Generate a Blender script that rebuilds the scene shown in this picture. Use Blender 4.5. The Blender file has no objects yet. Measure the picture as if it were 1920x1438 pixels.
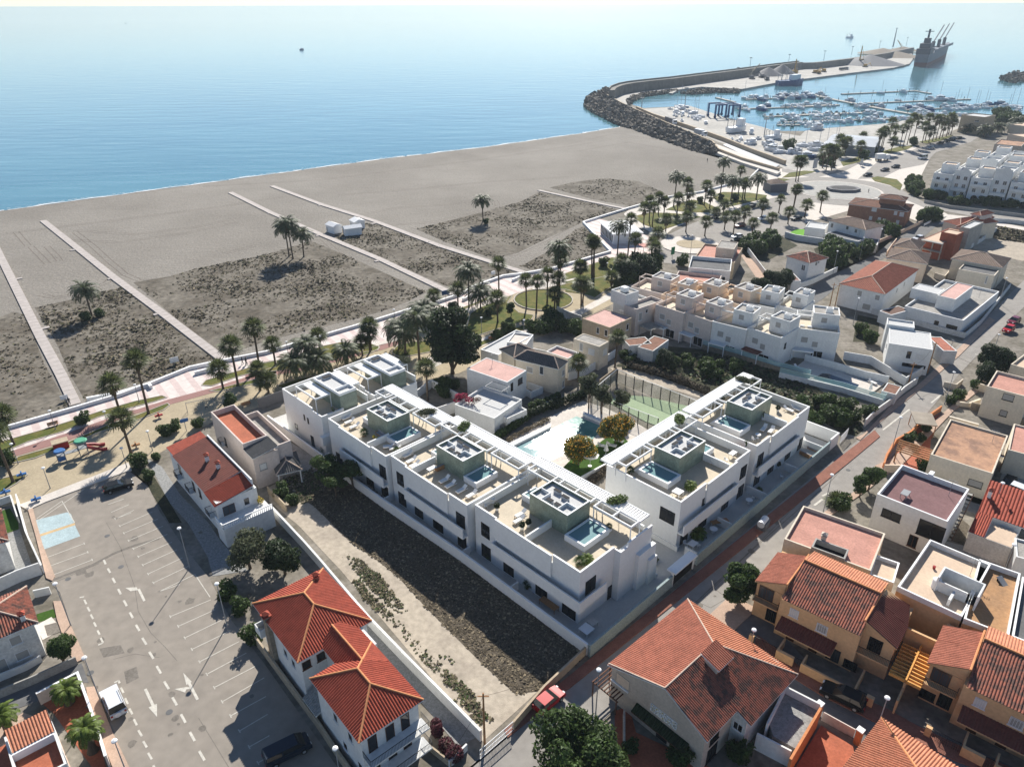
import bpy,math,random
import numpy as np
from mathutils import Vector,Matrix
random.seed(7)
S=bpy.context.scene
C=S.collection
# --- camera
F,CX,CY,HOR,H,ROLL=1370.0,960.0,719.0,8.0,70.0,0.0038
PT=math.atan((CY-HOR)/F)
sp,cp=math.sin(PT),math.cos(PT)
cd=bpy.data.cameras.new("camera")
cam=bpy.data.objects.new("camera",cd)
C.objects.link(cam)
Rv,Fv,Dv=Vector((1,0,0)),Vector((0,cp,-sp)),Vector((0,-sp,-cp))
xr=(Rv+Dv*ROLL).normalized()
dn=(Dv-Rv*ROLL).normalized()
M=Matrix((xr,-dn,-Fv)).transposed().to_4x4()
M.translation=Vector((0,0,H))
cam.matrix_world=M
cd.sensor_fit='HORIZONTAL'
cd.sensor_width=36
cd.lens=36*F/1920.0
cd.clip_start=0.5
cd.clip_end=200000
S.camera=cam
# --- world, sun, exposure
SUN_EL,SUN_AZ=math.radians(34),math.radians(4.75)
w=bpy.data.worlds.new("World")
S.world=w
w.use_nodes=True
nt=w.node_tree
sky=nt.nodes.new('ShaderNodeTexSky')
sky.sky_type='NISHITA'
sky.sun_disc=False
sky.sun_elevation=SUN_EL
sky.sun_rotation=SUN_AZ
sky.air_density=1.0
sky.altitude=1500
sky.dust_density=0.15
sky.ozone_density=3.0
nt.nodes['Background'].inputs[1].default_value=0.07
nt.links.new(sky.outputs[0],nt.nodes['Background'].inputs[0])
sl=bpy.data.lights.new('sun','SUN')
sl.energy=5.0
sl.angle=math.radians(0.5)
sl.color=(1.0,0.95,0.87)
so=bpy.data.objects.new('sun',sl)
C.objects.link(so)
sd=Vector((math.sin(SUN_AZ)*math.cos(SUN_EL),math.cos(SUN_AZ)*math.cos(SUN_EL),math.sin(SUN_EL)))
so.rotation_euler=sd.to_track_quat('Z','Y').to_euler()
so.location=(0,0,200)
S.view_settings.view_transform='Standard'
S.view_settings.look='None'
S.view_settings.exposure=0.8
S.view_settings.gamma=1.0
S.render.engine='CYCLES'
# --- picture <-> place
def ray(px,py):
 X,Y=px-CX,py-CY
 x,y=X-ROLL*Y,Y+ROLL*X
 return Vector((x,F*cp-y*sp,-(F*sp+y*cp)))
def P(px,z=0.0):
 d=ray(*px)
 t=(H-z)/-d.z
 return Vector((d.x*t,d.y*t,z))
def height_at(base,py,zb=0.0):
 g=P(base,zb)
 y=py-CY+ROLL*(base[0]-CX)
 hz=g.y*(y*cp+F*sp)/(F*cp-y*sp)
 return H-hz-zb
def K(x0,y0,s):
 return lambda x,y:(x0+x/s,y0+y/s)
K1=K(0,960,3.008);K2=K(460,960,3.008);K3=K(940,960,3.008);K4=K(1400,960,3.008)
L1=K(0,600,3.784);L2=K(460,620,4.23);L3=K(820,640,4.493);L4=K(1120,660,3.595);L5=K(860,840,3.785)
M1=K(1060,0,4.23);M2=K(1480,20,4.364);M3=K(1060,300,4.364);M4=K(1480,320,4.364);M5=K(1480,620,3.995)
N1=K(1080,480,4.571);N2=K(680,440,4.364);N3=K(0,380,4.0);N4=K(420,320,2.824);N5=K(0,0,1.745)
Z4=K(1600,860,7.19);Z5=K(80,1060,5.136);Z6=K(460,1060,3.804);Z7=K(1660,1000,5.992);Z8=K(1560,520,7.19)
FULL=K(0,0,1.0)
# --- materials
MATS={}
def mat(name,col,rough=0.8,var=0.12,scale=0.6,bump=0.0,bscale=None,metal=0.0,spec=0.22,col2=None,island=False,c2pos=(0.4,0.65),detail=4,stain=0.0,coat=0.0):
 m=bpy.data.materials.new(name)
 m.use_nodes=True
 n,l=m.node_tree.nodes,m.node_tree.links
 b=n['Principled BSDF']
 b.inputs['Roughness'].default_value=rough
 b.inputs['Metallic'].default_value=metal
 b.inputs['Specular IOR Level'].default_value=spec
 if coat:
  b.inputs['Coat Weight'].default_value=coat
  b.inputs['Coat Roughness'].default_value=0.08
 tc=n.new('ShaderNodeTexCoord')
 nz=n.new('ShaderNodeTexNoise')
 nz.inputs['Scale'].default_value=scale
 nz.inputs['Detail'].default_value=detail
 nz.inputs['Roughness'].default_value=0.65
 l.new(tc.outputs['Object'],nz.inputs['Vector'])
 ramp=n.new('ShaderNodeValToRGB')
 e=ramp.color_ramp.elements
 c2=col2 if col2 else tuple(c*(1-var)for c in col)
 if not col2:
  e[0].position,e[1].position=0.3,0.7
  e[0].color=(*c2,1)
  e[1].color=(*[min(1,c*(1+var*.5))for c in col],1)
 else:
  e[0].position,e[1].position=c2pos
  e[0].color=(*col,1)
  e[1].color=(*col2,1)
 l.new(nz.outputs['Fac'],ramp.inputs['Fac'])
 out=ramp.outputs['Color']
 if col2 or stain:
  nf=n.new('ShaderNodeTexNoise')
  nf.inputs['Scale'].default_value=scale*7
  nf.inputs['Detail'].default_value=3
  l.new(tc.outputs['Object'],nf.inputs['Vector'])
  mr=n.new('ShaderNodeMapRange')
  mr.inputs[1].default_value,mr.inputs[2].default_value=0.3,0.7
  mr.inputs[3].default_value,mr.inputs[4].default_value=1-max(var,stain),1+var*.4
  l.new(nf.outputs['Fac'],mr.inputs[0])
  mx=n.new('ShaderNodeMix');mx.data_type='RGBA';mx.blend_type='MULTIPLY'
  mx.inputs[0].default_value=1
  l.new(out,mx.inputs[6]);l.new(mr.outputs[0],mx.inputs[7])
  out=mx.outputs[2]
 if island:
  gi=n.new('ShaderNodeNewGeometry')
  mr=n.new('ShaderNodeMapRange')
  mr.inputs[3].default_value,mr.inputs[4].default_value=0.55,1.45
  l.new(gi.outputs['Random Per Island'],mr.inputs[0])
  mx=n.new('ShaderNodeMix');mx.data_type='RGBA';mx.blend_type='MULTIPLY'
  mx.inputs[0].default_value=1
  l.new(out,mx.inputs[6]);l.new(mr.outputs[0],mx.inputs[7])
  out=mx.outputs[2]
 l.new(out,b.inputs['Base Color'])
 if island and(name.startswith('leaf')or name.startswith('flower')):
  tb=n.new('ShaderNodeBsdfTranslucent');l.new(out,tb.inputs['Color'])
  ms=n.new('ShaderNodeMixShader');ms.inputs[0].default_value=0.35
  l.new(b.outputs[0],ms.inputs[1]);l.new(tb.outputs[0],ms.inputs[2]);l.new(ms.outputs[0],n['Material Output'].inputs['Surface'])
 if bump:
  bn=n.new('ShaderNodeTexNoise')
  bn.inputs['Scale'].default_value=bscale or scale*8
  bn.inputs['Detail'].default_value=5
  l.new(tc.outputs['Object'],bn.inputs['Vector'])
  bp=n.new('ShaderNodeBump')
  bp.inputs['Strength'].default_value=min(1,bump)
  bp.inputs['Distance'].default_value=0.05 if bump<=1 else 0.05*bump
  l.new(bn.outputs['Fac'],bp.inputs['Height'])
  l.new(bp.outputs['Normal'],b.inputs['Normal'])
 MATS[name]=m
 return m
def glassy(name,col,rough=0.08,alpha=1.0,trans=0.0):
 m=bpy.data.materials.new(name)
 m.use_nodes=True
 b=m.node_tree.nodes['Principled BSDF']
 b.inputs['Base Color'].default_value=(*col,1)
 b.inputs['Roughness'].default_value=rough
 b.inputs['Specular IOR Level'].default_value=0.6
 b.inputs['Transmission Weight'].default_value=trans
 b.inputs['Alpha'].default_value=alpha
 MATS[name]=m
 return m
mat('white_wall',(0.72,0.72,0.70),0.85,0.10,0.35,0.15,12,stain=.07)
mat('old_white_wall',(0.66,0.65,0.62),0.9,0.2,0.5,0.2,10,stain=.15)
mat('cgi_white',(0.74,0.74,0.72),0.8,0.05,0.3,0.08,14,stain=.04)
mat('cap_white',(0.80,0.80,0.79),0.7,0.05,0.5)
mat('cream_wall',(0.67,0.59,0.47),0.9,0.12,0.4,0.2,10,stain=.1)
mat('beige_wall',(0.54,0.46,0.38),0.9,0.15,0.5,0.25,8,stain=.12)
mat('peach_wall',(0.72,0.57,0.43),0.9,0.10,0.4,0.2,10,stain=.08)
mat('pinkish_wall',(0.64,0.55,0.49),0.9,0.12,0.4,0.2,10,stain=.1)
mat('ochre_wall',(0.64,0.41,0.22),0.9,0.12,0.4,0.2,10,stain=.1)
mat('orange_wall',(0.60,0.24,0.10),0.9,0.15,0.4,0.2,10,stain=.1)
mat('stone_cream',(0.47,0.38,0.27),0.9,0.2,1.5,0.5,6,stain=.2)
mat('stone_wall',(0.30,0.25,0.19),0.95,0.35,1.8,1.0,5,stain=.4)
mat('brown_brick',(0.33,0.17,0.11),0.9,0.2,1.0,0.4,12,stain=.2)
mat('raw_brick',(0.32,0.10,0.06),0.9,0.3,1.5,0.5,10,stain=.3)
mat('concrete',(0.38,0.37,0.34),0.9,0.2,0.6,0.3,8,stain=.15)
mat('grey_stone_cladding',(0.34,0.42,0.42),0.9,0.35,5.0,0.6,20,stain=.3)
mat('green_stone',(0.205,0.26,0.205),0.4,0.35,0.9,0.1,5,stain=.2,spec=.6)
mat('terrace_floor',(0.52,0.445,0.335),0.75,0.10,0.6,0.1,6,stain=.08)
mat('patio_floor',(0.50,0.49,0.46),0.75,0.08,0.5,stain=.06)
mat('white_gravel_roof',(0.55,0.55,0.54),0.95,0.15,4.0,0.4,30,stain=.15)
mat('grey_roof',(0.36,0.34,0.31),0.95,0.25,0.7,0.3,10,stain=.2)
mat('pink_roof',(0.52,0.27,0.21),0.95,0.18,0.5,0.2,8,stain=.18)
mat('pale_pink_roof',(0.60,0.38,0.33),0.95,0.14,0.5,0.2,8,stain=.12)
mat('purple_roof',(0.20,0.11,0.11),0.9,0.15,0.5,0.1,8,stain=.1)
mat('tan_roof',(0.46,0.27,0.17),0.95,0.1,0.35,0.3,6,col2=(0.28,0.17,0.12),c2pos=(0.42,0.6),stain=.2)
mat('beige_roof',(0.60,0.46,0.34),0.95,0.10,0.4,0.2,8,stain=.1)
mat('brown_roof',(0.42,0.24,0.12),0.95,0.10,0.4,0.3,8,col2=(0.33,0.20,0.11),stain=.2)
mat('terracotta_floor',(0.42,0.13,0.07),0.85,0.2,0.6,0.2,8,stain=.15)
mat('tile_red',(0.37,0.078,0.045),0.8,0.25,1.2,0.3,14,stain=.25)
mat('tile_salmon',(0.42,0.15,0.095),0.85,0.25,1.0,0.3,14,stain=.3)
mat('tile_orange',(0.56,0.235,0.135),0.85,0.22,1.0,0.3,14,stain=.3)
mat('tile_old',(0.33,0.12,0.08),0.9,0.3,1.2,0.4,14,col2=(0.13,0.075,0.06),c2pos=(0.45,0.6),stain=.3)
mat('tile_brown',(0.24,0.12,0.08),0.9,0.3,1.2,0.4,14,stain=.3)
mat('tile_darkred',(0.17,0.055,0.04),0.75,0.2,0.8,0.2,10,stain=.2)
mat('tile_dusky',(0.30,0.22,0.17),0.9,0.3,0.8,0.4,14,stain=.3)
mat('tile_grey',(0.10,0.10,0.10),0.8,0.2,0.8,0.3,10,stain=.2)
mat('ridge_orange',(0.62,0.27,0.12),0.85,0.2,2.0)
mat('ridge_pale',(0.55,0.42,0.33),0.9,0.2,2.0)
mat('frame_dark',(0.018,0.018,0.022),0.7,0.1,spec=.1)
mat('frame_white',(0.7,0.7,0.7),0.5,0.05)
mat('frame_brown',(0.10,0.045,0.025),0.6,0.2)
mat('shutter_grey',(0.34,0.33,0.31),0.7,0.08,2)
mat('shutter_white',(0.62,0.62,0.60),0.7,0.08,2)
mat('iron_black',(0.02,0.02,0.02),0.5,0.1)
mat('iron_white',(0.68,0.68,0.68),0.5,0.1)
mat('steel_grey',(0.27,0.28,0.29),0.6,0.1)
mat('timber',(0.36,0.19,0.09),0.8,0.25,3)
mat('timber_ochre',(0.66,0.33,0.09),0.8,0.2,3)
mat('timber_dark',(0.12,0.06,0.04),0.8,0.25,3)
mat('timber_grey',(0.13,0.13,0.14),0.8,0.15,3)
mat('asphalt_lot',(0.265,0.235,0.20),0.95,0.14,0.10,0.4,30,col2=(0.295,0.262,0.222),c2pos=(0.35,0.7),stain=.12,detail=8)
mat('asphalt_road',(0.275,0.255,0.23),0.95,0.14,0.10,0.4,30,col2=(0.31,0.29,0.265),c2pos=(0.35,0.7),stain=.12,detail=8)
mat('asphalt_patch',(0.20,0.18,0.155),0.95,0.2,0.6,0.3,30,stain=.25)
mat('asphalt_dark',(0.15,0.15,0.15),0.95,0.15,0.2,0.3,30,stain=.12)
mat('pavement_red',(0.27,0.12,0.085),0.95,0.2,0.8,0.2,8,stain=.2)
mat('pavement_pink',(0.47,0.34,0.26),0.95,0.15,0.8,0.2,8,stain=.15)
mat('pavement_pale',(0.60,0.55,0.49),0.9,0.12,0.5,0.1,8,stain=.1)
mat('kerb',(0.42,0.38,0.33),0.9,0.15,1.0)
mat('cycle_path',(0.30,0.17,0.15),0.95,0.1,0.5,stain=.1)
mat('road_paint',(0.60,0.57,0.50),0.8,0.22,2.0,stain=.2)
mat('blue_paint',(0.40,0.50,0.52),0.85,0.15,0.6,stain=.2)
mat('ochre_paint',(0.52,0.37,0.20),0.85,0.2,1.0)
mat('town_earth',(0.25,0.225,0.19),1.0,0.25,0.2,0.6,3,col2=(0.14,0.125,0.095),c2pos=(0.4,0.65),stain=.2)
mat('pale_dirt',(0.45,0.39,0.31),1.0,0.2,0.2,0.5,4,col2=(0.36,0.31,0.25),stain=.15)
mat('scrub_earth',(0.115,0.095,0.07),1.0,0.4,0.5,1.5,5,col2=(0.16,0.135,0.10),c2pos=(0.5,0.75),stain=.5)
mat('garden_gravel',(0.42,0.35,0.24),1.0,0.15,0.4,0.3,10,stain=.15)
mat('grey_gravel',(0.33,0.33,0.32),1.0,0.35,3.0,0.6,10,stain=.4)
mat('lawn',(0.085,0.105,0.020),1.0,0.25,0.3,1.0,8,col2=(0.20,0.155,0.045),c2pos=(0.42,0.72),stain=.25)
mat('lawn_green',(0.045,0.10,0.012),1.0,0.25,0.5,0.8,12,stain=.2)
mat('bright_lawn',(0.13,0.33,0.03),1.0,0.15,0.5,0.5,12,stain=.15)
mat('dark_garden',(0.030,0.034,0.018),1.0,0.4,0.6,1.5,4,col2=(0.075,0.07,0.04),stain=.4)
mat('court_green',(0.28,0.355,0.22),0.9,0.08,0.3,stain=.08)
mat('rock',(0.155,0.135,0.11),0.95,0.4,0.25,0.8,2,island=True)
mat('rock_pale',(0.30,0.26,0.21),0.95,0.3,0.25,0.8,2,island=True)
mat('quay_concrete',(0.44,0.42,0.38),0.95,0.2,0.05,0.2,2,stain=.15)
mat('breakwater_concrete',(0.20,0.185,0.16),0.95,0.2,0.05,0.2,2,stain=.2)
mat('trunk',(0.115,0.085,0.06),0.95,0.3,3,1.0,12)
mat('leaf_palm',(0.10,0.12,0.045),0.55,0.3,0.5,island=True,spec=.2)
mat('leaf_date',(0.085,0.105,0.05),0.55,0.3,0.5,island=True,spec=.2)
mat('leaf_yellowpalm',(0.12,0.17,0.03),0.55,0.3,0.5,island=True,spec=.2)
mat('dead_leaf',(0.16,0.115,0.065),0.9,0.3,0.5,island=True)
mat('leaf_dark',(0.035,0.055,0.022),0.6,0.35,0.6,island=True)
mat('leaf_mid',(0.065,0.105,0.03),0.6,0.35,0.6,island=True)
mat('leaf_olive',(0.105,0.120,0.065),0.65,0.3,0.6,island=True)
mat('leaf_light',(0.12,0.17,0.05),0.6,0.3,0.6,island=True)
mat('leaf_flame',(0.12,0.14,0.03),0.6,0.3,0.6,island=True)
mat('flower_orange',(0.62,0.33,0.04),0.7,0.3,0.9,island=True)
mat('flower_magenta',(0.45,0.03,0.10),0.7,0.3,0.9,island=True)
mat('leaf_purple',(0.10,0.03,0.04),0.7,0.3,0.9,island=True)
mat('scrub',(0.095,0.078,0.055),1.0,0.3,0.3,island=True)
mat('scrub_green',(0.12,0.115,0.06),1.0,0.3,0.3,island=True)
mat('scrub_dry',(0.22,0.18,0.12),1.0,0.3,0.3,island=True)
mat('boat_white',(0.72,0.73,0.74),0.35,0.08,0.8,spec=.5)
mat('boat_grey',(0.42,0.44,0.46),0.4,0.1,0.8)
mat('boat_blue',(0.03,0.09,0.22),0.4,0.1,0.8)
mat('boat_teal',(0.05,0.14,0.15),0.4,0.1,0.8)
mat('ship_red',(0.12,0.025,0.025),0.6,0.15,0.1)
mat('ship_blue',(0.03,0.045,0.07),0.6,0.15,0.1)
mat('ship_grey',(0.10,0.125,0.16),0.6,0.15,0.1)
mat('fabric_white',(0.74,0.73,0.70),0.9,0.05,1)
mat('cushion_grey',(0.30,0.31,0.33),0.9,0.1,2)
mat('car_black',(0.010,0.011,0.013),0.4,0.05,spec=.15)
mat('car_navy',(0.015,0.025,0.042),0.4,0.05,spec=.2)
mat('car_white',(0.66,0.68,0.70),0.3,0.04,spec=.5,coat=.5)
mat('car_red',(0.42,0.008,0.012),0.3,0.05,spec=.3)
mat('car_maroon',(0.16,0.012,0.02),0.25,0.05,spec=.5,coat=.3)
mat('car_silver',(0.38,0.40,0.42),0.3,0.05,metal=.5,spec=.6,coat=.5)
mat('tyre',(0.015,0.015,0.015),0.85,0.1)
mat('play_red',(0.32,0.03,0.03),0.5,0.1)
mat('play_blue',(0.05,0.15,0.36),0.5,0.1)
mat('play_green',(0.10,0.36,0.22),0.5,0.1)
mat('play_yellow',(0.55,0.42,0.06),0.5,0.1)
mat('sign_green',(0.02,0.20,0.08),0.5,0.05)
mat('salmon_canopy',(0.55,0.27,0.23),0.9,0.1)
mat('skin',(0.45,0.28,0.20),0.6,0.05)
mat('cloth_dark',(0.03,0.03,0.04),0.9,0.1)
mat('crane_yellow',(0.45,0.26,0.05),0.6,0.2)
mat('glass_balustrade_edge',(0.45,0.62,0.60),0.3,0.05)
glassy('pane_dark',(0.012,0.013,0.015),0.06)
glassy('pane_grey',(0.06,0.07,0.08),0.08)
glassy('car_glass',(0.015,0.018,0.02),0.04)
glassy('balustrade_glass',(0.42,0.62,0.62),0.1,0.45)
glassy('court_glass',(0.42,0.46,0.40),0.1,0.16)
def water_mat(name,col,rough,bsc,bst,stretch=(1,1,1),bdist=0.1,rot=0,floor=None,deep=None):
 m=bpy.data.materials.new(name)
 m.use_nodes=True
 n,l=m.node_tree.nodes,m.node_tree.links
 b=n['Principled BSDF']
 b.inputs['Base Color'].default_value=(*col,1)
 b.inputs['Roughness'].default_value=rough
 b.inputs['IOR'].default_value=1.33
 tc=n.new('ShaderNodeTexCoord')
 mp=n.new('ShaderNodeMapping')
 mp.inputs['Scale'].default_value=stretch
 mp.inputs['Rotation'].default_value=(0,0,rot)
 l.new(tc.outputs['Object'],mp.inputs[0])
 nz=n.new('ShaderNodeTexNoise')
 nz.inputs['Scale'].default_value=bsc
 nz.inputs['Detail'].default_value=3
 l.new(mp.outputs[0],nz.inputs['Vector'])
 bp=n.new('ShaderNodeBump')
 bp.inputs['Strength'].default_value=bst
 bp.inputs['Distance'].default_value=bdist
 l.new(nz.outputs['Fac'],bp.inputs['Height'])
 l.new(bp.outputs['Normal'],b.inputs['Normal'])
 if deep:
  n2=n.new('ShaderNodeTexNoise')
  n2.inputs['Scale'].default_value=deep[1]
  l.new(mp.outputs[0],n2.inputs['Vector'])
  r=n.new('ShaderNodeValToRGB')
  r.color_ramp.elements[0].color=(*col,1)
  r.color_ramp.elements[1].color=(*deep[0],1)
  r.color_ramp.elements[0].position,r.color_ramp.elements[1].position=.35,.65
  l.new(n2.outputs['Fac'],r.inputs[0]);l.new(r.outputs[0],b.inputs['Base Color'])
 MATS[name]=m
 return m
water_mat('sea',(0.06,0.175,0.215),0.10,0.05,0.5,(0.6,2.0,1),0.55,math.radians(-12),deep=((0.08,0.21,0.245),0.012))
water_mat('harbour_water',(0.02,0.085,0.13),0.07,0.12,0.25,(1,2,1),0.3)
water_mat('pool_water',(0.09,0.22,0.19),0.06,0.8,0.2,(1,1,1),0.05,deep=((0.17,0.34,0.29),0.25))
water_mat('jacuzzi_water',(0.17,0.29,0.30),0.06,2.5,0.15,(1,1,1),0.03)
water_mat('shallow_water',(0.34,0.44,0.41),0.08,1.5,0.4,(1,1,1),0.05,deep=((0.46,0.52,0.48),0.8))
water_mat('dark_pool',(0.015,0.03,0.055),0.06,0.8,0.2,(1,1,1),0.03)
def stripe_mat(name,c1,c2,period,duty=0.5,gap=(0.3,0.27,0.24)):
 m=bpy.data.materials.new(name)
 m.use_nodes=True
 n,l=m.node_tree.nodes,m.node_tree.links
 b=n['Principled BSDF']
 b.inputs['Roughness'].default_value=0.9
 tc=n.new('ShaderNodeTexCoord')
 sx=n.new('ShaderNodeSeparateXYZ')
 l.new(tc.outputs['Object'],sx.inputs[0])
 mt=n.new('ShaderNodeMath');mt.operation='DIVIDE';mt.inputs[1].default_value=period
 l.new(sx.outputs['X'],mt.inputs[0])
 fr=n.new('ShaderNodeMath');fr.operation='FRACT'
 l.new(mt.outputs[0],fr.inputs[0])
 gt=n.new('ShaderNodeMath');gt.operation='GREATER_THAN';gt.inputs[1].default_value=duty
 l.new(fr.outputs[0],gt.inputs[0])
 nz=n.new('ShaderNodeTexNoise');nz.inputs['Scale'].default_value=0.8;nz.inputs['Detail'].default_value=6
 l.new(tc.outputs['Object'],nz.inputs['Vector'])
 mr=n.new('ShaderNodeMapRange')
 mr.inputs[1].default_value,mr.inputs[2].default_value,mr.inputs[3].default_value,mr.inputs[4].default_value=.3,.7,.85,1.08
 l.new(nz.outputs[0],mr.inputs[0])
 mx=n.new('ShaderNodeMix');mx.data_type='RGBA'
 mx.inputs[6].default_value=(*c1,1);mx.inputs[7].default_value=(*c2,1)
 l.new(gt.outputs[0],mx.inputs[0])
 m2=n.new('ShaderNodeMix');m2.data_type='RGBA';m2.blend_type='MULTIPLY';m2.inputs[0].default_value=1
 l.new(mx.outputs[2],m2.inputs[6]);l.new(mr.outputs[0],m2.inputs[7])
 l.new(m2.outputs[2],b.inputs['Base Color'])
 MATS[name]=m
stripe_mat('promenade_paving',(0.62,0.55,0.51),(0.55,0.44,0.41),3.2,0.6)
stripe_mat('boardwalk_planks',(0.42,0.375,0.345),(0.34,0.30,0.27),2.4,0.85)
def sand_mat():
 m=bpy.data.materials.new('sand')
 m.use_nodes=True
 n,l=m.node_tree.nodes,m.node_tree.links
 b=n['Principled BSDF']
 b.inputs['Roughness'].default_value=1.0
 b.inputs['Specular IOR Level'].default_value=0.1
 tc=n.new('ShaderNodeTexCoord')
 def noise(sc,det,stretch=None,rot=0):
  z=n.new('ShaderNodeTexNoise');z.inputs['Scale'].default_value=sc;z.inputs['Detail'].default_value=det;z.inputs['Roughness'].default_value=.6
  if stretch:
   mp=n.new('ShaderNodeMapping');mp.inputs['Scale'].default_value=stretch;mp.inputs['Rotation'].default_value=(0,0,rot)
   l.new(tc.outputs['Object'],mp.inputs[0]);l.new(mp.outputs[0],z.inputs['Vector'])
  else:
   l.new(tc.outputs['Object'],z.inputs['Vector'])
  return z
 big=noise(0.02,5)
 r=n.new('ShaderNodeValToRGB')
 r.color_ramp.elements[0].color=(0.215,0.195,0.168,1);r.color_ramp.elements[1].color=(0.275,0.252,0.220,1)
 r.color_ramp.elements[0].position,r.color_ramp.elements[1].position=.35,.65
 l.new(big.outputs[0],r.inputs[0])
 tr=noise(0.6,8,(0.22,1.0,1),math.radians(-36))
 mr=n.new('ShaderNodeMapRange')
 mr.inputs[1].default_value,mr.inputs[2].default_value,mr.inputs[3].default_value,mr.inputs[4].default_value=.3,.7,.93,1.05
 l.new(tr.outputs[0],mr.inputs[0])
 m1=n.new('ShaderNodeMix');m1.data_type='RGBA';m1.blend_type='MULTIPLY';m1.inputs[0].default_value=1
 l.new(r.outputs[0],m1.inputs[6]);l.new(mr.outputs[0],m1.inputs[7])
 sp2=noise(1.6,6);mr3=n.new('ShaderNodeMapRange')
 mr3.inputs[1].default_value,mr3.inputs[2].default_value,mr3.inputs[3].default_value,mr3.inputs[4].default_value=.3,.7,.72,1.2
 l.new(sp2.outputs[0],mr3.inputs[0])
 m3=n.new('ShaderNodeMix');m3.data_type='RGBA';m3.blend_type='MULTIPLY';m3.inputs[0].default_value=1
 l.new(m1.outputs[2],m3.inputs[6]);l.new(mr3.outputs[0],m3.inputs[7])
 l.new(m3.outputs[2],b.inputs['Base Color'])
 fn=noise(0.9,6)
 bp=n.new('ShaderNodeBump');bp.inputs['Strength'].default_value=0.9;bp.inputs['Distance'].default_value=0.35
 l.new(fn.outputs[0],bp.inputs['Height']);l.new(bp.outputs[0],b.inputs['Normal'])
 MATS['sand']=m
sand_mat()
mat('wet_sand',(0.16,0.135,0.11),0.9,0.15,0.08,stain=.1)
mat('dune_ground',(0.19,0.168,0.135),1.0,0.4,0.10,1.5,1.5,col2=(0.105,0.088,0.065),c2pos=(0.42,0.62),stain=.45,detail=8)
mat('foam',(0.75,0.76,0.76),0.8,0.1,0.5)
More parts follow.
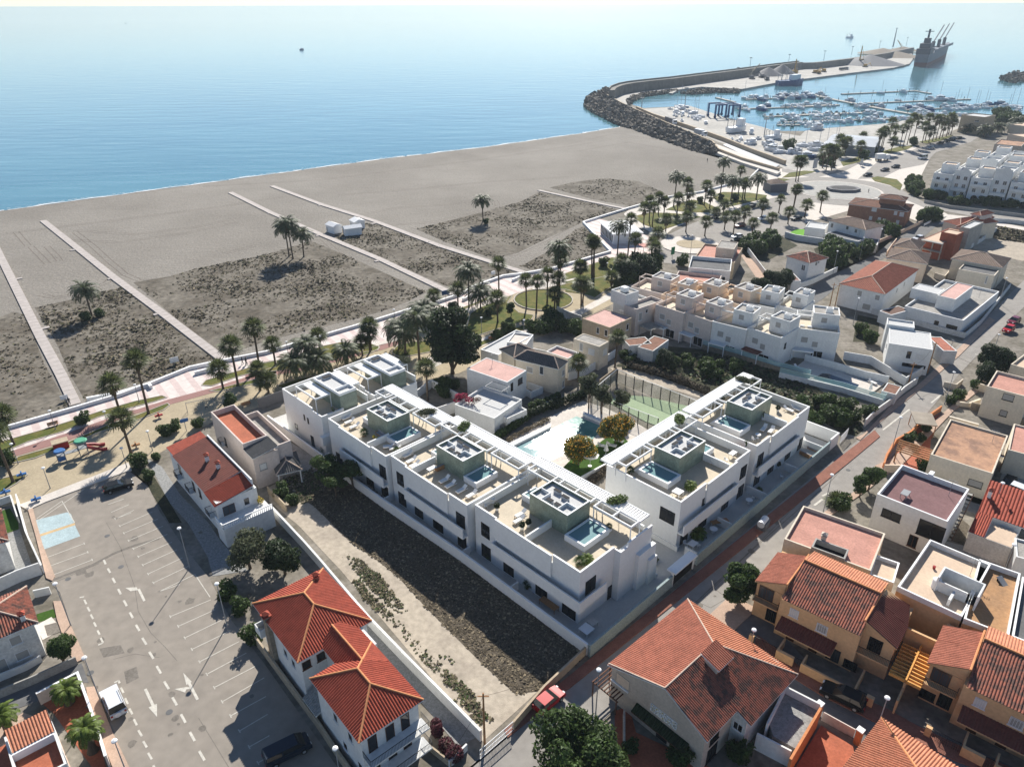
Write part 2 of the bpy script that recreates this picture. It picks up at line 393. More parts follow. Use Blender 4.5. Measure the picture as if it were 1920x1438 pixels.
# --- mesh helpers
class MB:
 def __init__(s):
  s.v,s.f,s.m,s.mats=[],[],[],[]
  s.cur=0
 def use(s,name):
  if name not in s.mats:s.mats.append(name)
  s.cur=s.mats.index(name)
  return s
 def poly(s,pts):
  k=len(s.v)
  s.v+=[tuple(p)for p in pts]
  s.f.append(tuple(range(k,k+len(pts))))
  s.m.append(s.cur)
 def box(s,x0,y0,z0,x1,y1,z1):
  if x0>x1:x0,x1=x1,x0
  if y0>y1:y0,y1=y1,y0
  if z0>z1:z0,z1=z1,z0
  k=len(s.v)
  s.v+=[(x0,y0,z0),(x1,y0,z0),(x1,y1,z0),(x0,y1,z0),(x0,y0,z1),(x1,y0,z1),(x1,y1,z1),(x0,y1,z1)]
  s.f+=[(k,k+3,k+2,k+1),(k+4,k+5,k+6,k+7),(k,k+1,k+5,k+4),(k+1,k+2,k+6,k+5),(k+2,k+3,k+7,k+6),(k+3,k,k+4,k+7)]
  s.m+=[s.cur]*6
  return s
 def obox(s,c,size,rot=0.0,tilt=None):
  R=Matrix.Rotation(rot,3,'Z')
  if tilt:R=R@Matrix.Rotation(tilt,3,'X')
  k=len(s.v)
  for z in(0,size[2]):
   for x,y in((-1,-1),(1,-1),(1,1),(-1,1)):
    p=R@Vector((x*size[0]/2,y*size[1]/2,z))
    s.v.append((c[0]+p.x,c[1]+p.y,c[2]+p.z))
  s.f+=[(k,k+3,k+2,k+1),(k+4,k+5,k+6,k+7),(k,k+1,k+5,k+4),(k+1,k+2,k+6,k+5),(k+2,k+3,k+7,k+6),(k+3,k,k+4,k+7)]
  s.m+=[s.cur]*6
  return s
 def bar(s,p,q,w,h=None):
  p,q=Vector(p),Vector(q)
  h=h or w
  d=(q-p)
  if d.length<1e-6:return s
  d.normalize()
  up=Vector((0,0,1))if abs(d.z)<.95 else Vector((1,0,0))
  a=d.cross(up).normalized()*(w/2)
  b=a.cross(d).normalized()*(h/2)
  k=len(s.v)
  for c in(p,q):
   s.v+=[tuple(c-a-b),tuple(c+a-b),tuple(c+a+b),tuple(c-a+b)]
  s.f+=[(k,k+1,k+2,k+3),(k+7,k+6,k+5,k+4),(k,k+4,k+5,k+1),(k+1,k+5,k+6,k+2),(k+2,k+6,k+7,k+3),(k+3,k+7,k+4,k)]
  s.m+=[s.cur]*6
  return s
 def tube(s,pts,rs,n=8,cap=True):
  k0=len(s.v)
  pts=[Vector(p)for p in pts]
  if not isinstance(rs,(list,tuple)):rs=[rs]*len(pts)
  for i,p in enumerate(pts):
   d=(pts[min(i+1,len(pts)-1)]-pts[max(i-1,0)]).normalized()
   up=Vector((0,0,1))if abs(d.z)<.9 else Vector((1,0,0))
   a=d.cross(up).normalized();b=d.cross(a)
   for j in range(n):
    t=2*math.pi*j/n
    s.v.append(tuple(p+a*math.cos(t)*rs[i]+b*math.sin(t)*rs[i]))
  for i in range(len(pts)-1):
   for j in range(n):
    a_,b_=k0+i*n+j,k0+i*n+(j+1)%n
    s.f.append((a_,b_,b_+n,a_+n));s.m.append(s.cur)
  if cap:
   s.f.append(tuple(range(k0,k0+n)));s.m.append(s.cur)
   s.f.append(tuple(range(k0+(len(pts)-1)*n,k0+len(pts)*n))[::-1]);s.m.append(s.cur)
  return s
 def cyl(s,x,y,z0,z1,r0,r1=None,n=12):
  return s.tube([(x,y,z0),(x,y,z1)],[r0,r0 if r1 is None else r1],n)
 def ball(s,c,r,n=8,m=5,sz=1.0,jit=0.0):
  pts=[];k0=len(s.v)
  s.v.append((c[0],c[1],c[2]-r*sz))
  for i in range(1,m):
   t=math.pi*i/m
   for j in range(n):
    a=2*math.pi*j/n
    q=r*(1+random.uniform(-jit,jit))
    s.v.append((c[0]+q*math.sin(t)*math.cos(a),c[1]+q*math.sin(t)*math.sin(a),c[2]-q*math.cos(t)*sz))
  s.v.append((c[0],c[1],c[2]+r*sz))
  for j in range(n):
   s.f.append((k0,k0+1+(j+1)%n,k0+1+j));s.m.append(s.cur)
   e=k0+1+(m-2)*n
   s.f.append((e+j,e+(j+1)%n,k0+1+(m-1)*n));s.m.append(s.cur)
  for i in range(m-2):
   for j in range(n):
    a_,b_=k0+1+i*n+j,k0+1+i*n+(j+1)%n
    s.f.append((a_,b_,b_+n,a_+n));s.m.append(s.cur)
  return s
 def prism(s,poly,z0,z1):
  k=len(s.v);n=len(poly)
  ar=sum(poly[i][0]*poly[(i+1)%n][1]-poly[(i+1)%n][0]*poly[i][1]for i in range(n))
  if ar<0:poly=poly[::-1]
  s.v+=[(p[0],p[1],z0)for p in poly]+[(p[0],p[1],z1)for p in poly]
  s.f.append(tuple(range(k,k+n))[::-1]);s.f.append(tuple(range(k+n,k+2*n)))
  for i in range(n):
   j=(i+1)%n
   s.f.append((k+i,k+j,k+n+j,k+n+i))
  s.m+=[s.cur]*(n+2)
  return s
 def wallpath(s,pts,th,z0,z1,closed=False):
  pts=[Vector((p[0],p[1]))for p in pts]
  n=len(pts)
  L=[];Rr=[]
  for i in range(n):
   if closed:a,b,c=pts[i-1],pts[i],pts[(i+1)%n]
   else:a,b,c=pts[max(i-1,0)],pts[i],pts[min(i+1,n-1)]
   d1=(b-a).normalized()if(b-a).length>1e-6 else(c-b).normalized()
   d2=(c-b).normalized()if(c-b).length>1e-6 else d1
   n1,n2=Vector((-d1.y,d1.x)),Vector((-d2.y,d2.x))
   m=(n1+n2);m=m.normalized()if m.length>1e-6 else n1
   k=th/2/max(0.35,m.dot(n1))
   L.append(b+m*k);Rr.append(b-m*k)
  zz0=z0 if isinstance(z0,(list,tuple))else[z0]*n
  zz1=z1 if isinstance(z1,(list,tuple))else[z1]*n
  k=len(s.v)
  for i in range(n):
   s.v+=[(L[i].x,L[i].y,zz0[i]),(Rr[i].x,Rr[i].y,zz0[i]),(Rr[i].x,Rr[i].y,zz1[i]),(L[i].x,L[i].y,zz1[i])]
  for i in range(n if closed else n-1):
   a,b=k+4*i,k+4*((i+1)%n)
   for q in range(4):
    r=(q+1)%4
    s.f.append((a+q,a+r,b+r,b+q));s.m.append(s.cur)
  if not closed:
   s.f.append((k,k+3,k+2,k+1));e=k+4*(n-1)
   s.f.append((e,e+1,e+2,e+3));s.m+=[s.cur]*2
  return s
 def build(s,name,m=None,parent=None,smooth=False):
  me=bpy.data.meshes.new(name)
  me.from_pydata(s.v,[],s.f)
  if s.mats:
   for q in s.mats:me.materials.append(MATS[q])
   me.polygons.foreach_set('material_index',s.m)
  else:
   me.materials.append(MATS[m])
  if smooth:me.polygons.foreach_set('use_smooth',[True]*len(me.polygons))
  me.update()
  o=bpy.data.objects.new(name,me)
  C.objects.link(o)
  if parent:o.parent=parent
  return o
def tag(o,label,cat,group=None,kind=None):
 if label:o['label']=label
 if cat:o['category']=cat
 if group:o['group']=group
 if kind:o['kind']=kind
 return o
def thing(name,label,cat,loc=(0,0,0),rz=0.0,group=None):
 o=bpy.data.objects.new(name,None)
 o.empty_display_size=0.5
 C.objects.link(o)
 o.location=loc
 o.rotation_euler=(0,0,rz)
 return tag(o,label,cat,group)
def structure(name,mb,m=None):
 o=mb.build(name,m)
 o['kind']='structure'
 return o
def clone(root,loc,rz=0.0,scale=1.0,label=None,group=None,cat=None):
 r=root.copy();C.objects.link(r)
 r.location=loc;r.rotation_euler=(0,0,rz)
 r.scale=(scale,)*3 if not isinstance(scale,tuple)else scale
 if label:r['label']=label
 if group:r['group']=group
 if cat:r['category']=cat
 for ch in root.children:
  c=ch.copy();C.objects.link(c);c.parent=r
  for g2 in ch.children:
   d=g2.copy();C.objects.link(d);d.parent=c
 return r
def rehome(o,c):
 c=Vector((c[0],c[1],c[2]if len(c)>2 else 0))
 o.data.transform(Matrix.Translation(-c));o.location=c
 return o
def ground(name,pts,z,m,kerb=0):
 q=MB()
 w_=[P(p,z)for p in pts]
 if kerb:
  q.prism([(p.x,p.y)for p in w_],z-kerb,z)
 else:
  q.prism([(p.x,p.y)for p in w_],z-0.25,z)
 return structure(name,q,m)
def tileface(mb,pts,wd=0.3,amp=0.05,seg=6,rows=0.0):
 pts=[Vector(p)for p in pts]
 u=(pts[1]-pts[0]).normalized()
 nrm=None
 for i in range(2,len(pts)):
  c=u.cross(pts[i]-pts[0])
  if c.length>1e-4:nrm=c.normalized();break
 if nrm.z<0:nrm=-nrm
 v=nrm.cross(u)
 Q=[((p-pts[0]).dot(u),(p-pts[0]).dot(v))for p in pts]
 def clip(poly,k,keep_ge):
  out=[]
  for i in range(len(poly)):
   a,b=poly[i],poly[(i+1)%len(poly)]
   ia=(a[0]>=k)if keep_ge else(a[0]<=k)
   ib=(b[0]>=k)if keep_ge else(b[0]<=k)
   if ia:out.append(a)
   if ia!=ib:
    t=(k-a[0])/(b[0]-a[0])
    out.append((k,a[1]+(b[1]-a[1])*t))
  return out
 umin,umax=min(q[0]for q in Q),max(q[0]for q in Q)
 st=wd/seg
 i=math.floor(umin/st)
 while i*st<umax:
  s_=clip(clip(Q,i*st,True),(i+1)*st,False)
  if len(s_)>=3:
   ps=[]
   for a,b in s_:
    hgt=amp*1.5*(0.5+0.5*math.cos(2*math.pi*a/wd))**.6
    ps.append(pts[0]+u*a+v*b+nrm*(0.02+hgt))
   mb.poly(ps)
  i+=1
# --- buildings
class Bld:
 def __init__(s,name,label,cat,A,B,Cc,z=0.0,group=None,zb=0.0,world=False,lu=None,lv=None):
  if world:a,b,c=Vector(A),Vector(B),Vector(Cc)
  else:a,b,c=P(A,z),P(B,z),P(Cc,z)
  u=Vector((b.x-a.x,b.y-a.y));L=u.length;u/=L
  v=Vector((-u.y,u.x));W=(Vector((c.x-a.x,c.y-a.y))).dot(v)
  o=Vector((a.x,a.y))
  if W<0:
   o=Vector((b.x,b.y));u=-u;v=-v;W=-W
  s.o,s.ang,s.lu,s.lv,s.zb=o,math.atan2(u.y,u.x),lu or L,lv or W,zb
  s.root=thing(name,label,cat,(o.x,o.y,zb),s.ang,group)if name else None
  s.u,s.v=u,v
 def loc(s,px,z=0.0):
  p=P(px,z+s.zb)
  d=Vector((p.x-s.o.x,p.y-s.o.y))
  return d.dot(s.u),d.dot(s.v)
 def hit(s,px,faces=None):
  d=ray(*px);dl=Vector((d.x*s.u.x+d.y*s.u.y,d.x*s.v.x+d.y*s.v.y,d.z))
  cx,cy=-s.o.x,-s.o.y
  c=Vector((cx*s.u.x+cy*s.u.y,cx*s.v.x+cy*s.v.y,H-s.zb))
  best=None
  for k,(ax,val,sg)in enumerate(faces or((1,0,-1),(0,s.lu,1),(1,s.lv,1),(0,0,-1))):
   if dl[ax]*sg>=0:continue
   t=(val-c[ax])/dl[ax]
   p=c+dl*t
   o=1-ax;lim=(s.lu,s.lv)[o]
   if-0.3<=p[o]<=lim+0.3 and(best is None or t<best[0]):best=(t,k,p,ax,sg)
  return best
 def walls(s,h,m='white_wall',par=0.9,th=0.22,roof='grey_roof',cap=None,x0=0,y0=0,x1=None,y1=None,z0=0.0,name='wall',pm=None):
  x1=s.lu if x1 is None else x1;y1=s.lv if y1 is None else y1
  q=MB();q.use(m)
  if par>0:
   q.box(x0,y0,z0,x1,y1,h-par)
   for(a,b,c,d)in((x0,y0,x1,y0+th),(x0,y1-th,x1,y1),(x0,y0+th,x0+th,y1-th),(x1-th,y0+th,x1,y1-th)):
    q.use(pm or m).box(a,b,h-par,c,d,h)
    if cap:q.use(cap).box(a-.0,b-.0,h,c+.0,d+.0,h+.05)
  else:
   q.box(x0,y0,z0,x1,y1,h)
  o=q.build(name,parent=s.root)
  if par>0 and roof:
   r=MB();r.box(x0+th+.004,y0+th+.004,h-par+.004,x1-th-.004,y1-th-.004,h-par+.03)
   r.build('roof',roof,s.root)
  return o
 def hip(s,h,rise,over=0.45,m='tile_red',ridge='ridge_orange',kind='hip',x0=0,y0=0,x1=None,y1=None,wd=0.3,amp=0.06,soffit='white_wall',axis=None,seg=6):
  x1=s.lu if x1 is None else x1;y1=s.lv if y1 is None else y1
  x0-=over;y0-=over;x1+=over;y1+=over
  W,D=x1-x0,y1-y0
  ax=axis or('x' if W>=D else 'y')
  e=[Vector((x0,y0,h)),Vector((x1,y0,h)),Vector((x1,y1,h)),Vector((x0,y1,h))]
  zc=h+rise
  if ax=='x':
   ins=D/2 if kind=='hip' else 0.0
   ins=min(ins,W/2)
   r0,r1=Vector((x0+ins,(y0+y1)/2,zc)),Vector((x1-ins,(y0+y1)/2,zc))
   faces=[[e[0],e[1],r1,r0],[e[2],e[3],r0,r1]]
   ends=[[e[1],e[2],r1],[e[3],e[0],r0]]
  else:
   ins=W/2 if kind=='hip' else 0.0
   ins=min(ins,D/2)
   r0,r1=Vector(((x0+x1)/2,y0+ins,zc)),Vector(((x0+x1)/2,y1-ins,zc))
   faces=[[e[1],e[2],r1,r0],[e[3],e[0],r0,r1]]
   ends=[[e[0],e[1],r0],[e[2],e[3],r1]]
  if kind=='shed':
   f=[[e[0],e[1],e[2]+Vector((0,0,rise)),e[3]+Vector((0,0,rise))]]
   q=MB();tileface(q,f[0],wd,amp,seg)
   ro=q.build('roof',m,s.root)
   b=MB();b.poly([p-Vector((0,0,.02))for p in f[0]])
   b.poly([e[1],e[2],f[0][2]]);b.poly([e[0],f[0][3],e[3]]);b.poly([e[2],e[3],f[0][3],f[0][2]])
   b.poly([p-Vector((0,0,.12))for p in e]);b.wallpath([(x0,y0),(x1,y0),(x1,y1),(x0,y1)],.06,h-.12,h,True)
   b.build('eaves',soffit,s.root)
   return ro
  q=MB()
  for f in faces:tileface(q,[p for i,p in enumerate(f)if i==0 or(p-f[i-1]).length>1e-3],wd,amp,seg)
  if kind=='hip':
   for f in ends:tileface(q,f,wd,amp,seg)
  ro=q.build('roof',m,s.root)
  b=MB()
  for f in faces:b.poly([p-Vector((0,0,.03))for p in f])
  for f in ends:b.poly([p-Vector((0,0,.03))for p in f])
  b.poly([p-Vector((0,0,.14))for p in e])
  b.wallpath([(x0+.05,y0+.05),(x1-.05,y0+.05),(x1-.05,y1-.05),(x0+.05,y1-.05)],.08,h-.14,h-.01,True)
  b.build('eaves',soffit,s.root)
  if ridge:
   c=MB();up=Vector((0,0,amp+.02))
   if(r1-r0).length>.1:c.tube([r0+up,r1+up],.13,6)
   if kind=='hip':
    for a,r in((e[0],r0),(e[3],r0 if ax=='x' else r1),(e[1],r1 if ax=='x' else r0),(e[2],r1)):
     c.tube([a+up,r+up],.12,6)
   c.build('ridge_tiles',ridge,s.root)
  return ro
 def win(s,px,w=1.3,h=1.2,kind='win',frame='frame_white',pane='pane_dark',name='window',faces=None,bars=0,z=None,sill=True):
  b=s.hit(px,faces)
  if not b:print('MISS',s.root['label'],px);return None
  t,k,p,ax,sg=b
  zc=p.z if z is None else z
  zc=max(zc,h/2+.02)
  return s.win_at(ax,sg,p[ax],p[1-ax],zc-h/2,w,h,frame,pane,name,bars,sill)
 def win_at(s,ax,sg,plane,cpos,z0,w=1.3,h=1.2,frame='frame_white',pane='pane_dark',name='window',bars=0,sill=True):
  q=MB();t=.07
  def bx(q,a0,a1,z0_,z1_,d0,d1):
   lo,hi=plane+sg*d0,plane+sg*d1
   if ax==1:q.box(a0,lo,z0_,a1,hi,z1_)
   else:q.box(lo,a0,z0_,hi,a1,z1_)
  a0,a1,z1=cpos-w/2,cpos+w/2,z0+h
  bx(q,a0,a0+t,z0,z1,.003,.05);bx(q,a1-t,a1,z0,z1,.003,.05)
  bx(q,a0+t,a1-t,z0,z0+t,.003,.05);bx(q,a0+t,a1-t,z1-t,z1,.003,.05)
  if w>1.0 and pane.startswith('pane'):bx(q,cpos-t/2,cpos+t/2,z0+t,z1-t,.003,.045)
  if sill and name=='window':bx(q,a0-.08,a1+.08,z0-.08,z0,.003,.12)
  if bars:
   for i in range(bars):
    a=a0+(i+.5)*w/bars
    bx(q,a-.02,a+.02,z0,z1,.10,.13)
   for zz in(z0+.1,z1-.1):bx(q,a0,a1,zz-.02,zz+.02,.131,.15)
  o=q.build(name,frame,s.root)
  g=MB();bx(g,a0+t,a1-t,z0+t,z1-t,.004,.02)
  g.build('pane' if pane.startswith('pane')else 'shutter',pane,o)
  return o
 def box(s,name,m,*b,parent=None):
  q=MB()
  for i in range(0,len(b),6):q.box(*b[i:i+6])
  return q.build(name,m,parent or s.root)
 def railing(s,pts,z,hgt=1.0,m='iron_black',step=0.25,name='railing',glass=None):
  q=MB()
  for a,b in zip(pts,pts[1:]):
   a,b=Vector((a[0],a[1],z)),Vector((b[0],b[1],z));L=(b-a).length
   q.bar(a+Vector((0,0,hgt)),b+Vector((0,0,hgt)),.05)
   q.bar(a+Vector((0,0,.08)),b+Vector((0,0,.08)),.04)
   if not glass:
    n=max(1,int(L/step))
    for i in range(n+1):
     p=a.lerp(b,i/n);q.bar(p,p+Vector((0,0,hgt)),.03)
  return q.build(name,m,s.root)
def lathe_balusters(q,a,b,z,hgt=0.85,step=0.3):
 a,b=Vector((a[0],a[1],z)),Vector((b[0],b[1],z));L=(b-a).length;n=max(1,int(L/step))
 q.bar(a+Vector((0,0,hgt)),b+Vector((0,0,hgt)),.16,.10)
 q.bar(a+Vector((0,0,.06)),b+Vector((0,0,.06)),.16,.12)
 for i in range(n+1):
  p=a.lerp(b,i/n)
  q.tube([p+Vector((0,0,t))for t in(.1,.25,.45,.65,hgt)],[.05,.075,.04,.06,.05],6,False)
# --- foliage
def leaves(blobs,n,size,flat=0.3,shell=0.5,seed=1,aspect=1.0):
 rg=np.random.default_rng(seed)
 bl=np.array([b if len(b)==6 else(b[0],b[1],b[2],b[3],b[3],b[3])for b in blobs],float)
 vol=bl[:,3]*bl[:,4]**.5*bl[:,5]**.5*bl[:,3]
 idx=rg.choice(len(bl),n,p=vol/vol.sum())
 d=rg.normal(size=(n,3));d/=np.linalg.norm(d,axis=1)[:,None]
 r=(shell+(1-shell)*rg.random(n)**.6)
 c=bl[idx,:3]+d*r[:,None]*bl[idx,3:]
 nn=d+rg.normal(size=(n,3))*.75;nn[:,2]+=flat;nn/=np.linalg.norm(nn,axis=1)[:,None]
 a=np.cross(nn,rg.normal(size=(n,3)));a/=np.linalg.norm(a,axis=1)[:,None]
 b=np.cross(nn,a)
 sz=size*(0.6+.8*rg.random(n))[:,None]
 v=np.empty((n,4,3))
 v[:,0]=c-a*sz;v[:,1]=c-b*sz*.5*aspect;v[:,2]=c+a*sz;v[:,3]=c+b*sz*.5*aspect
 v[:,0]-=nn*sz*.25;v[:,2]-=nn*sz*.25
 return v.reshape(-1,3)
def quads_mesh(name,v,m,parent=None,mats=None,mi=None):
 v=np.asarray(v,np.float32);n=len(v)//4
 me=bpy.data.meshes.new(name)
 me.vertices.add(len(v));me.vertices.foreach_set('co',v.ravel())
 me.loops.add(4*n);me.loops.foreach_set('vertex_index',np.arange(4*n,dtype=np.int32))
 me.polygons.add(n);me.polygons.foreach_set('loop_start',np.arange(0,4*n,4,dtype=np.int32))
 try:me.polygons.foreach_set('loop_total',np.full(n,4,np.int32))
 except Exception:pass
 for q in(mats or[m]):me.materials.append(MATS[q])
 if mi is not None:me.polygons.foreach_set('material_index',np.asarray(mi,np.int32))
 me.update(calc_edges=True)
 o=bpy.data.objects.new(name,me);C.objects.link(o)
 if parent:o.parent=parent
 return o
def crown_blobs(r,h,z0,n=14,seed=1,squash=1.0,br=0.42):
 rg=random.Random(seed);out=[]
 for i in range(n):
  t=rg.uniform(0,2*math.pi);k=math.sqrt(rg.random())*(1-br)*r
  zz=z0+h*(0.25+0.6*rg.random())*(1-.35*(k/r)**2)
  q=r*br*rg.uniform(.7,1.25)
  out.append((k*math.cos(t),k*math.sin(t),zz,q,q,q*.75*squash))
 return out
PROTO={}
def proto_tree(key,r,h,z0,leaf,n,size,seed=1,trunk_r=0.2,nblob=14,flower=None,nf=0,name='tree',cat='tree',br=0.42,limbs=5,squash=1.0,shell=.45):
 root=thing(name,'x',cat)
 bl=crown_blobs(r,h-z0,z0,nblob,seed,squash,br)
 o=quads_mesh('crown',leaves(bl,n,size,.35,shell,seed),leaf,root)
 if flower:
  top=[(b[0],b[1],b[2]+.1,b[3],b[4],b[5]*1.08)for b in bl]
  quads_mesh('blossom',leaves(top,nf,size*.8,.6,.93,seed+5),flower,root)
 if trunk_r:
  q=MB();rg=random.Random(seed)
  q.tube([(0,0,-.1),(.05,.03,z0*.5),(0,.08,z0+.15*(h-z0))],[trunk_r*1.25,trunk_r,trunk_r*.8],8)
  for i in range(limbs):
   b=bl[i%len(bl)]
   q.tube([(0,.03,z0*.6),(b[0]*.4,b[1]*.4,z0+(b[2]-z0)*.4),(b[0]*.9,b[1]*.9,b[2])],[trunk_r*.6,trunk_r*.4,trunk_r*.15],6)
  q.build('trunk','trunk',root)
 PROTO[key]=[root,False]
 return root
def place(key,loc,label,group=None,rz=None,scale=1.0,cat=None,name=None):
 root,used=PROTO[key]
 rz=random.uniform(0,6.28)if rz is None else rz
 if not used:
  PROTO[key][1]=True
  root.location=loc;root.rotation_euler=(0,0,rz)
  root.scale=(scale,)*3 if not isinstance(scale,tuple)else scale
  root['label']=label
  if group:root['group']=group
  if cat:root['category']=cat
  r=root
 else:
  r=clone(root,loc,rz,scale,label,group,cat)
  if group is None and 'group' in r.keys():del r['group']
 return r
def fan_crown(seed,nleaf=34,R=1.9):
 rg=random.Random(seed);V=[];mi=[]
 for i in range(nleaf):
  az=i*2.399+rg.uniform(-.2,.2)
  el=math.radians(78-105*(i/nleaf)+rg.uniform(-8,8))
  d=Vector((math.cos(az)*math.cos(el),math.sin(az)*math.cos(el),math.sin(el)))
  st=R*.42;p0=d*.12;p1=d*st-Vector((0,0,.05))
  side=d.cross(Vector((0,0,1))).normalized();up=side.cross(d).normalized()
  w_=.03
  V+=[p0-side*w_,p0+side*w_,p1+side*w_,p1-side*w_];mi.append(0)
  nb=11
  for j in range(nb):
   a=math.radians(-100+200*j/(nb-1))
   L=R*.62*(0.72+.28*math.cos(a))*rg.uniform(.9,1.08)
   bd=(d*math.cos(a)+side*math.sin(a)).normalized()
   bs=(-d*math.sin(a)+side*math.cos(a))*.075*(R/1.9)
   m_=p1+bd*L*.55+up*(.02);e=p1+bd*L-Vector((0,0,L*rg.uniform(.08,.32)))
   V+=[p1,m_-bs,e,m_+bs];mi.append(0)
 for i in range(46):
  az=rg.uniform(0,6.28);el=math.radians(rg.uniform(-88,-58));L=rg.uniform(.7,1.25)
  d=Vector((math.cos(az)*math.cos(el),math.sin(az)*math.cos(el),math.sin(el)))
  side=Vector((-math.sin(az),math.cos(az),0))*.13
  o=Vector((math.cos(az)*.12,math.sin(az)*.12,-rg.uniform(.05,.5)))
  V+=[o,o+d*L*.6-side,o+d*L,o+d*L*.6+side];mi.append(1)
 return V,mi
def date_crown(seed,nf=46,R=3.3,leafw=.09,droop=1.0,nseg=11):
 rg=random.Random(seed);V=[];mi=[]
 for i in range(nf):
  az=i*2.399+rg.uniform(-.15,.15)
  el0=math.radians(82-92*(i/nf)**.9+rg.uniform(-6,6));L=R*rg.uniform(.85,1.08)
  hd=Vector((math.cos(az),math.sin(az),0));pts=[];p=Vector((0,0,0));el=el0
  for k in range(nseg+1):
   pts.append(p.copy())
   d=hd*math.cos(el)+Vector((0,0,math.sin(el)))
   p=p+d*(L/nseg);el-=(0.13+.012*k)*droop*(1.1 if el0>.9 else.85)
  side=Vector((-math.sin(az),math.cos(az),0))
  for k in range(nseg):
   a,b=pts[k],pts[k+1];t=(b-a).normalized();up=side.cross(t)*-1
   V+=[a-side*.03,a+side*.03,b+side*.025,b-side*.025];mi.append(0)
   if k==0:continue
   ll=.62*(R/3.3)*math.sin(math.pi*min(.97,(k+.8)/(nseg+.6)))**.6
   for sg in(-1,1):
    for q in(0,.5):
     o=a.lerp(b,q);e=o+side*sg*ll*.86+t*ll*.45+Vector((0,0,-.12*ll-.1*ll*rg.random()))
     wv=t*leafw
     V+=[o-wv*.4,o+(e-o)*.5-wv,e,o+(e-o)*.5+wv];mi.append(0)
 for i in range(20):
  az=rg.uniform(0,6.28);L=rg.uniform(.8,1.7)
  d=Vector((math.cos(az)*.35,math.sin(az)*.35,-.93));side=Vector((-math.sin(az),math.cos(az),0))*.08
  o=Vector((math.cos(az)*.15,math.sin(az)*.15,-.1))
  V+=[o-side,o+d*L-side,o+d*L+side*1,o+side];mi.append(1)
 return V,mi
CROWN={}
def crown_mesh(key):
 if key in CROWN:return CROWN[key]
 kind,sd=key
 if kind=='fan':V,mi=fan_crown(sd);ms=['leaf_palm','dead_leaf']
 elif kind=='date':V,mi=date_crown(sd);ms=['leaf_date','dead_leaf']
 elif kind=='sago':V,mi=date_crown(sd,40,2.2,.08,1.0);ms=['leaf_yellowpalm','dead_leaf']
 elif kind=='yucca':V,mi=fan_crown(sd,22,1.2);ms=['leaf_mid','dead_leaf']
 o=quads_mesh('crown',[tuple(v)for v in V],None,None,ms,mi)
 CROWN[key]=o.data;bpy.data.objects.remove(o)
 return CROWN[key]
TRK={}
def palm(kind,base,top,label,group=None,cs=1.0,tr=0.17,h=None,lean=0.0,zb=0.0,r=None):
 b=P(base,zb);h=height_at(base,top,zb)if h is None else h
 root=thing('palm_tree',label,'palm tree',(b.x,b.y,zb),random.uniform(0,6.28),group)
 root.rotation_euler=(random.uniform(-.035,.035),random.uniform(-.035,.035),root.rotation_euler[2]);cs*=1.35 if kind!='sago' else.95
 if 'trunk' not in TRK:
  q=MB();zs=[0,.04,.15,.4,.7,1.0];q.tube([(0,0,z)for z in zs],[1.6,1.2,1.05,1.0,.95,1.1],10)
  t=q.build('trunk','trunk',None,True);TRK['trunk']=t.data;bpy.data.objects.remove(t)
 t=bpy.data.objects.new('trunk',TRK['trunk']);C.objects.link(t);t.parent=root
 t.scale=(tr,tr,h)
 c=bpy.data.objects.new('crown',crown_mesh((kind,random.choice((1,2,3)))));C.objects.link(c);c.parent=root
 c.location=(0,0,h);s_=cs*random.uniform(.92,1.08);c.scale=(s_,s_,s_*random.uniform(.9,1.05))
 c.rotation_euler=(random.uniform(-.08,.08),random.uniform(-.08,.08),random.uniform(0,6.28))
 return root
# --- sea, beach, ground
def cv(k,*xy):
 return[k(xy[i],xy[i+1])for i in range(0,len(xy),2)]
def inpoly(x,y,poly):
 c=False;j=len(poly)-1
 for i in range(len(poly)):
  a,b=poly[i],poly[j]
  if(a[1]>y)!=(b[1]>y)and x<(b[0]-a[0])*(y-a[1])/(b[1]-a[1])+a[0]:c=not c
  j=i
 return c
SH=[(-700,500),(-300,432),(0,391),(275,354),(516,322),(716,295),(917,272),(1100,246),(1166,235)]
BAS=[(1120,214),(1105,190),(1140,172),(1183,196),(1207,203),(1294,199),(1311,208),(1327,213),(1367,222),(1429,239),(1448,246),(1510,246),(1544,241),(1608,236),(1677,231),(1709,224),(1801,219),(1870,217),(1938,215),(2030,212),(2500,205)]
sea=MB()
sea.poly([(-60000,-300,-1.0),(60000,-300,-1.0),(60000,90000,-1.0),(-60000,90000,-1.0)])
structure('sea',sea,'sea')
land=MB()
inner=[]
for i,p in enumerate(SH):
 a,b=P(SH[max(i-1,0)]),P(SH[min(i+1,len(SH)-1)])
 d=(b-a).normalized();nrm=Vector((d.y,-d.x,0))
 q=P(p)
 inner.append((q,q+nrm*7.0,q-nrm*6.0))
lp=[t[1]for t in inner]+[P(p)for p in BAS]+[Vector((1500,250,0)),Vector((1500,-250,0)),Vector((-700,-250,0)),Vector((-700,50,0))]
land.poly([(p.x,p.y,0.0)for p in lp])
structure('ground',land,'town_earth')
bs=MB()
for(a0,a1,a2),(b0,b1,b2)in zip(inner,inner[1:]):
 n=12
 for k in range(n):
  f0,f1=k/n,(k+1)/n
  r0=[a1.lerp(b1,f0),a0.lerp(b0,f0),a2.lerp(b2,f0)]
  r1=[a1.lerp(b1,f1),a0.lerp(b0,f1),a2.lerp(b2,f1)]
  Zs=(0.022,-0.98,-2.0)
  for j in range(2):
   bs.poly([(r0[j].x,r0[j].y,Zs[j]),(r1[j].x,r1[j].y,Zs[j]),(r1[j+1].x,r1[j+1].y,Zs[j+1]),(r0[j+1].x,r0[j+1].y,Zs[j+1])])
structure('wet_beach',bs,'wet_sand')
fm=MB();rg=random.Random(3)
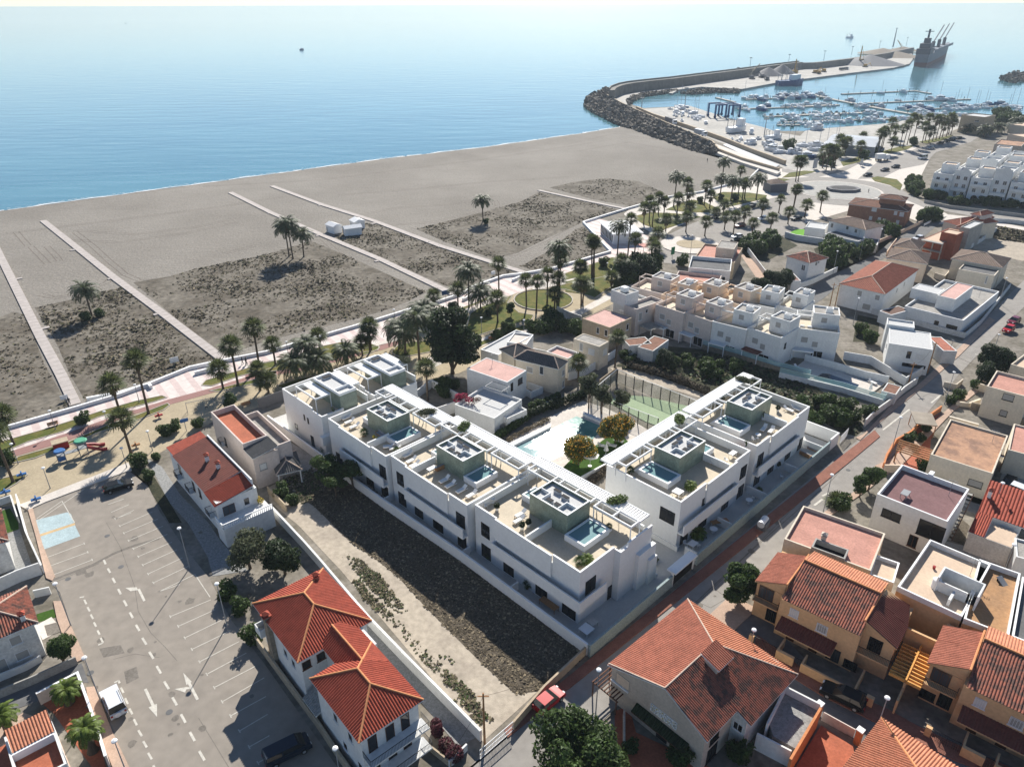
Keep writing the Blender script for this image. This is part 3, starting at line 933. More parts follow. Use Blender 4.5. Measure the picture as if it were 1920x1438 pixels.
for(a0,a1,a2),(b0,b1,b2)in zip(inner,inner[1:]):
 L=(b0-a0).length;n=max(6,int(L/1.2));nr=(a2-a0).normalized();wv=[0]*(n+1)
 prev=None
 for k in range(n+1):
  p=a0.lerp(b0,k/n)
  s_=p.x*.11+p.y*.07
  off=.45+.5*math.sin(s_*1.3)+.35*math.sin(s_*3.1+1)+rg.uniform(-.15,.15)
  th=.35+.3*math.sin(s_*2.3+2)+rg.uniform(0,.5)
  cur=(p+nr*(off-.3),p+nr*(off+max(.12,th)))
  if prev and rg.random()<.96:
   fm.poly([(prev[0].x,prev[0].y,-.95),(cur[0].x,cur[0].y,-.95),(cur[1].x,cur[1].y,-.955),(prev[1].x,prev[1].y,-.955)])
  if prev and rg.random()<.6:
   e=nr*rg.uniform(2.0,3.2);t=rg.uniform(.1,.35)
   fm.poly([tuple(x)for x in((prev[0]+e)*1,(cur[0]+e),(cur[0]+e+nr*t),(prev[0]+e+nr*t))][:0]or[((prev[0]+e).x,(prev[0]+e).y,-.96),((cur[0]+e).x,(cur[0]+e).y,-.96),((cur[0]+e+nr*t).x,(cur[0]+e+nr*t).y,-.96),((prev[0]+e+nr*t).x,(prev[0]+e+nr*t).y,-.96)])
  prev=cur
tag(structure('surf_foam',fm,'foam'),None,None)
PW=cv(L1,-500,925,-100,820,0,790,140,750,560,630,860,540,1080,460,1350,350,1540,310,1892,240)+cv(N2,100,715,420,615,620,560,800,500,900,440,1150,350,1320,330,1550,290,1920,180)+cv(M3,370,760)
PW2=cv(M3,370,760,145,520,270,480,530,400,850,310,1110,270,1500,165,1590,75)
RB=cv(M1,1540,1350,1210,1240,950,1180,700,1080,450,995)
def beach_edge():
 return[(t[1].x,t[1].y)for t in inner]
sp_=beach_edge()+[(P(p).x,P(p).y)for p in RB[::-1]]+[(P(p).x,P(p).y)for p in PW2[::-1]]+[(P(p).x,P(p).y)for p in PW[::-1]]
q=MB();q.prism(sp_,-.2,0.022)
structure('beach_sand',q,'sand')
DUNES=[cv(FULL,-300,640,0,595,25,585,45,590,60,622,84,684,132,768,60,788,0,803,-300,880),cv(FULL,65,577,135,562,175,550,230,540,262,565,312,605,388,660,402,674,355,686,285,712,160,752,130,700,108,648,80,600),cv(FULL,250,530,312,520,375,502,480,482,526,470,583,452,646,478,739,520,800,548,735,578,668,598,590,616,500,640,432,662,415,660,337,603),cv(FULL,610,430,682,419,739,426,809,455,890,482,965,510,905,524,866,548,830,534,739,495,640,452),cv(FULL,780,430,898,400,972,380,1022,356,1090,376,1168,397,1094,417,1030,445,972,474,925,486,840,456),cv(FULL,1030,352,1075,342,1129,335,1197,340,1250,364,1185,388,1110,374),cv(FULL,1035,468,1079,430,1095,425,1126,458,1140,474,1060,494,1000,506,975,500),]
q=MB()
for d in DUNES:
 q.prism([(P(p).x,P(p).y)for p in d],0.0,0.035)
structure('dune_ground',q,'dune_ground')
BW=[cv(FULL,-12,455,5,490,25,530,50,580,76,632,102,680,116,706,142,760),cv(FULL,81,415,140,462,212,520,300,585,424,680),cv(FULL,432,362,508,400,604,442,710,486,850,553),cv(FULL,510,350,604,385,700,415,824,462,988,514),cv(FULL,1010,358,1100,378,1179,394)]
BWL=['leftmost boardwalk crossing the sand and scrub to the promenade','second boardwalk from the left, running past the lone near palm','long boardwalk beside the clump of three beach palms','boardwalk starting behind the white beach huts','short far boardwalk near the white beach restaurant']
for k,path in enumerate(BW):
 w_=2.1 if k<4 else 1.7
 o0=P(path[0]);d0=(P(path[-1])-o0);ang=math.atan2(d0.y,d0.x)
 q=MB();R_=Matrix.Rotation(-ang,3,'Z')
 pts=[R_@(P(p)-o0)for p in path]
 q.wallpath(pts,w_,.02,.30)
 o=q.build('boardwalk','boardwalk_planks');o.location=o0;o.rotation_euler=(0,0,ang)
 o['kind']='structure'
q=MB();rg=random.Random(4)
def track(k,*xy):
 pts=[P(p)for p in cv(k,*xy)];sm=[]
 for a_,b_ in zip(pts,pts[1:]):
  m_=max(1,int((b_-a_).length/3));sm+=[a_.lerp(b_,i/m_)for i in range(m_)]
 for off in(-.85,.85):
  path=[]
  for i,p in enumerate(sm[:-1]):
   d=(sm[i+1]-p).normalized();path.append(p+Vector((-d.y,d.x,0))*(off+rg.uniform(-.05,.05)))
  if len(path)>2:q.wallpath(path,.32,.0,.028)
track(N3,560,220,700,330,820,440,940,540,1060,590,1300,560,1900,400);track(N3,230,330,300,400,400,500);track(N3,350,330,420,400,480,480);track(N3,120,220,180,290,240,355);track(N3,300,690,420,715,600,680,800,600,840,560,780,500,640,400);track(N3,480,280,900,300,1400,230,1900,120)
track(N3,560,210,1000,240,1500,180,1900,90);track(N4,0,440,160,400,280,370);track(N4,520,360,640,470,800,570,930,620);track(N4,480,835,700,770,900,710,1080,650);track(N4,1000,300,1200,370,1400,440,1530,450,1700,370,1860,280);track(N4,860,290,1100,275,1300,230,1450,190,1440,160,1350,150);track(N4,700,240,900,200,1200,180,1500,120);track(N4,600,130,900,110,1400,60,1900,30);track(N4,50,180,90,200,60,215);track(M1,100,1200,500,1130,900,1200,1200,1300);track(M1,0,1150,400,1060,800,1120);track(FULL,0,440,200,415,400,390,560,365);track(FULL,380,350,600,338,900,300,1150,262)
structure('tyre_tracks',q,'wet_sand')
for px in cv(N3,135,575,335,945,555,358,840,572,1185,838)+cv(N4,248,228,503,345,815,480,512,186,795,282,1143,403):
 p=P(px);q=MB();q.obox((p.x,p.y,.02),(2.2,1.2,.22),math.radians(40));
 o=q.build('boardwalk_pad','boardwalk_planks');o['kind']='structure'
def scatter(poly_px,n,smin,smax,seed,ragged=True,dens=None):
 poly=[(P(p).x,P(p).y)for p in poly_px]
 xs,ys=[p[0]for p in poly],[p[1]for p in poly]
 rg=random.Random(seed);out=[]
 t=0
 while len(out)<n and t<n*30:
  t+=1
  x,y=rg.uniform(min(xs),max(xs)),rg.uniform(min(ys),max(ys))
  if not inpoly(x,y,poly):continue
  v=math.sin(x*.21+1.3*math.sin(y*.13))+math.sin(y*.27+1.1*math.sin(x*.17))+.8*math.sin(x*.06+y*.08+seed)
  if ragged and v<rg.uniform(-1.6,1.2):continue
  s_=rg.uniform(smin,smax)*(1.25 if v>1 else 1)
  out.append((x,y,s_))
 return out
def tuft_mesh(name,spots,mats,seed,nq=5,z=0.03,hk=.8):
 rg=np.random.default_rng(seed);n=len(spots)
 sp=np.array(spots);V=np.zeros((n,nq,4,3));
 for k in range(nq):
  a=rg.random(n)*6.283;el=rg.random(n)*.9+.1
  ox=(rg.random(n)-.5)*sp[:,2]*.9;oy=(rg.random(n)-.5)*sp[:,2]*.9
  cx,cy=sp[:,0]+ox,sp[:,1]+oy;s_=sp[:,2]*(0.5+.5*rg.random(n))
  dx,dy=np.cos(a)*s_,np.sin(a)*s_;h_=s_*el*hk
  V[:,k,0]=np.stack([cx-dx*.5,cy-dy*.5,np.full(n,z)],1)
  V[:,k,1]=np.stack([cx-dy*.45,cy+dx*.45,z+h_*.75],1)
  V[:,k,2]=np.stack([cx+dx*.5,cy+dy*.5,z+h_*.5],1)
  V[:,k,3]=np.stack([cx+dy*.45,cy-dx*.45,z+h_*.15],1)
 mi=rg.integers(0,len(mats),n*nq)
 return quads_mesh(name,V.reshape(-1,3),None,None,mats,mi)
sc=[]
for k,(d,n)in enumerate(zip(DUNES,(1100,1700,2600,1100,1500,350,450))):
 sc+=scatter(d,int(n*1.5),.18,.72,k)
tag(tuft_mesh('dune_scrub',sc,['scrub','scrub','scrub_green','scrub_dry'],1),None,None,kind='stuff')
sc=scatter(cv(FULL,880,350,940,330,1040,345,1020,372,960,380),160,.3,.8,11)+scatter(cv(FULL,1000,420,1100,400,1180,398,1100,430,1000,480,900,520),160,.3,.8,12)
# --- promenade and park
Z=0.05
SB=cv(L1,-500,1120,-50,985,0,970,380,870,760,735,1100,615,1400,525,1892,400)+cv(N2,90,915,300,835,860,640,1170,510,1500,400,1700,370,1920,320)+cv(M3,300,905,600,830,760,780)
q=MB()
o0=P((0,820));ang=math.radians(37)
R_=Matrix.Rotation(-ang,3,'Z')
pp=[R_@(P(p)-o0)for p in PW+cv(M3,145,520,270,480,540,560,700,640)+SB[::-1]]
q.prism([(p.x,p.y)for p in pp],-.1,Z)
o=structure('promenade',q,'promenade_paving');o.location=o0;o.rotation_euler=(0,0,ang)
pk=MB()
pk.prism([(P(p).x,P(p).y)for p in SB+cv(FULL,1235,520,1140,575,1085,600,860,700,760,720,640,770,545,745,400,790,265,870,160,920,60,945,0,950,-130,1000)],-.1,.03)
structure('park_gravel_ground',pk,'garden_gravel')
ground('cycle_path',cv(L1,-300,1020,60,935,450,810,760,700,950,640,1200,562,1500,482,1820,382,1960,345,1960,380,1830,412,1500,518,1200,600,960,665,770,737,470,860,80,975,-300,1070),Z+.012,'cycle_path')
ground('park_path',cv(L2,0,345,90,320,420,290,760,200,1080,110,1230,75,1240,100,1090,150,760,235,400,330,80,365,0,385),Z+.012,'cycle_path')
ground('park_path',cv(N2,80,900,330,820,620,705,820,625,1020,555,1040,575,840,650,640,735,340,850,130,910),Z+.012,'pavement_pale')
ground('park_pavement',cv(FULL,800,672,880,640,1010,603,1090,578,1150,545,1200,527,1205,533,1155,555,1090,590,1010,616,880,656,812,690),Z+.006,'pavement_pale')
ground('park_pavement',cv(FULL,1060,522,1150,500,1215,480,1216,488,1150,509,1060,532,1000,545,996,536),Z+.02,'pavement_pale')
LAWNS=[cv(L1,-300,950,0,868,280,788,560,700,740,640,960,578,1150,538,1185,552,1100,580,900,632,700,690,450,792,200,865,50,930,-300,1010),cv(L1,90,1005,130,972,480,872,760,747,960,682,1190,592,1205,605,1160,640,980,710,700,800,480,890,250,980,100,1015),cv(L1,1430,465,1460,430,1892,305,1960,290,1960,335,1700,400,1500,470),cv(L1,1490,505,1892,402,1960,385,1960,420,1550,508),cv(L1,-300,1220,0,1130,180,1085,195,1100,120,1160,0,1230,-300,1330),cv(L2,30,320,60,275,190,245,300,232,420,205,590,130,760,95,1000,110,1062,128,1050,160,880,180,700,232,420,300,120,335),cv(L2,250,440,420,385,600,350,760,315,740,345,500,400,300,460),cv(N2,0,935,130,912,140,930,70,970,0,990),cv(N2,195,755,330,700,430,672,620,600,610,640,420,760,300,822,270,822,225,795),cv(N2,240,960,290,905,420,880,560,870,560,960,330,1005,260,985),cv(N2,780,612,900,570,1050,500,1062,525,960,560,810,622),cv(N2,880,650,960,600,1100,545,1225,500,1185,560,1280,640,1400,662,1380,700,1150,760,950,825,830,850),cv(N2,1530,445,1700,395,1920,358,2050,330,2050,420,1900,520,1760,475,1660,450),cv(N2,950,885,1300,750,1600,655,1620,690,1290,790,960,912),cv(N2,1660,342,1920,240,2030,210,2030,300,1900,335,1670,365),cv(M3,0,930,200,860,380,800,600,790,620,820,500,860,300,912,0,985),cv(M3,0,1000,250,940,480,890,700,850,760,840,790,890,600,980,420,1050,230,1110,0,1080),cv(M3,545,465,700,432,900,440,1110,466,960,520,780,580,640,530),cv(M3,820,410,930,360,1050,328,1150,350,1275,415,1240,436,1000,428),cv(M3,1200,292,1290,265,1500,270,1650,292,1635,318,1400,372,1310,392,1225,325),cv(M3,1735,150,1840,160,1780,180),cv(M2,420,1240,560,1200,680,1205,560,1245,440,1275),cv(M2,740,1160,900,1115,1030,1105,960,1140,800,1178),cv(M2,0,1330,120,1312,225,1318,60,1362,-60,1370),cv(M4,670,62,720,50,880,75,925,120,905,165,820,120,700,90),cv(M2,1060,1075,1200,1050,1340,1020,1270,1060,1120,1090),]
q=MB()
for k,d in enumerate(LAWNS):q.prism([(P(p).x,P(p).y)for p in d],0.0-.002*k,Z+.035+.002*k)
q2=MB();c=P(N2(1478,535));
q.prism([(c.x+7.6*math.cos(t*.2618),c.y+7.6*math.sin(t*.2618))for t in range(24)],0,Z+.08)
structure('park_lawns',q,'lawn')
q2.wallpath([(c.x+7.8*math.cos(t*.2618),c.y+7.8*math.sin(t*.2618))for t in range(24)],.3,.0,.3,True)
for k,d in enumerate(LAWNS[:13]):
 q2.wallpath([(P(p).x,P(p).y)for p in d],.18,-.01-.001*k,Z+.09+.0013*k,True)
structure('lawn_kerbs',q2,'kerb')
q=MB()
for path,w_ in((PW,.55),(PW2,.5)):
 q.use('cap_white').wallpath([(P(p).x,P(p).y)for p in path],w_,0,.75)
tag(q.build('promenade_wall'),'long low white wall between the promenade and the beach','wall')
for px,lab in((cv(L1,620,575,860,530,1060,470,1075,490),'low white ramp wall beside the boardwalk entrance'),(cv(L1,1385,390,1480,365,1600,330),'short white bench wall on the wide promenade'),(cv(N2,820,545,1030,450),'low white ramp wall near the solar sign'),(cv(N2,1225,385,1310,350),'short white bench wall by the boardwalk end')):
 q=MB();q.wallpath([(P(p).x,P(p).y)for p in px],.6,0,.8)
 tag(q.build('low_wall','cap_white'),lab,'wall')
# --- town ground, roads
ground('promenade_road',cv(M3,720,830,770,700,820,620,1040,520,1250,440,1460,380,1700,310,1960,255,1960,560,1740,632,1440,735,1400,720,1150,790,930,860),.04,'asphalt_road')
ground('seafront_pavement',cv(M3,540,560,640,560,790,640,880,560,1100,470,1260,440,1460,380,1640,330,1960,250,1960,90,1800,60,1500,165,1110,272,850,312,530,402,480,440),.035,'pavement_pale')
ground('seafront_plaza',cv(M4,-120,60,0,0,120,-160,400,-260,900,-300,1150,-100,1080,40,920,160,1120,270,1300,360,1500,380,2100,500,2100,620,1700,560,1280,440,1060,420,900,360,700,330,480,330,100,440,-120,560),.03,'pavement_pale')
ground('far_road',cv(M4,920,165,1120,268,1500,330,2000,400,2000,445,1500,375,1100,300,860,200),.055,'asphalt_road')
ground('far_street',cv(M4,150,975,390,810,700,680,860,570,1090,450,1200,390,1290,375,1150,500,1000,620,800,705,620,790,420,925,280,1045,160,1120,60,1100),.04,'asphalt_dark')
ground('main_street',cv(FULL,880,1438,860,1460,945,1368,1100,1240,1577,850,1640,800,1760,684,1905,540,2120,330,2160,400,2060,440,1895,600,1800,700,1705,815,1650,885,1550,968,1480,1020,1370,1130,1290,1200,1130,1350,1020,1500),.04,'asphalt_road')
ground('side_street',cv(FULL,1340,1160,1430,1150,1540,1268,1640,1325,1800,1390,1990,1480,1800,1500,1640,1410,1540,1345,1480,1300,1420,1240),.045,'asphalt_dark')
ground('side_street_pavement',cv(K4,60,690,200,790,330,890,640,1040,800,1110,960,1200,1300,1360,1500,1440,1500,1520,1180,1400,900,1260,700,1170,420,1030,180,880,40,760),.15,'pavement_red')
ground('street_pavement',cv(FULL,945,1366,1104,1236,1577,855,1640,806,1650,818,1590,868,1112,1254,952,1382),.15,'pavement_red')
ground('street_pavement',cv(M5,500,800,560,770,780,540,960,410,1260,140,1500,-100,1540,-80,1270,190,990,430,800,580,600,750,530,820),.15,'pavement_pink')
ground('street_pavement',cv(M5,1480,330,1410,400,1170,600,870,870,760,960,640,1010,660,1050,520,1180,300,1330,90,1480,130,1520,340,1360,600,1180,720,1080,860,990,1230,600,1480,400),.15,'pavement_pink')
ground('street_pavement',cv(FULL,1290,1190,1370,1115,1420,1140,1330,1225),.15,'pavement_pink')
def disc(name,px,r,z0,z1,m):
 c=P(px);q=MB();q.prism([(c.x+r*math.cos(t*.1963),c.y+r*math.sin(t*.1963))for t in range(32)],z0,z1)
 return structure(name,q,m)
disc('roundabout_island',M3(1020,700),9.6,0,.25,'pavement_pale')
disc('roundabout_centre',M3(1030,695),4.8,.2,.33,'garden_gravel')
disc('roundabout_road',M4(400,165),27,.0,.06,'asphalt_road')
disc('roundabout_apron',M4(390,163),18,.0,.16,'pavement_pale')
disc('roundabout_island',M4(390,163),17,.0,.22,'concrete')
LOT=cv(FULL,60,950,130,925,200,900,243,880,275,905,300,960,345,1025,392,1083,432,1160,500,1250,560,1335,633,1438,720,1560,330,1700,235,1438,195,1330,152,1225,112,1110,96,1092,78,1040)
ground('parking_lot',LOT,.04,'asphalt_lot')
ground('parking_pavement',cv(L1,130,1310,240,1270,910,1010,935,1065,890,1075,320,1290,200,1345),.17,'pavement_pale')
ground('lot_pavement',cv(K1,150,-40,200,130,260,370,295,385,310,360,240,180,190,0,175,-60),.16,'pavement_pink')
ground('lot_pavement',cv(K1,300,500,345,500,375,580,445,740,480,820,420,850,370,740,320,600),.16,'pavement_pink')
ground('lot_pavement',cv(K1,485,985,540,980,565,1060,640,1250,730,1438,640,1450,560,1250,500,1080),.16,'pavement_pink')
ground('side_alley',cv(K1,0,1050,200,960,330,900,460,850,500,960,440,960,250,1050,60,1120,-60,1160),.03,'asphalt_dark')
ground('blue_bays',cv(K1,180,50,380,0,400,10,420,60,210,130),.052,'blue_paint')
ground('blue_bays',cv(K1,213,142,422,72,452,135,242,212),.052,'blue_paint')
ground('hatched_strip',cv(K1,208,130,420,60,425,72,212,142),.053,'ochre_paint')
pm=MB()
def line(k,x0,y0,x1,y1,w_=.11,z=.056):
 a,b=P(k(x0,y0)),P(k(x1,y1));d=(b-a).normalized();n=Vector((-d.y,d.x,0))*w_/2
 pm.poly([(p.x,p.y,z)for p in(a-n,b-n,b+n,a+n)])
 return a,b,d,n
T=[(960,590,1190,495),(1005,645,1215,550),(1042,710,1250,610),(1082,775,1300,670),(1125,845,1350,730),(1166,915,1390,795),(1208,990,1440,870),(1253,1070,1490,935),(1300,1150,1500,1040),(1350,1235,1510,1140),(1405,1325,1520,1260),(1455,1415,1560,1350),(650,40,740,5),(675,80,860,0),(698,120,890,40),(725,162,920,80),(752,208,945,125),(780,252,970,170),(805,300,1000,212),(835,350,1030,258),(865,400,1065,305)]
for x0,y0,x1,y1 in T:
 a,b,d,n=line(K1,x0,y0,x1,y1)
 pm.poly([(p.x,p.y,.056)for p in(a-n*5-d*.05,a+n*5-d*.05,a+n*5+d*.07,a-n*5+d*.07)])
for x0,y0,x1,y1 in[(262,258,475,178),(282,305,495,227),(300,355,520,270)]:
 a,b,d,n=line(K1,x0,y0,x1,y1)
 pm.poly([(p.x,p.y,.056)for p in(b-n*5-d*.05,b+n*5-d*.05,b+n*5+d*.07,b-n*5+d*.07)])
for x0,y0,x1,y1 in[(895,450,1100,352),(895,450,1015,408),(765,1310,880,1270),(790,1365,915,1310),(820,1412,950,1350),(1100,352,1185,480)]:
 line(K1 if x1 in(1100,1015,1185)else L1,x0,y0,x1,y1)
for x0,y0,x1,y1 in[(260,1410,440,1285),(440,1285,530,1438),(250,1438,600,1200)]:line(L1,x0,y0,x1,y1,.12)
for x0,y0,x1,y1 in[(585,270,597,295),(608,318,622,343),(635,372,650,400),(666,434,682,464),(698,498,716,530),(732,566,750,598),(767,636,787,670),(803,710,826,747),(842,788,866,827),(884,868,908,910),(926,955,953,998),(973,1045,998,1090),(1021,1140,1047,1188),(1071,1240,1099,1291),(1124,1347,1154,1400),(1180,1460,1215,1530)]:
 line(K1,x0,y0,x1,y1,.26)
for x0,y0,x1,y1 in[(476,495,488,520),(494,536,507,560),(512,578,526,603),(530,622,543,647),(550,667,563,692),(568,710,582,738),(450,482,475,478),(555,750,583,738),(668,950,676,965),(645,962,670,950),(682,990,697,1020),(706,1050,722,1082),(730,1108,747,1140),(755,1168,773,1202),(781,1230,801,1264),(808,1292,829,1327),(836,1358,857,1394),(865,1428,880,1460)]:
 line(K1,x0,y0,x1,y1,.22)
def arrow(k,pts):
 pm.poly([(P(k(*p)).x,P(k(*p)).y,.057)for p in pts])
for x0,y0,x1,y1 in[(782,434,815,502),(820,998,866,1095),(1065,960,1115,1058),(1020,998,1072,992)]:line(K1,x0,y0,x1,y1,.3)
arrow(K1,[(707,428),(772,424),(778,440),(738,447)])
arrow(K1,[(838,1102),(886,1080),(886,1155)])
arrow(K1,[(1034,906),(1083,958),(1052,975)])
arrow(K1,[(985,998),(1056,986),(1045,1018)])
arrow(M5,[(1100,500),(1135,480),(1122,505)])
line(M5,1062,542,1118,498,.3)
for x0,y0,x1,y1 in[(1390,178,1465,192),(700,745,900,590)]:line(M5,x0,y0,x1,y1,.3)
for x0,y0,x1,y1 in[(245,1240,300,1215),(185,1310,250,1262)]:line(M5,x0,y0,x1,y1,.35)
structure('painted_markings',pm,'road_paint')
for cx_,cy_ in((300,68),(332,142)):
 p0=P(K1(cx_,cy_));ax_=(P(K1(cx_+40,cy_-15))-p0).normalized();ay_=Vector((-ax_.y,ax_.x,0))
 for i in range(9):
  t0,t1=math.pi*(-.9+i*.15),math.pi*(-.9+(i+1)*.15);pm.poly([tuple(p0+(ax_*math.cos(t)+ay_*math.sin(t))*r_+Vector((0,0,.058)))for t,r_ in((t0,.32),(t0,.42),(t1,.42),(t1,.32))])
 pm.poly([tuple(p0+ax_*x+ay_*y+Vector((0,0,.059)))for x,y in((-.05,.05),(.05,.05),(.05,.6),(-.05,.6))]);pm.poly([tuple(p0+ax_*x+ay_*y+Vector((0,0,.0593)))for x,y in((-.05,.05),(.4,.05),(.4,.15),(-.05,.15))]);pm.poly([tuple(p0+ax_*x+ay_*y+Vector((0,0,.059)))for x,y in((-.1,.68),(.1,.68),(.1,.86),(-.1,.86))])
q=MB();rg=random.Random(8)
def seam(k,*xy,w_=.16):q.wallpath([P(p)for p in cv(k,*xy)],w_,.03,.0455)
seam(K1,300,383,520,300,640,235,760,188,900,150,w_=.5);seam(K1,320,392,560,290,w_=.12);seam(K1,780,560,850,680,930,760,1000,840,w_=.07);seam(K1,600,60,680,200,760,420,780,560,w_=.07);seam(K1,1120,1160,1200,1290,1290,1438,w_=.07);seam(K1,640,830,760,800,900,820,w_=.06)
seam(FULL,1250,1180,1400,1040,1560,900,1700,740,1860,560,w_=.12);seam(FULL,1180,1240,1330,1110,1480,960,1640,810,w_=.09);seam(K3,1050,480,1180,540,1300,470,w_=.08);seam(K3,1200,430,1290,500,w_=.08);seam(K4,250,930,420,1080,640,1180,900,1300,w_=.08)
for k in range(46):
 if k<30:p=P((rg.uniform(110,480),rg.uniform(960,1420)))
 else:t=rg.random();p=P((1150+700*t+rg.uniform(-20,20),1290-700*t+rg.uniform(-15,15)))
 r_=rg.choice((.2,.3,.45,.7));q.prism([(p.x+r_*rg.uniform(.6,1.2)*math.cos(j*.7),p.y+r_*rg.uniform(.6,1.2)*math.sin(j*.7))for j in range(9)],.03,.0462+k*.00002)
for x,y,w_,h_ in((250,640,90,60),(560,770,120,50),(700,900,70,70),(420,330,60,30)):
 q.prism([(P(K1(x+dx,y+dy)).x,P(K1(x+dx,y+dy)).y)for dx,dy in((0,0),(w_,-h_*.4),(w_*1.2,h_*.5),(w_*.2,h_))],.03,.0442)
structure('asphalt_repairs',q,'asphalt_patch')
q=MB()
for k,x,y in((Z5,245,132),(Z5,463,1035),(K1,605,135),(K1,955,1128),(Z5,755,15),(M5,440,1045),(M5,290,1020)):
 p=P(k(x,y));q.prism([(p.x+.38*math.cos(t*.52),p.y+.38*math.sin(t*.52))for t in range(12)],.04,.052)
structure('manhole_covers',q,'asphalt_dark')
ground('vacant_lot',cv(L2,190,1240,640,1000,860,1150,1060,1310)+cv(FULL,760,970,1104,1218,1020,1285,905,1390,800,1260,640,1070,560,985,505,940),.02,'pale_dirt')
SCR=cv(K2,300,0,420,0)+cv(FULL,560,905,600,850,640,870,760,968,1104,1218,1020,1300,905,1160,800,1075,700,1010,600,950,570,960)
SC2=cv(FULL,560,905,590,865,650,870,760,970,1104,1218,1030,1294,965,1300,905,1245,850,1190,800,1140,745,1080,700,1045,662,1020,625,985,590,950,560,930)
ground('scrub_field',SC2,.03,'scrub_earth')
sc=scatter(SC2,7500,.15,.5,31,False)
tag(tuft_mesh('dry_scrub',sc,['scrub','scrub','scrub','scrub_dry'],2,4,.03,.5),None,None,kind='stuff')
vg=scatter(cv(K2,600,390,640,380,760,510,900,640,1010,770,1150,900,1290,1020,1330,1100,1280,1100,1130,960,960,800,830,640,700,520),450,.1,.4,41,True)+scatter(cv(K2,300,30,420,60,560,190,760,360,900,540,1100,740,1200,870,1130,850,900,620,700,420,560,270,400,110),900,.1,.4,43,True)+scatter(cv(K2,1230,1020,1400,1180,1330,1200,1180,1060),60,.3,.6,44,False)+scatter(cv(L2,230,1200,520,1100,600,1250,480,1380,330,1330),600,.15,.5,45,False)
tag(tuft_mesh('lot_weeds',vg,['scrub_green','leaf_mid','scrub_dry','scrub'],3,6),None,None,kind='stuff')
ground('concrete_yard',cv(L2,300,850,560,1000,640,1030,640,1130,340,1250,260,1180,210,900),.035,'grey_roof')
ground('gravel_yard',cv(L1,1040,980,1150,1040,1280,1240,1480,1438)+cv(K1,1250,170,1400,330,1200,360,1170,250,1060,60,950,-60),.03,'grey_gravel')
ground('planting_strip',cv(L1,910,990,1000,1050,1100,1120,1290,1438,1200,1438,1050,1180,930,1080),.04,'dark_garden')
ground('gravel_yard',cv(K2,640,560,900,830,1340,1250,1200,1320,1000,1080,700,700),.03,'grey_gravel')
ground('dark_plot',cv(N1,480,870,640,760,1080,800,1700,980,2000,1060)+cv(M5,560,740,500,790,380,760,0,520)+cv(N1,1150,1190,700,1040,340,940),.025,'dark_garden')
sc=scatter(cv(FULL,1190,670,1320,660,1450,690,1500,710,1618,800,1600,815,1500,770,1420,735,1330,720,1240,700,1160,690),1300,.4,1.1,51,False)
tag(tuft_mesh('plot_undergrowth',sc,['leaf_dark','scrub_green','scrub','leaf_mid'],4,6),None,None,kind='stuff')
ground('field',cv(M4,1640,440,2100,520,2200,700,1900,740,1500,640,1560,560),.03,'pale_dirt')
sc=scatter(cv(M4,1640,450,2000,520,2000,600,1700,560),500,.5,1.5,52)
tag(tuft_mesh('field_weeds',sc,['scrub_green','scrub','scrub_dry'],5,6),None,None,kind='stuff')
ground('green_plot',cv(M4,200,640,300,600,760,640,850,560,700,690,400,830,280,830),.04,'dark_garden')
ground('green_plot',cv(M3,1400,700,1760,620,1900,700,1640,830,1480,800),.04,'dark_garden')
ground('green_plot',cv(M4,560,1180,740,1220,720,1400,520,1400),.04,'dark_garden')
# --- the white terraced villas
CO=P((1088,1074),8.5);CA=math.radians(44.4)
cxv=Vector((math.cos(CA),math.sin(CA)));cyv=Vector((-math.sin(CA),math.cos(CA)))
def W(v,u,z=0.0):
 return Vector((CO.x+cxv.x*v+cyv.x*u,CO.y+cxv.y*v+cyv.y*u,z))
def lounger(loc,rz,label,m='fabric_white',group='white sun loungers on the roof terraces',back=.55):
 if 'lounger' not in PROTO:
  r=thing('sun_lounger','x','sun lounger')
  q=MB();q.box(-.32,-.95,.30,.32,.35,.36);q.box(-.32,-.95,.22,-.27,.95,.30);q.box(.27,-.95,.22,.32,.95,.30)
  q.build('frame','cap_white',r)
  q=MB();q.box(-.30,-.93,.365,.30,.34,.43)
  for a,b in((.34,.6),(.6,.9)):
   z0,z1=.40+(a-.34)*.75,.40+(b-.34)*.75
   q.poly([(-.3,a,z0),(.3,a,z0),(.3,b,z1),(-.3,b,z1)]);q.poly([(-.3,a,z0-.06),(.3,a,z0-.06),(.3,b,z1-.06),(-.3,b,z1-.06)])
   q.poly([(-.3,a,z0-.06),(-.3,a,z0),(-.3,b,z1),(-.3,b,z1-.06)]);q.poly([(.3,a,z0-.06),(.3,a,z0),(.3,b,z1),(.3,b,z1-.06)])
  q.build('mattress','fabric_white',r)
  for sx in(-.28,.28):
   for sy in(-.85,.6):
    l=MB();l.box(sx-.03,sy-.03,0,sx+.03,sy+.03,.22);l.build('leg','timber',r)
  PROTO['lounger']=[r,False]
 return place('lounger',loc,label,group,rz)
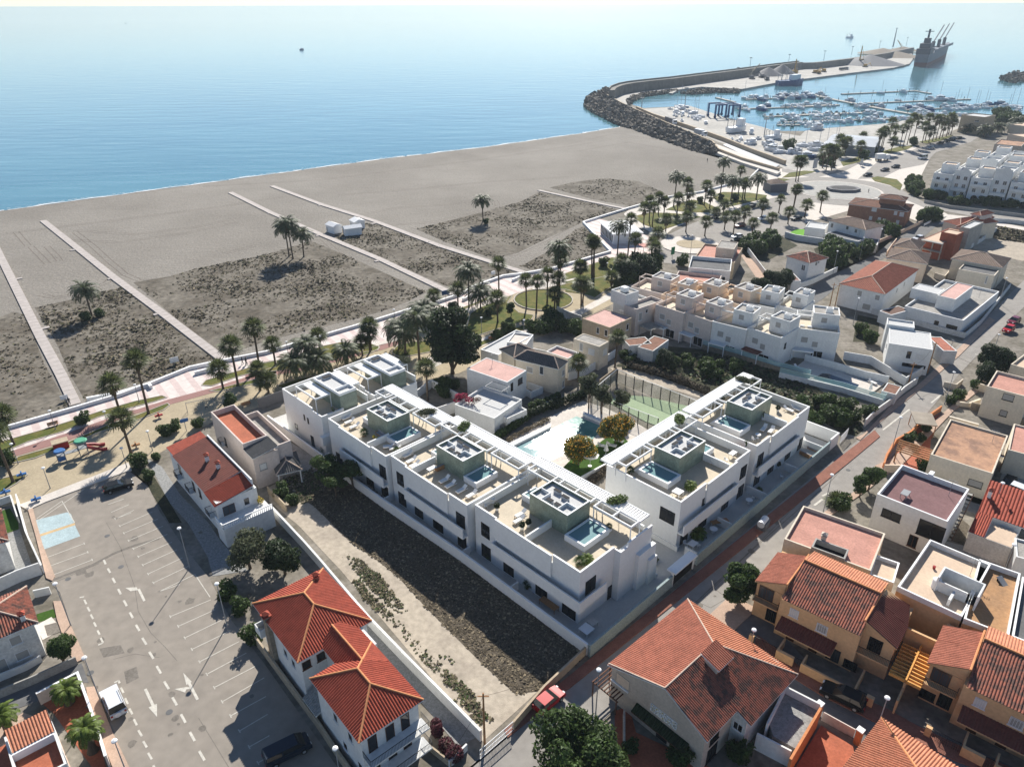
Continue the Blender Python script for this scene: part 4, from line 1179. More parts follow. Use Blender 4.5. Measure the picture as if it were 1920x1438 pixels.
def pot_plant(loc,label,kind='yucca',r=.28,cs=.55,pot='cap_white'):
 root=thing('potted_plant',label,'potted plant',loc)
 q=MB();q.tube([(0,0,0),(0,0,.45)],[r*.75,r],12);q.build('pot',pot,root)
 if kind=='bush':
  quads_mesh('foliage',leaves([(0,0,.8,.45)],260,.12,.3,.5,int(loc[0]*7)%97),'leaf_dark',root)
 elif kind=='cactus':
  q=MB();q.tube([(0,0,.4),(0,0,1.6)],[.12,.09],8);q.tube([(0,0,.7),(.28,0,.9),(.3,0,1.3)],.07,8);q.tube([(0,0,.9),(-.25,.05,1.05),(-.27,.05,1.5)],.06,8)
  q.build('cactus','leaf_mid',root,True)
 else:
  c=bpy.data.objects.new('foliage',crown_mesh((kind,1)));C.objects.link(c);c.parent=root
  c.location=(0,0,.75 if kind!='sago' else.6);c.scale=(cs,)*3
  q=MB();q.tube([(0,0,.4),(0,0,.75)],.05,6);q.build('stem','trunk',root)
 return root
def sofa(loc,rz,label,m='cushion_grey'):
 r=thing('sofa',label,'sofa',loc,rz)
 q=MB();q.box(-.95,-.4,.1,.95,.4,.25);q.box(-.95,.3,.25,.95,.4,.75);q.box(-.95,-.4,.25,-.87,.3,.5);q.box(.87,-.4,.25,.95,.3,.5);q.build('frame','timber',r)
 q=MB();q.box(-.86,-.39,.255,-.01,.29,.42);q.box(.01,-.39,.255,.86,.29,.42);q.box(-.86,.12,.425,-.01,.29,.8);q.box(.01,.12,.425,.86,.29,.8);q.build('cushion',m,r)
 return r
def table(loc,rz,label,w_=1.6,d=.8,m='cap_white',rnd=False):
 r=thing('table',label,'table',loc,rz)
 q=MB()
 if rnd:q.cyl(0,0,.68,.73,w_/2,n=18);q.build('table_top',m,r);q=MB();q.cyl(0,0,0,.68,.06,n=8);q.cyl(0,0,0,.04,.25,n=12);q.build('leg',m,r)
 else:
  q.box(-w_/2,-d/2,.70,w_/2,d/2,.75);q.build('table_top',m,r)
  for sx in(-1,1):
   for sy in(-1,1):
    q=MB();q.box(sx*(w_/2-.1)-.03,sy*(d/2-.1)-.03,0,sx*(w_/2-.1)+.03,sy*(d/2-.1)+.03,.70);q.build('leg',m,r)
 return r
def chair(loc,rz,label,m='frame_white',group='chairs round the outdoor tables'):
 if 'chair' not in PROTO:
  r=thing('garden_chair','x','chair')
  q=MB();q.box(-.23,-.23,.42,.23,.23,.46);q.build('seat',m,r)
  q=MB();q.box(-.23,.20,.462,.23,.24,.9);q.build('backrest',m,r)
  for sx in(-.2,.2):
   for sy in(-.2,.2):
    q=MB();q.box(sx-.02,sy-.02,0,sx+.02,sy+.02,.42);q.build('leg',m,r)
  PROTO['chair']=[r,False]
 return place('chair',loc,label,group,rz)
def villa(label,v0,u0,La,Lb,swap,wins,pools=((3.0,6.4,4.3,9.4),(14.0,16.6,6.6,9.4)),box=(6.7,13.6,5.1,9.7),divider=9.4,bump=(4.6,14.9),perg=((-.2,6.2),(7.0,13.0),(14.0,18.6)),slat=(-.3,19.3),top=8.5,endstep=True):
 o=W(v0,u0)
 if swap:b=Bld('white_villa',label,'house',o,W(v0+Lb,u0),W(v0,u0+La),world=True)
 else:b=Bld('white_villa',label,'house',o,W(v0+La,u0),W(v0,u0+Lb),world=True)
 def bx(q,a0,b0,z0,a1,b1,z1):
  return q.box(b0,a0,z0,b1,a1,z1)if swap else q.box(a0,b0,z0,a1,b1,z1)
 fl=top-1.2
 q=MB();q.use('cgi_white')
 bx(q,0,0,.1,La,Lb,fl)
 th=.22
 def par(a0,b0,a1,b1,z1=top,z0=fl):
  bx(q.use('cgi_white'),a0,b0,z0,a1,b1,z1);bx(q.use('cap_white'),a0-.015,b0-.015,z1,a1+.015,b1+.015,z1+.05)
 par(0,0,bump[0]-.02,th);par(bump[0],-.3,bump[1],-.08);par(bump[1]+.02,0,La,th)
 bx(q.use('cgi_white'),bump[0],-.3,5.0 if top>8 else 4.4,bump[1],-.002,fl)
 par(0,th+.02,th,Lb*.5);par(La-th,th+.02,La,Lb)
 if endstep:
  bx(q.use('cgi_white'),-1.0,Lb*.5,.1,-.002,Lb,fl)
  par(-1.0,Lb*.5,-.78,Lb*.62,top-.3);par(-1.0,Lb*.62+.02,-.78,Lb,top+.35);par(-1.0+.24,Lb*.5,-.002,Lb*.5+th,top-.3)
  bx(q.use('cgi_white'),-1.6,Lb*.75,.1,-1.002,Lb+.4,6.0);bx(q,-2.0,Lb*.9,.1,-1.602,Lb+.4,4.2)
 else:par(0,Lb*.5+.02,th,Lb)
 par(th+.02,Lb-th,La-th-.02,Lb,top-.4)
 par(divider,th+.02,divider+.2,box[2]-.01,top)
 q.build('wall',parent=b.root)
 q=MB();bx(q,th+.004,th+.004,fl+.003,La-th-.004,Lb-th-.004,fl+.03);q.build('terrace_floor','terrace_floor',b.root)
 q=MB();bz=3.1
 q.use('cgi_white');bx(q,-1.0 if endstep else 0,-1.0,bz,La-4.2,-.002,bz+.25);bx(q,-1.0 if endstep else 0,-1.0,bz+.25,La-4.2,-.82,4.9)
 if endstep:
  bx(q,-1.0,-.82,bz+.25,-.82,Lb*.32,4.9);bx(q,-.82,-.002,bz,-.002,Lb*.32,bz+.25)
 bx(q,La-4.38,-.82,bz+.25,La-4.2,-.002,4.9)
 q.build('balcony',parent=b.root)
 for(px,w_,h_,lev)in wins:
  b.win(px,w_,h_,frame='frame_dark',pane='pane_dark',z=(1.42 if lev==0 else 5.15 if h_>1.8 else 5.35),sill=False,faces=[(0 if swap else 1,0,-1),(1 if swap else 0,0,-1)])
 if endstep:
  b.win_at(1 if swap else 0,-1,0,Lb*.47,.12,.85,2.2,'frame_dark','pane_dark','door',0,False)
 a0,a1,b0,b1=box;zt=top+2.1
 q=MB();bx(q.use('green_stone'),a0,b0,fl+.03,a1,b1,zt-.35)
 def ring(a0,b0,a1,b1,z0,z1,t=.2):
  for s_ in((a0,b0,a1,b0+t),(a0,b1-t,a1,b1),(a0,b0+t,a0+t,b1-t),(a1-t,b0+t,a1,b1-t)):
   bx(q.use('green_stone'),s_[0],s_[1],z0,s_[2],s_[3],z1-.04);bx(q.use('cap_white'),s_[0]-.01,s_[1]-.01,z1-.04,s_[2]+.01,s_[3]+.01,z1)
 ring(a0,b0,a1,b1,zt-.35,zt+.15)
 q.build('stair_house',parent=b.root)
 q=MB();bx(q,a0+.21,b0+.21,zt-.348,a1-.21,b1-.21,zt-.3);
 q.build('roof','white_gravel_roof',b.root)
 q=MB();q.use('cap_white')
 for c0,c1 in((a0+.3,a0+2.0),(a1-2.0,a1-.3)):
  for s_ in((c0,b0+2.0,c1,b0+2.12),(c0 if c0>a0+1 else c1-.12,b0+.25,c0+.12 if c0>a0+1 else c1,b0+2.0)):
   bx(q,s_[0],s_[1],zt-.3,s_[2],s_[3],zt+.2)
  q.build('roof_tray',parent=b.root);q=MB();q.use('cap_white')
 ma=(a0+a1)/2
 for(da,db,sa,sb)in((-.9,.9,.9,.5),(.5,.9,.9,.5),(-.5,2.9,1.1,.45),(1.2,3.2,1.1,.45)):
  q=MB();bx(q.use('boat_grey'),ma+da-sa/2,b0+db-sb/2,zt-.29,ma+da+sa/2,b0+db+sb/2,zt+.12);bx(q.use('frame_dark'),ma+da-sa/2-.03,b0+db-sb/2-.03,zt+.12,ma+da+sa/2+.03,b0+db+sb/2+.03,zt+.2)
  q.build('air_conditioner',parent=b.root)
 for(pa0,pa1,pb0,pb1)in pools:
  q=MB();t=.28
  bx(q.use('cap_white'),pa0,pb0,fl+.03,pa1,pb1,fl+.6)
  for s_ in((pa0,pb0,pa1,pb0+t),(pa0,pb1-t,pa1,pb1),(pa0,pb0+t,pa0+t,pb1-t),(pa1-t,pb0+t,pa1,pb1-t)):
   bx(q,s_[0],s_[1],fl+.6,s_[2],s_[3],fl+.98)
  if pa1-pa0>3:
   for i in range(3):bx(q,pa0+.2,pb1+.3*i,fl+.03,pa1-.2,pb1+.3*i+.3,fl+.78-.25*i)
  o_=q.build('plunge_pool',parent=b.root)
  q=MB();bx(q,pa0+t+.004,pb0+t+.004,fl+.8,pa1-t-.004,pb1-t-.004,fl+.86);q.build('water','jacuzzi_water',o_)
 pz=top+1.35
 q=MB();q.use('cap_white')
 s0,s1,bb=slat[0],slat[1],Lb-2.0
 for(p0,p1)in perg:
  c0,c1=bb-1.7,bb
  bx(q,p0,c0,pz,p1,c0+.18,pz+.32);bx(q,p0,c0+.18,pz,p0+.18,c1,pz+.32);bx(q,p1-.18,c0+.18,pz,p1,c1,pz+.32)
  for(pa,pb)in((p0+.05,c0+.03),(p1-.17,c0+.03),(p0+.05,c1+.3),(p1-.17,c1+.3)):bx(q,pa,pb,fl+.03,pa+.12,pb+.12,pz)
  if p1-p0>5:
   m_=(p0+p1)/2;bx(q,m_-.09,c0+.18,pz+.02,m_+.09,c1,pz+.3)
 bx(q,s0,bb+.001,pz,s1,bb+.16,pz+.34);bx(q,s0,bb+2.0,pz,s1,bb+2.16,pz+.34)
 n=int((s1-s0)/.42)
 for i in range(n+1):
  a=s0+i*(s1-s0-.15)/n;bx(q,a,bb+.16,pz+.06,a+.26,bb+2.0,pz+.3)
 q.build('pergola',parent=b.root)
 return b,bx
V1=[(L5(190,575),1.7,2.3,1),(L5(350,697),2.0,1.2,1),(L5(588,860),2.2,1.3,1),(L5(935,975),2.0,2.2,1),(L5(195,700),1.9,2.25,0),(L5(355,850),2.0,2.25,0),(L5(587,1012),2.1,2.25,0),(L5(782,1160),2.3,2.25,0)]
V2=[(L2(1228,1160),1.7,2.3,1),(L2(1345,1255),.5,1.1,1),(L2(1385,1280),.5,1.1,1),(L2(1535,1385),.5,1.1,1),(L2(1575,1415),.5,1.1,1),(K2(1215,50),1.9,2.3,1),(L2(1243,1300),1.9,2.25,0),(L2(1375,1400),2.0,2.25,0),(K2(1085,90),2,2.25,0),(K2(1222,145),1.9,2.25,0),(FULL(824,978),1.6,2.25,0)]
V3=[(L2(823,922),2.0,1.3,1),(L2(970,1028),2.1,1.3,1),(L2(1090,1108),1.7,2.3,1),(L2(745,988),1.9,2.25,0),(L2(838,1040),2,2.25,0),(L2(988,1170),2.1,2.25,0),(L2(1103,1220),1.9,2.25,0)]
V6=[(L4(470,1110),2.5,2.2,1),(L4(725,1035),2.0,1.3,1),(L4(875,915),2.0,1.3,1),(L4(980,825),1.8,2.3,1),(L4(580,1272),2.0,2.25,0),(L4(705,1165),2.2,2.25,0),(L4(855,1050),2.0,2.25,0),(L4(957,970),1.9,2.25,0)]
V7=[(L4(1095,735),1.8,2.3,1),(L4(1190,675),1.9,1.3,1),(L4(1305,582),2.0,1.3,1),(L4(1072,870),1.9,2.25,0),(L4(1165,800),2.0,2.25,0),(L4(1280,705),1.9,2.25,0),(L4(1360,643),1.6,2.25,0)]
villa('white villa block with roof pools at the corner of the scrub field and the street',0,0,19.2,13.4,True,V1)
villa('white villa block in the middle of the row along the scrub field',-.9,19.85,17.7,13.4,True,V2,pools=((3.2,6.0,4.6,8.9),(12.8,14.6,5.4,8.0)),box=(6.1,12.3,4.7,9.0),divider=12.6,bump=(4.0,13.8),perg=((-.4,5.6),(6.4,12.2),(13.2,17.4)),slat=(-.4,17.6),endstep=False)
villa('white villa block facing the two pine trees in the row along the scrub field',-1.6,37.85,16.4,13.2,True,V3,pools=((2.3,5.2,3.8,8.6),(11.4,13.0,4.6,7.2)),box=(5.3,11.2,4.4,8.7),divider=5.2,bump=(3.9,12.8),perg=((-.4,5.6),(6.4,12.2),(13.0,16.2)),slat=(-.3,16.3),endstep=False)
villa('white villa block on the street with a black window in its near end wall',20.7,-.6,18.9,13.2,False,V6,pools=((2.7,6.0,4.0,9.3),(13.6,16.0,4.6,7.2)),box=(6.3,13.2,4.7,9.2),divider=13.0,bump=(6.5,14.6),perg=((-.2,6.2),(7.0,13.0),(14.0,18.6)),slat=(-1.4,18.9),endstep=False)
villa('white villa block at the far end of the street row beside the overgrown plot',41.4,-.7,18.0,13.2,False,V7,pools=((2.3,5.6,4.2,9.0),),box=(6.0,12.8,4.6,9.2),divider=10.2,bump=(4.4,13.4),perg=((-.8,5.4),(6.4,12.2),(13.4,18.4)),slat=(-1.0,18.6),endstep=False)
def beach_villa(label,v0,first):
 b=Bld('white_villa',label,'house',W(v0,56.2),W(v0+9.6,56.2),W(v0,69.4),world=True)
 q=MB();q.use('cgi_white').box(0,0,.1,9.6,13.2,7.3)
 for s_ in((0,0,.22,3.0,8.0),(0,3.02,.22,13.2,8.5),(.24,0,4.4,.22,8.0),(9.38,.24,9.6,13.2,8.5),(.24,12.98,9.36,13.2,8.5)):
  q.use('cgi_white').box(s_[0],s_[1],7.3,s_[2],s_[3],s_[4]);q.use('cap_white').box(s_[0]-.01,s_[1]-.01,s_[4],s_[2]+.01,s_[3]+.01,s_[4]+.05)
 q.use('cgi_white').box(-.9,-1.0,3.0,2.6,-.002,4.6)
 q.build('wall',parent=b.root)
 q=MB();q.box(.23,.23,7.303,9.37,12.97,7.33);q.build('terrace_floor','terrace_floor',b.root)
 q=MB();q.use('green_stone').box(4.2,.5,7.34,7.6,9.0,10.2)
 for s_ in((4.2,.5,7.6,.7),(4.2,8.8,7.6,9.0),(4.2,.7,4.4,8.8),(7.4,.7,7.6,8.8),(4.4,2.6,7.4,2.75)):
  q.use('cap_white').box(s_[0]-.01,s_[1],10.2,s_[2]+.01,s_[3],10.7)
 q.build('stair_house',parent=b.root)
 q=MB();q.box(4.41,.71,10.202,7.39,8.79,10.24);q.build('roof','white_gravel_roof',b.root)
 q=MB();q.use('boat_grey').box(5.6,7.6,10.24,7.0,8.4,10.55);q.use('frame_dark').box(5.55,7.55,10.55,7.05,8.45,10.63);q.build('air_conditioner',parent=b.root)
 q=MB();q.use('cap_white')
 for(x0,x1)in((.9,3.9),(7.9,9.9)):
  for s_ in((x0,3.0,x1,3.18),(x0,9.6,x1,9.78),(x0,3.18,x0+.18,9.6),(x1-.18,3.18,x1,9.6)):q.box(s_[0],s_[1],9.7,s_[2],s_[3],10.0)
  for p in((x0,3.0),(x0,9.66),(x1-.12,3.02),(x1-.12,9.64)):q.box(p[0],p[1],7.34,p[0]+.12,p[1]+.12,9.7)
  for i in range(14):q.box(x0+.18+(1.2 if x0<2 else 0),3.25+i*.45,9.76,x1-.18,3.55+i*.45,9.96)
 q.build('pergola',parent=b.root)
 if first:
  for px,w_,h_,z in((L2(467,672),.45,1.2,5.4),(L2(495,692),.5,1.2,5.2),(L2(400,722),1.0,1.1,2.0),(L2(528,828),1.0,2.1,1.3)):
   b.win(px,w_,h_,frame='frame_dark',z=z,sill=False)
 return b
beach_villa('white villa nearest the playground with a pergola on its roof terrace',-1.7,True)
beach_villa('white villa behind the other beach villa, beside the big dark pine',9.0,False)
q=MB()
q.prism([tuple(W(*p)[:2])for p in((-3.3,75),(-2.7,-4.2),(64.5,-4.2),(64.5,13.5),(41,14.5),(14,14.5),(13.5,55),(20,56),(20,74))],0,.10)
structure('villa_yard_paving',q,'patio_floor')
def uvwall(name,label,pts,th,z0,z1,m,cat='wall'):
 q=MB();q.wallpath([W(*p)for p in pts],th,z0,z1)
 return tag(q.build(name,m),label,cat)
q=MB();q.use('cgi_white').wallpath([W(*p)for p in((-2.9,-4.1),(-2.7,20),(-3.3,38),(-3.3,74))],.25,0,1.75)
q.use('cap_white').wallpath([W(*p)for p in((-2.9,-4.0),(-2.7,20),(-3.3,38),(-3.3,74))],.30,1.75,1.80)
tag(q.build('boundary_wall'),'long white wall between the villa row and the scrub field','wall')
q=MB();q.use('grey_stone_cladding').wallpath([W(-3.0,-4.4),W(14.2,-4.4)],.3,0,1.95);q.wallpath([W(20.2,-4.4),W(62.0,-4.4)],.3,0,1.95)
q.use('cgi_white').wallpath([W(62.0,-4.4),W(65.2,-4.4),W(65.2,2)],.28,0,2.4)
tag(q.build('boundary_wall'),'grey speckled stone wall along the street in front of the villas','wall')
g=thing('gate','dark sliding gate with a white canopy in the grey street wall','gate',W(14.2,-4.4),CA)
q=MB();q.box(.1,-.05,.1,4.8,.05,2.1);q.build('gate_leaf','frame_dark',g)
q=MB();q.box(-.1,-.5,2.3,5.2,.9,2.55);q.box(-.1,-.15,0,.1,.15,2.3);q.box(4.9,-.15,0,5.1,.15,2.3);q.build('canopy','cap_white',g)
for k,(a,b_,lab)in enumerate((((-2.8,19.6),(-.9,19.6),'low white wall between the front yards of the two nearest villa blocks'),((-2.7,9.7),(-1.05,9.7),'low white yard wall in the middle of the corner villa block'),((-3.2,37.6),(-1.6,37.6),'low white yard wall beside the pine trees'),((-3.2,55),(-1.7,55),'low white yard wall near the beach villas'),((30.1,-4.2),(30.1,-1.65),'yard wall in the middle of the near street villa block'),((40.6,-4.2),(40.6,-.6),'yard wall between the two street villa blocks'),((50.9,-4.2),(50.9,-1.75),'yard wall in the middle of the far street villa block'),((20.9,-4.2),(20.9,-2.0),'yard wall at the near end of the street villa row'),((60.2,-4.2),(60.2,1.5),'yard wall at the far end of the street villa row'),((20.6,-1),(20.6,13),'white wall along the villa entrance lane'),((13.9,-2.2),(13.9,13),'white wall along the near side of the entrance lane'))):
 q=MB();q.wallpath([W(*a),W(*b_)],.18,.1,1.5 if k<9 else.9);tag(q.build('yard_wall','cgi_white'),lab,'wall')
FZ=7.33
def wp(px,z=FZ):return P(px,z)
for px,rz,lab in((L5(440,480),-50,'white sun lounger, the farther of two beside the corner villa stair house'),(L5(430,522),-50,'white sun lounger, the nearer of two beside the corner villa stair house'),(L3(62,1180),-46,'white sun lounger, farthest of the four in a row by the roof pool'),(L3(112,1222),-46,'white sun lounger, second of the four in a row by the roof pool'),(L3(205,1265),-46,'white sun lounger, third of the four in a row by the roof pool'),(L3(290,1305),-46,'white sun lounger, nearest of the four in a row by the roof pool'),(L2(805,700),-46,'white sun lounger, farthest of three on the block beside the beach villas'),(L2(830,732),-46,'white sun lounger, middle of three on the block beside the beach villas'),(L2(870,770),-46,'white sun lounger, nearest of three on the block beside the beach villas'),(L2(1140,930),-80,'white sun lounger, left of two by the low terrace wall'),(L2(1190,945),-80,'white sun lounger, right of two by the low terrace wall'),(L2(1290,995),-46,'white sun lounger, farthest of three at the north end of the middle block'),(L2(1320,1040),-46,'white sun lounger, middle of three at the north end of the middle block'),(L2(1345,1075),-46,'white sun lounger, nearest of three at the north end of the middle block'),(L4(1285,398),40,'white sun lounger, left of two at the far corner of the street row'),(L4(1335,390),40,'white sun lounger, right of two at the far corner of the street row'),(L4(1120,525),-38,'white sun lounger, left of two below the far green stair house'),(L4(1170,538),-38,'white sun lounger, right of two below the far green stair house'),(L4(800,760),60,'white sun lounger beside the wall of the near street villa')):
 lounger(wp(px),math.radians(rz),lab)
for px,k,cs,lab in((L5(855,835),'yucca',.8,'dark spiky plant in the front corner of the corner villa terrace'),(L5(910,810),'sago',.5,'young palm in a pot at the front corner of the corner villa terrace'),(L5(1065,585),'yucca',.5,'small potted plant beside the corner villa roof pool'),(L5(272,440),'bush',1,'round clipped bush by the two chairs on the corner villa terrace'),(L5(495,555),'bush',1,'round clipped bush, right of two by the terrace wall'),(L5(450,575),'bush',1,'round clipped bush, left of two by the terrace wall'),(L4(625,920),'sago',.55,'young palm on the near corner of the street villa terrace'),(L4(220,820),'yucca',.7,'leafy plant at the end of the near street villa pergola'),(L4(1000,650),'cactus',1,'tall cactus in a pot on the near street villa terrace'),(L4(1115,455),'cactus',1,'prickly cactus beside the far green stair house'),(L2(700,670),'cactus',1,'tall cactus at the near corner beside the beach villas'),(L2(945,835),'yucca',.8,'bushy yucca beside the low terrace wall'),(L2(1200,975),'yucca',.6,'leafy plant in the corner of the middle block'),(L2(690,560),'yucca',.6,'dark plant beside the beach villa stair house'),(L4(240,700),'yucca',.4,'plant in a white bowl under the street pergola'),(L4(1215,400),'bush',1,'dark bush in a white pot by the two far loungers')):
 pot_plant(wp(px),lab,k,cs=cs)
for px,k,cs,lab in((L5(495,990),'yucca',.8,'green plant in the second yard beside the corner villa'),(L5(225,780),'yucca',.8,'green plant in the third yard of the villa row'),(L4(670,1240),'sago',.8,'large leafy plant in the first street yard'),(L4(1085,960),'yucca',.7,'green plant in the second street yard'),(L4(1215,780),'bush',1.3,'bushy plant in the third street yard'),(L2(1298,1380),'bush',1.2,'small leafy shrub in a yard of the middle block'),(L2(635,960),'yucca',.9,'leafy plant in the yard near the beach villas')):
 pot_plant(P(px,.12),lab,k,cs=cs)
sofa(wp(L2(1550,1095)),math.radians(-136),'grey cushioned sofa beside the middle block stair house')
sofa(wp(L2(1075,830)),math.radians(-46),'grey lounge sofa by the dividing wall opposite the pine trees')
sofa(wp(L4(940,665)),math.radians(-46),'grey sofa against the terrace wall of the near street villa')
sofa(P(L4(1455,660),.12),math.radians(-46),'grey sofa in the last street yard')
sofa(P(L4(1400,700),.12),math.radians(130),'grey sofa facing the other in the last street yard')
table(wp(L2(1480,1120)),CA,'white coffee table beside the grey cushioned sofa',1.5,.8)
table(wp(L4(910,705)),CA,'pale low table on the near street villa terrace',1.4,.8)
table(wp(L4(540,965)),CA,'white square table on the near corner of the street villa terrace',1.3,1.3)
table(P(L5(905,1310),.12),CA,'white square table in the corner yard by the street wall',1.5,1.5)
table(P(L5(950,1260),.12),CA,'pale grey table behind the white one in the corner yard',1.1,1.1,'patio_floor')
table(P(L4(640,1315),.12),CA,'white table in the first street yard',1.4,1.1)
table(P(L4(780,1215),.12),0,'round white table in the first street yard',1.2,rnd=True)
table(P(L4(820,1165),.12),CA-.5,'brown wooden bench table in the first street yard',2.8,.9,'timber')
table(P(L5(640,1130),.12),CA+1.57,'brown wooden table in the corner villa yard',2.8,1.0,'timber')
table(wp(L5(240,385)),0,'small round white table at the far end of the corner villa terrace',.8,rnd=True)
table(wp(L4(1080,580)),0,'small round pale table on the far street villa terrace',.9,rnd=True)
table(P(L4(1020,1020),.12),0,'round white table in the second street yard',1.1,rnd=True)
for px,z,rz,lab in((L5(205,405),FZ,1,'white chair left of the small round terrace table'),(L5(190,425),FZ,2,'white chair nearer than the small round terrace table'),(L4(590,1305),.12,.5,'dark chair left of the white yard table'),(L4(680,1320),.12,3,'dark chair right of the white yard table'),(L4(865,740),FZ,2,'wooden chair near the pale low table'),(L4(825,775),FZ,1,'pale chair by the dividing wall of the street villa'),(L4(1050,600),FZ,2,'brown chair by the small round table'),(L4(1240,850),.12,1,'red brown chair in the third street yard'),(L4(1045,1000),.12,3,'chair beside the round table of the second street yard')):
 chair(wp(px,z),rz,lab)
q=MB();
for px in(L2(1020,850),L2(1045,865)):
 p=wp(px);q.ball((p.x,p.y,FZ+.28),.28,10,6)
tag(q.build('pouf','play_yellow'),'pair of orange poufs beside the lounge sofa','pouf')
for k,(px,lab)in enumerate(((L5(1130,372),'green creeper bush on the nearest pergola end'),(L4(555,452),'green creeper on the pergola between the street villas'),(L4(985,188),'olive creeper on the far pergola end'),(L2(1440,645),'reddish green creeper on the pergola of the third block'),(L3(220,718),'green creeper on the pergola above the small lane'),(L2(1265,235),'brownish creeper over the second beach villa'))):
 p=P(px,10.3);r=thing('creeper',lab,'plant',p,k)
 quads_mesh('foliage',leaves([(0,0,.1,1.2,.9,.45),(.7,.4,.1,.8,.8,.4),(-.8,-.3,.1,.9,.8,.4)],900,.15,.3,.3,70+k),'leaf_light' if k in(0,1,4)else 'leaf_olive',r)
 q=MB();q.tube([(.3,.1,-2.9),(.2,0,-1.4),(0,0,.1)],.05,6);q.build('stem','trunk',r)
def cw(k,*xy):return cv(k,*xy)
ground('courtyard_deck',cw(L3,470,900,780,720,1000,610,1225,500,1420,560,1700,700,1800,760,1480,980,1240,1160,1060,1080),.12,'pavement_pale')
ground('pool_shallow',cw(L3,630,905,800,815,1000,715,1080,760,1170,800,1050,960,930,1010,800,1010),.14,'shallow_water')
ground('garden_pool',cw(L3,960,735,1172,630,1405,722,1330,800,1250,880,1120,850,1090,775),.15,'pool_water')
ground('garden_pool',cw(L3,625,903,790,820,800,850,720,890,910,930,790,1000,715,960),.152,'jacuzzi_water')
for k_,pts,lab in((L3,(580,870,960,690,955,720,600,895),'long white bench wall beside the garden pool'),(L3,(1232,590,1390,655,1380,675,1225,610),'white bench block at the far end of the garden pool')):
 q=MB();q.prism([(P(p,.6).x,P(p,.6).y)for p in cv(k_,*pts)],.1,.6);tag(q.build('bench_wall','cap_white'),lab,'bench')
ground('courtyard_lawn',cw(L3,1060,1060,1210,1150,1460,1010,1650,880,1560,800,1440,800,1390,835,1260,930,1130,990),.16,'lawn_green')
q=MB();q.wallpath([P(L3(1215,1160)),P(L3(1470,1020)),P(L3(1760,830))],.3,0,.5);tag(q.build('garden_kerb_wall','cap_white'),'low white wall edging the courtyard lawn','wall')
ground('padel_court',cw(L4,190,290,330,300,640,370,720,350,560,450,470,520,330,470,180,390,60,330),.14,'court_green')
def court(label,a,b,n,ph):
 o=P(a);e=P(b);d=e-o;L=d.length
 r=thing('court_fence',label,'fence',(o.x,o.y,.1),math.atan2(d.y,d.x))
 for i in range(n+1):
  q=MB();x=L*i/n;q.box(x-.07,-.07,0,x+.07,.07,ph);q.build('post','iron_black',r)
 q=MB();q.box(0,-.04,ph,L,.04,ph+.08);q.build('rail','cap_white',r)
 q=MB();q.box(.08,-.01,.1,L-.08,.01,ph-.1);q.build('glass_panel','court_glass',r)
court('tall glass fence with black posts on the far side of the green court',N1(350,1090),N1(1040,1370),9,3.0)
court('tall glass fence with black posts between the green court and the garden pool',L3(1300,560),L3(1850,770),7,3.0)
court('glass fence at the left end of the green court',L3(1290,540),N1(345,1085),4,3.0)
q=MB();q.wallpath([P(N1(200,1120)),P(N1(345,1010))],.15,0,1.6);tag(q.build('screen_wall','stone_cream'),'cream panel screen left of the green court','wall')
ground('track',cv(N1,290,960,420,950,700,1030,1130,1190,1100,1225,800,1140,500,1050,340,1000),.05,'pale_dirt')
def parasol(px,lab,open_=True):
 r=thing('parasol',lab,'parasol',P(px,.16))
 q=MB();q.cyl(0,0,0,2.6,.04,n=8);q.cyl(0,0,0,.08,.35,n=12);q.build('pole','cap_white',r)
 q=MB();n=8
 R_,z0=(1.5,2.2)if open_ else(.45,1.2)
 for i in range(n):
  a,b=2*math.pi*i/n,2*math.pi*(i+1)/n
  q.poly([(0,0,2.75),(R_*math.cos(a),R_*math.sin(a),z0),(R_*math.cos(b),R_*math.sin(b),z0)])
 q.build('canopy','fabric_white',r)
parasol(L3(1285,1050),'open white parasol on the courtyard lawn');parasol(L3(1418,965),'half closed white parasol on the courtyard lawn',False)
for px,rz,lab in((L3(1390,890),1.2,'white lounger left of the half closed parasol'),(L3(1465,885),1.2,'white lounger right of the half closed parasol'),(L3(1525,845),1.0,'white lounger under the farther orange tree')):lounger(P(px,.16),rz,lab)
proto_tree('flame',3.6,5.6,.9,'leaf_flame',7500,.2,21,.14,26,'flower_orange',1500,'flowering_tree','tree',.34,7)
place('flame',P(L3(1190,1040),.15),'orange blossoming round tree, nearest to the white pergola',scale=.95)
place('flame',P(L3(1500,855),.15),'orange blossoming round tree between the garden pool and the green court',scale=.95,rz=2)
proto_tree('olive',2.2,6.6,2.2,'leaf_olive',3000,.20,22,.12,16,None,0,'olive_tree','tree',.38,6)
for px,s_,lab in((L3(1275,560),1.15,'grey green olive tree, leftmost of three by the court'),(L3(1385,610),.95,'grey green olive tree, middle of three by the court'),(L3(1545,625),.85,'grey green olive tree, rightmost of three by the court')):place('olive',P(px,.1),lab,scale=s_)
def hedge(name,label,path,w_,h_,leaf,n,size,seed,cat='hedge',zb=0.0,kind=None):
 pts=[P(p,zb)for p in path];c=pts[0]
 bl=[]
 for a,b in zip(pts,pts[1:]):
  m_=max(1,int((b-a).length/(w_*.7)))
  for i in range(m_+1):
   p=a.lerp(b,i/m_)-c
   rr=random.Random(int(seed*100+i));k=rr.uniform(.8,1.15)
   bl.append((p.x+rr.uniform(-.1,.1)*w_,p.y+rr.uniform(-.1,.1)*w_,h_*.5,w_*.6*k,w_*.6*k,h_*.52*k))
 o=quads_mesh(name,leaves(bl,n,size,.3,.55,seed),leaf);o.location=(c.x,c.y,zb)
 if kind:o['kind']=kind
 else:tag(o,label,cat)
 return o
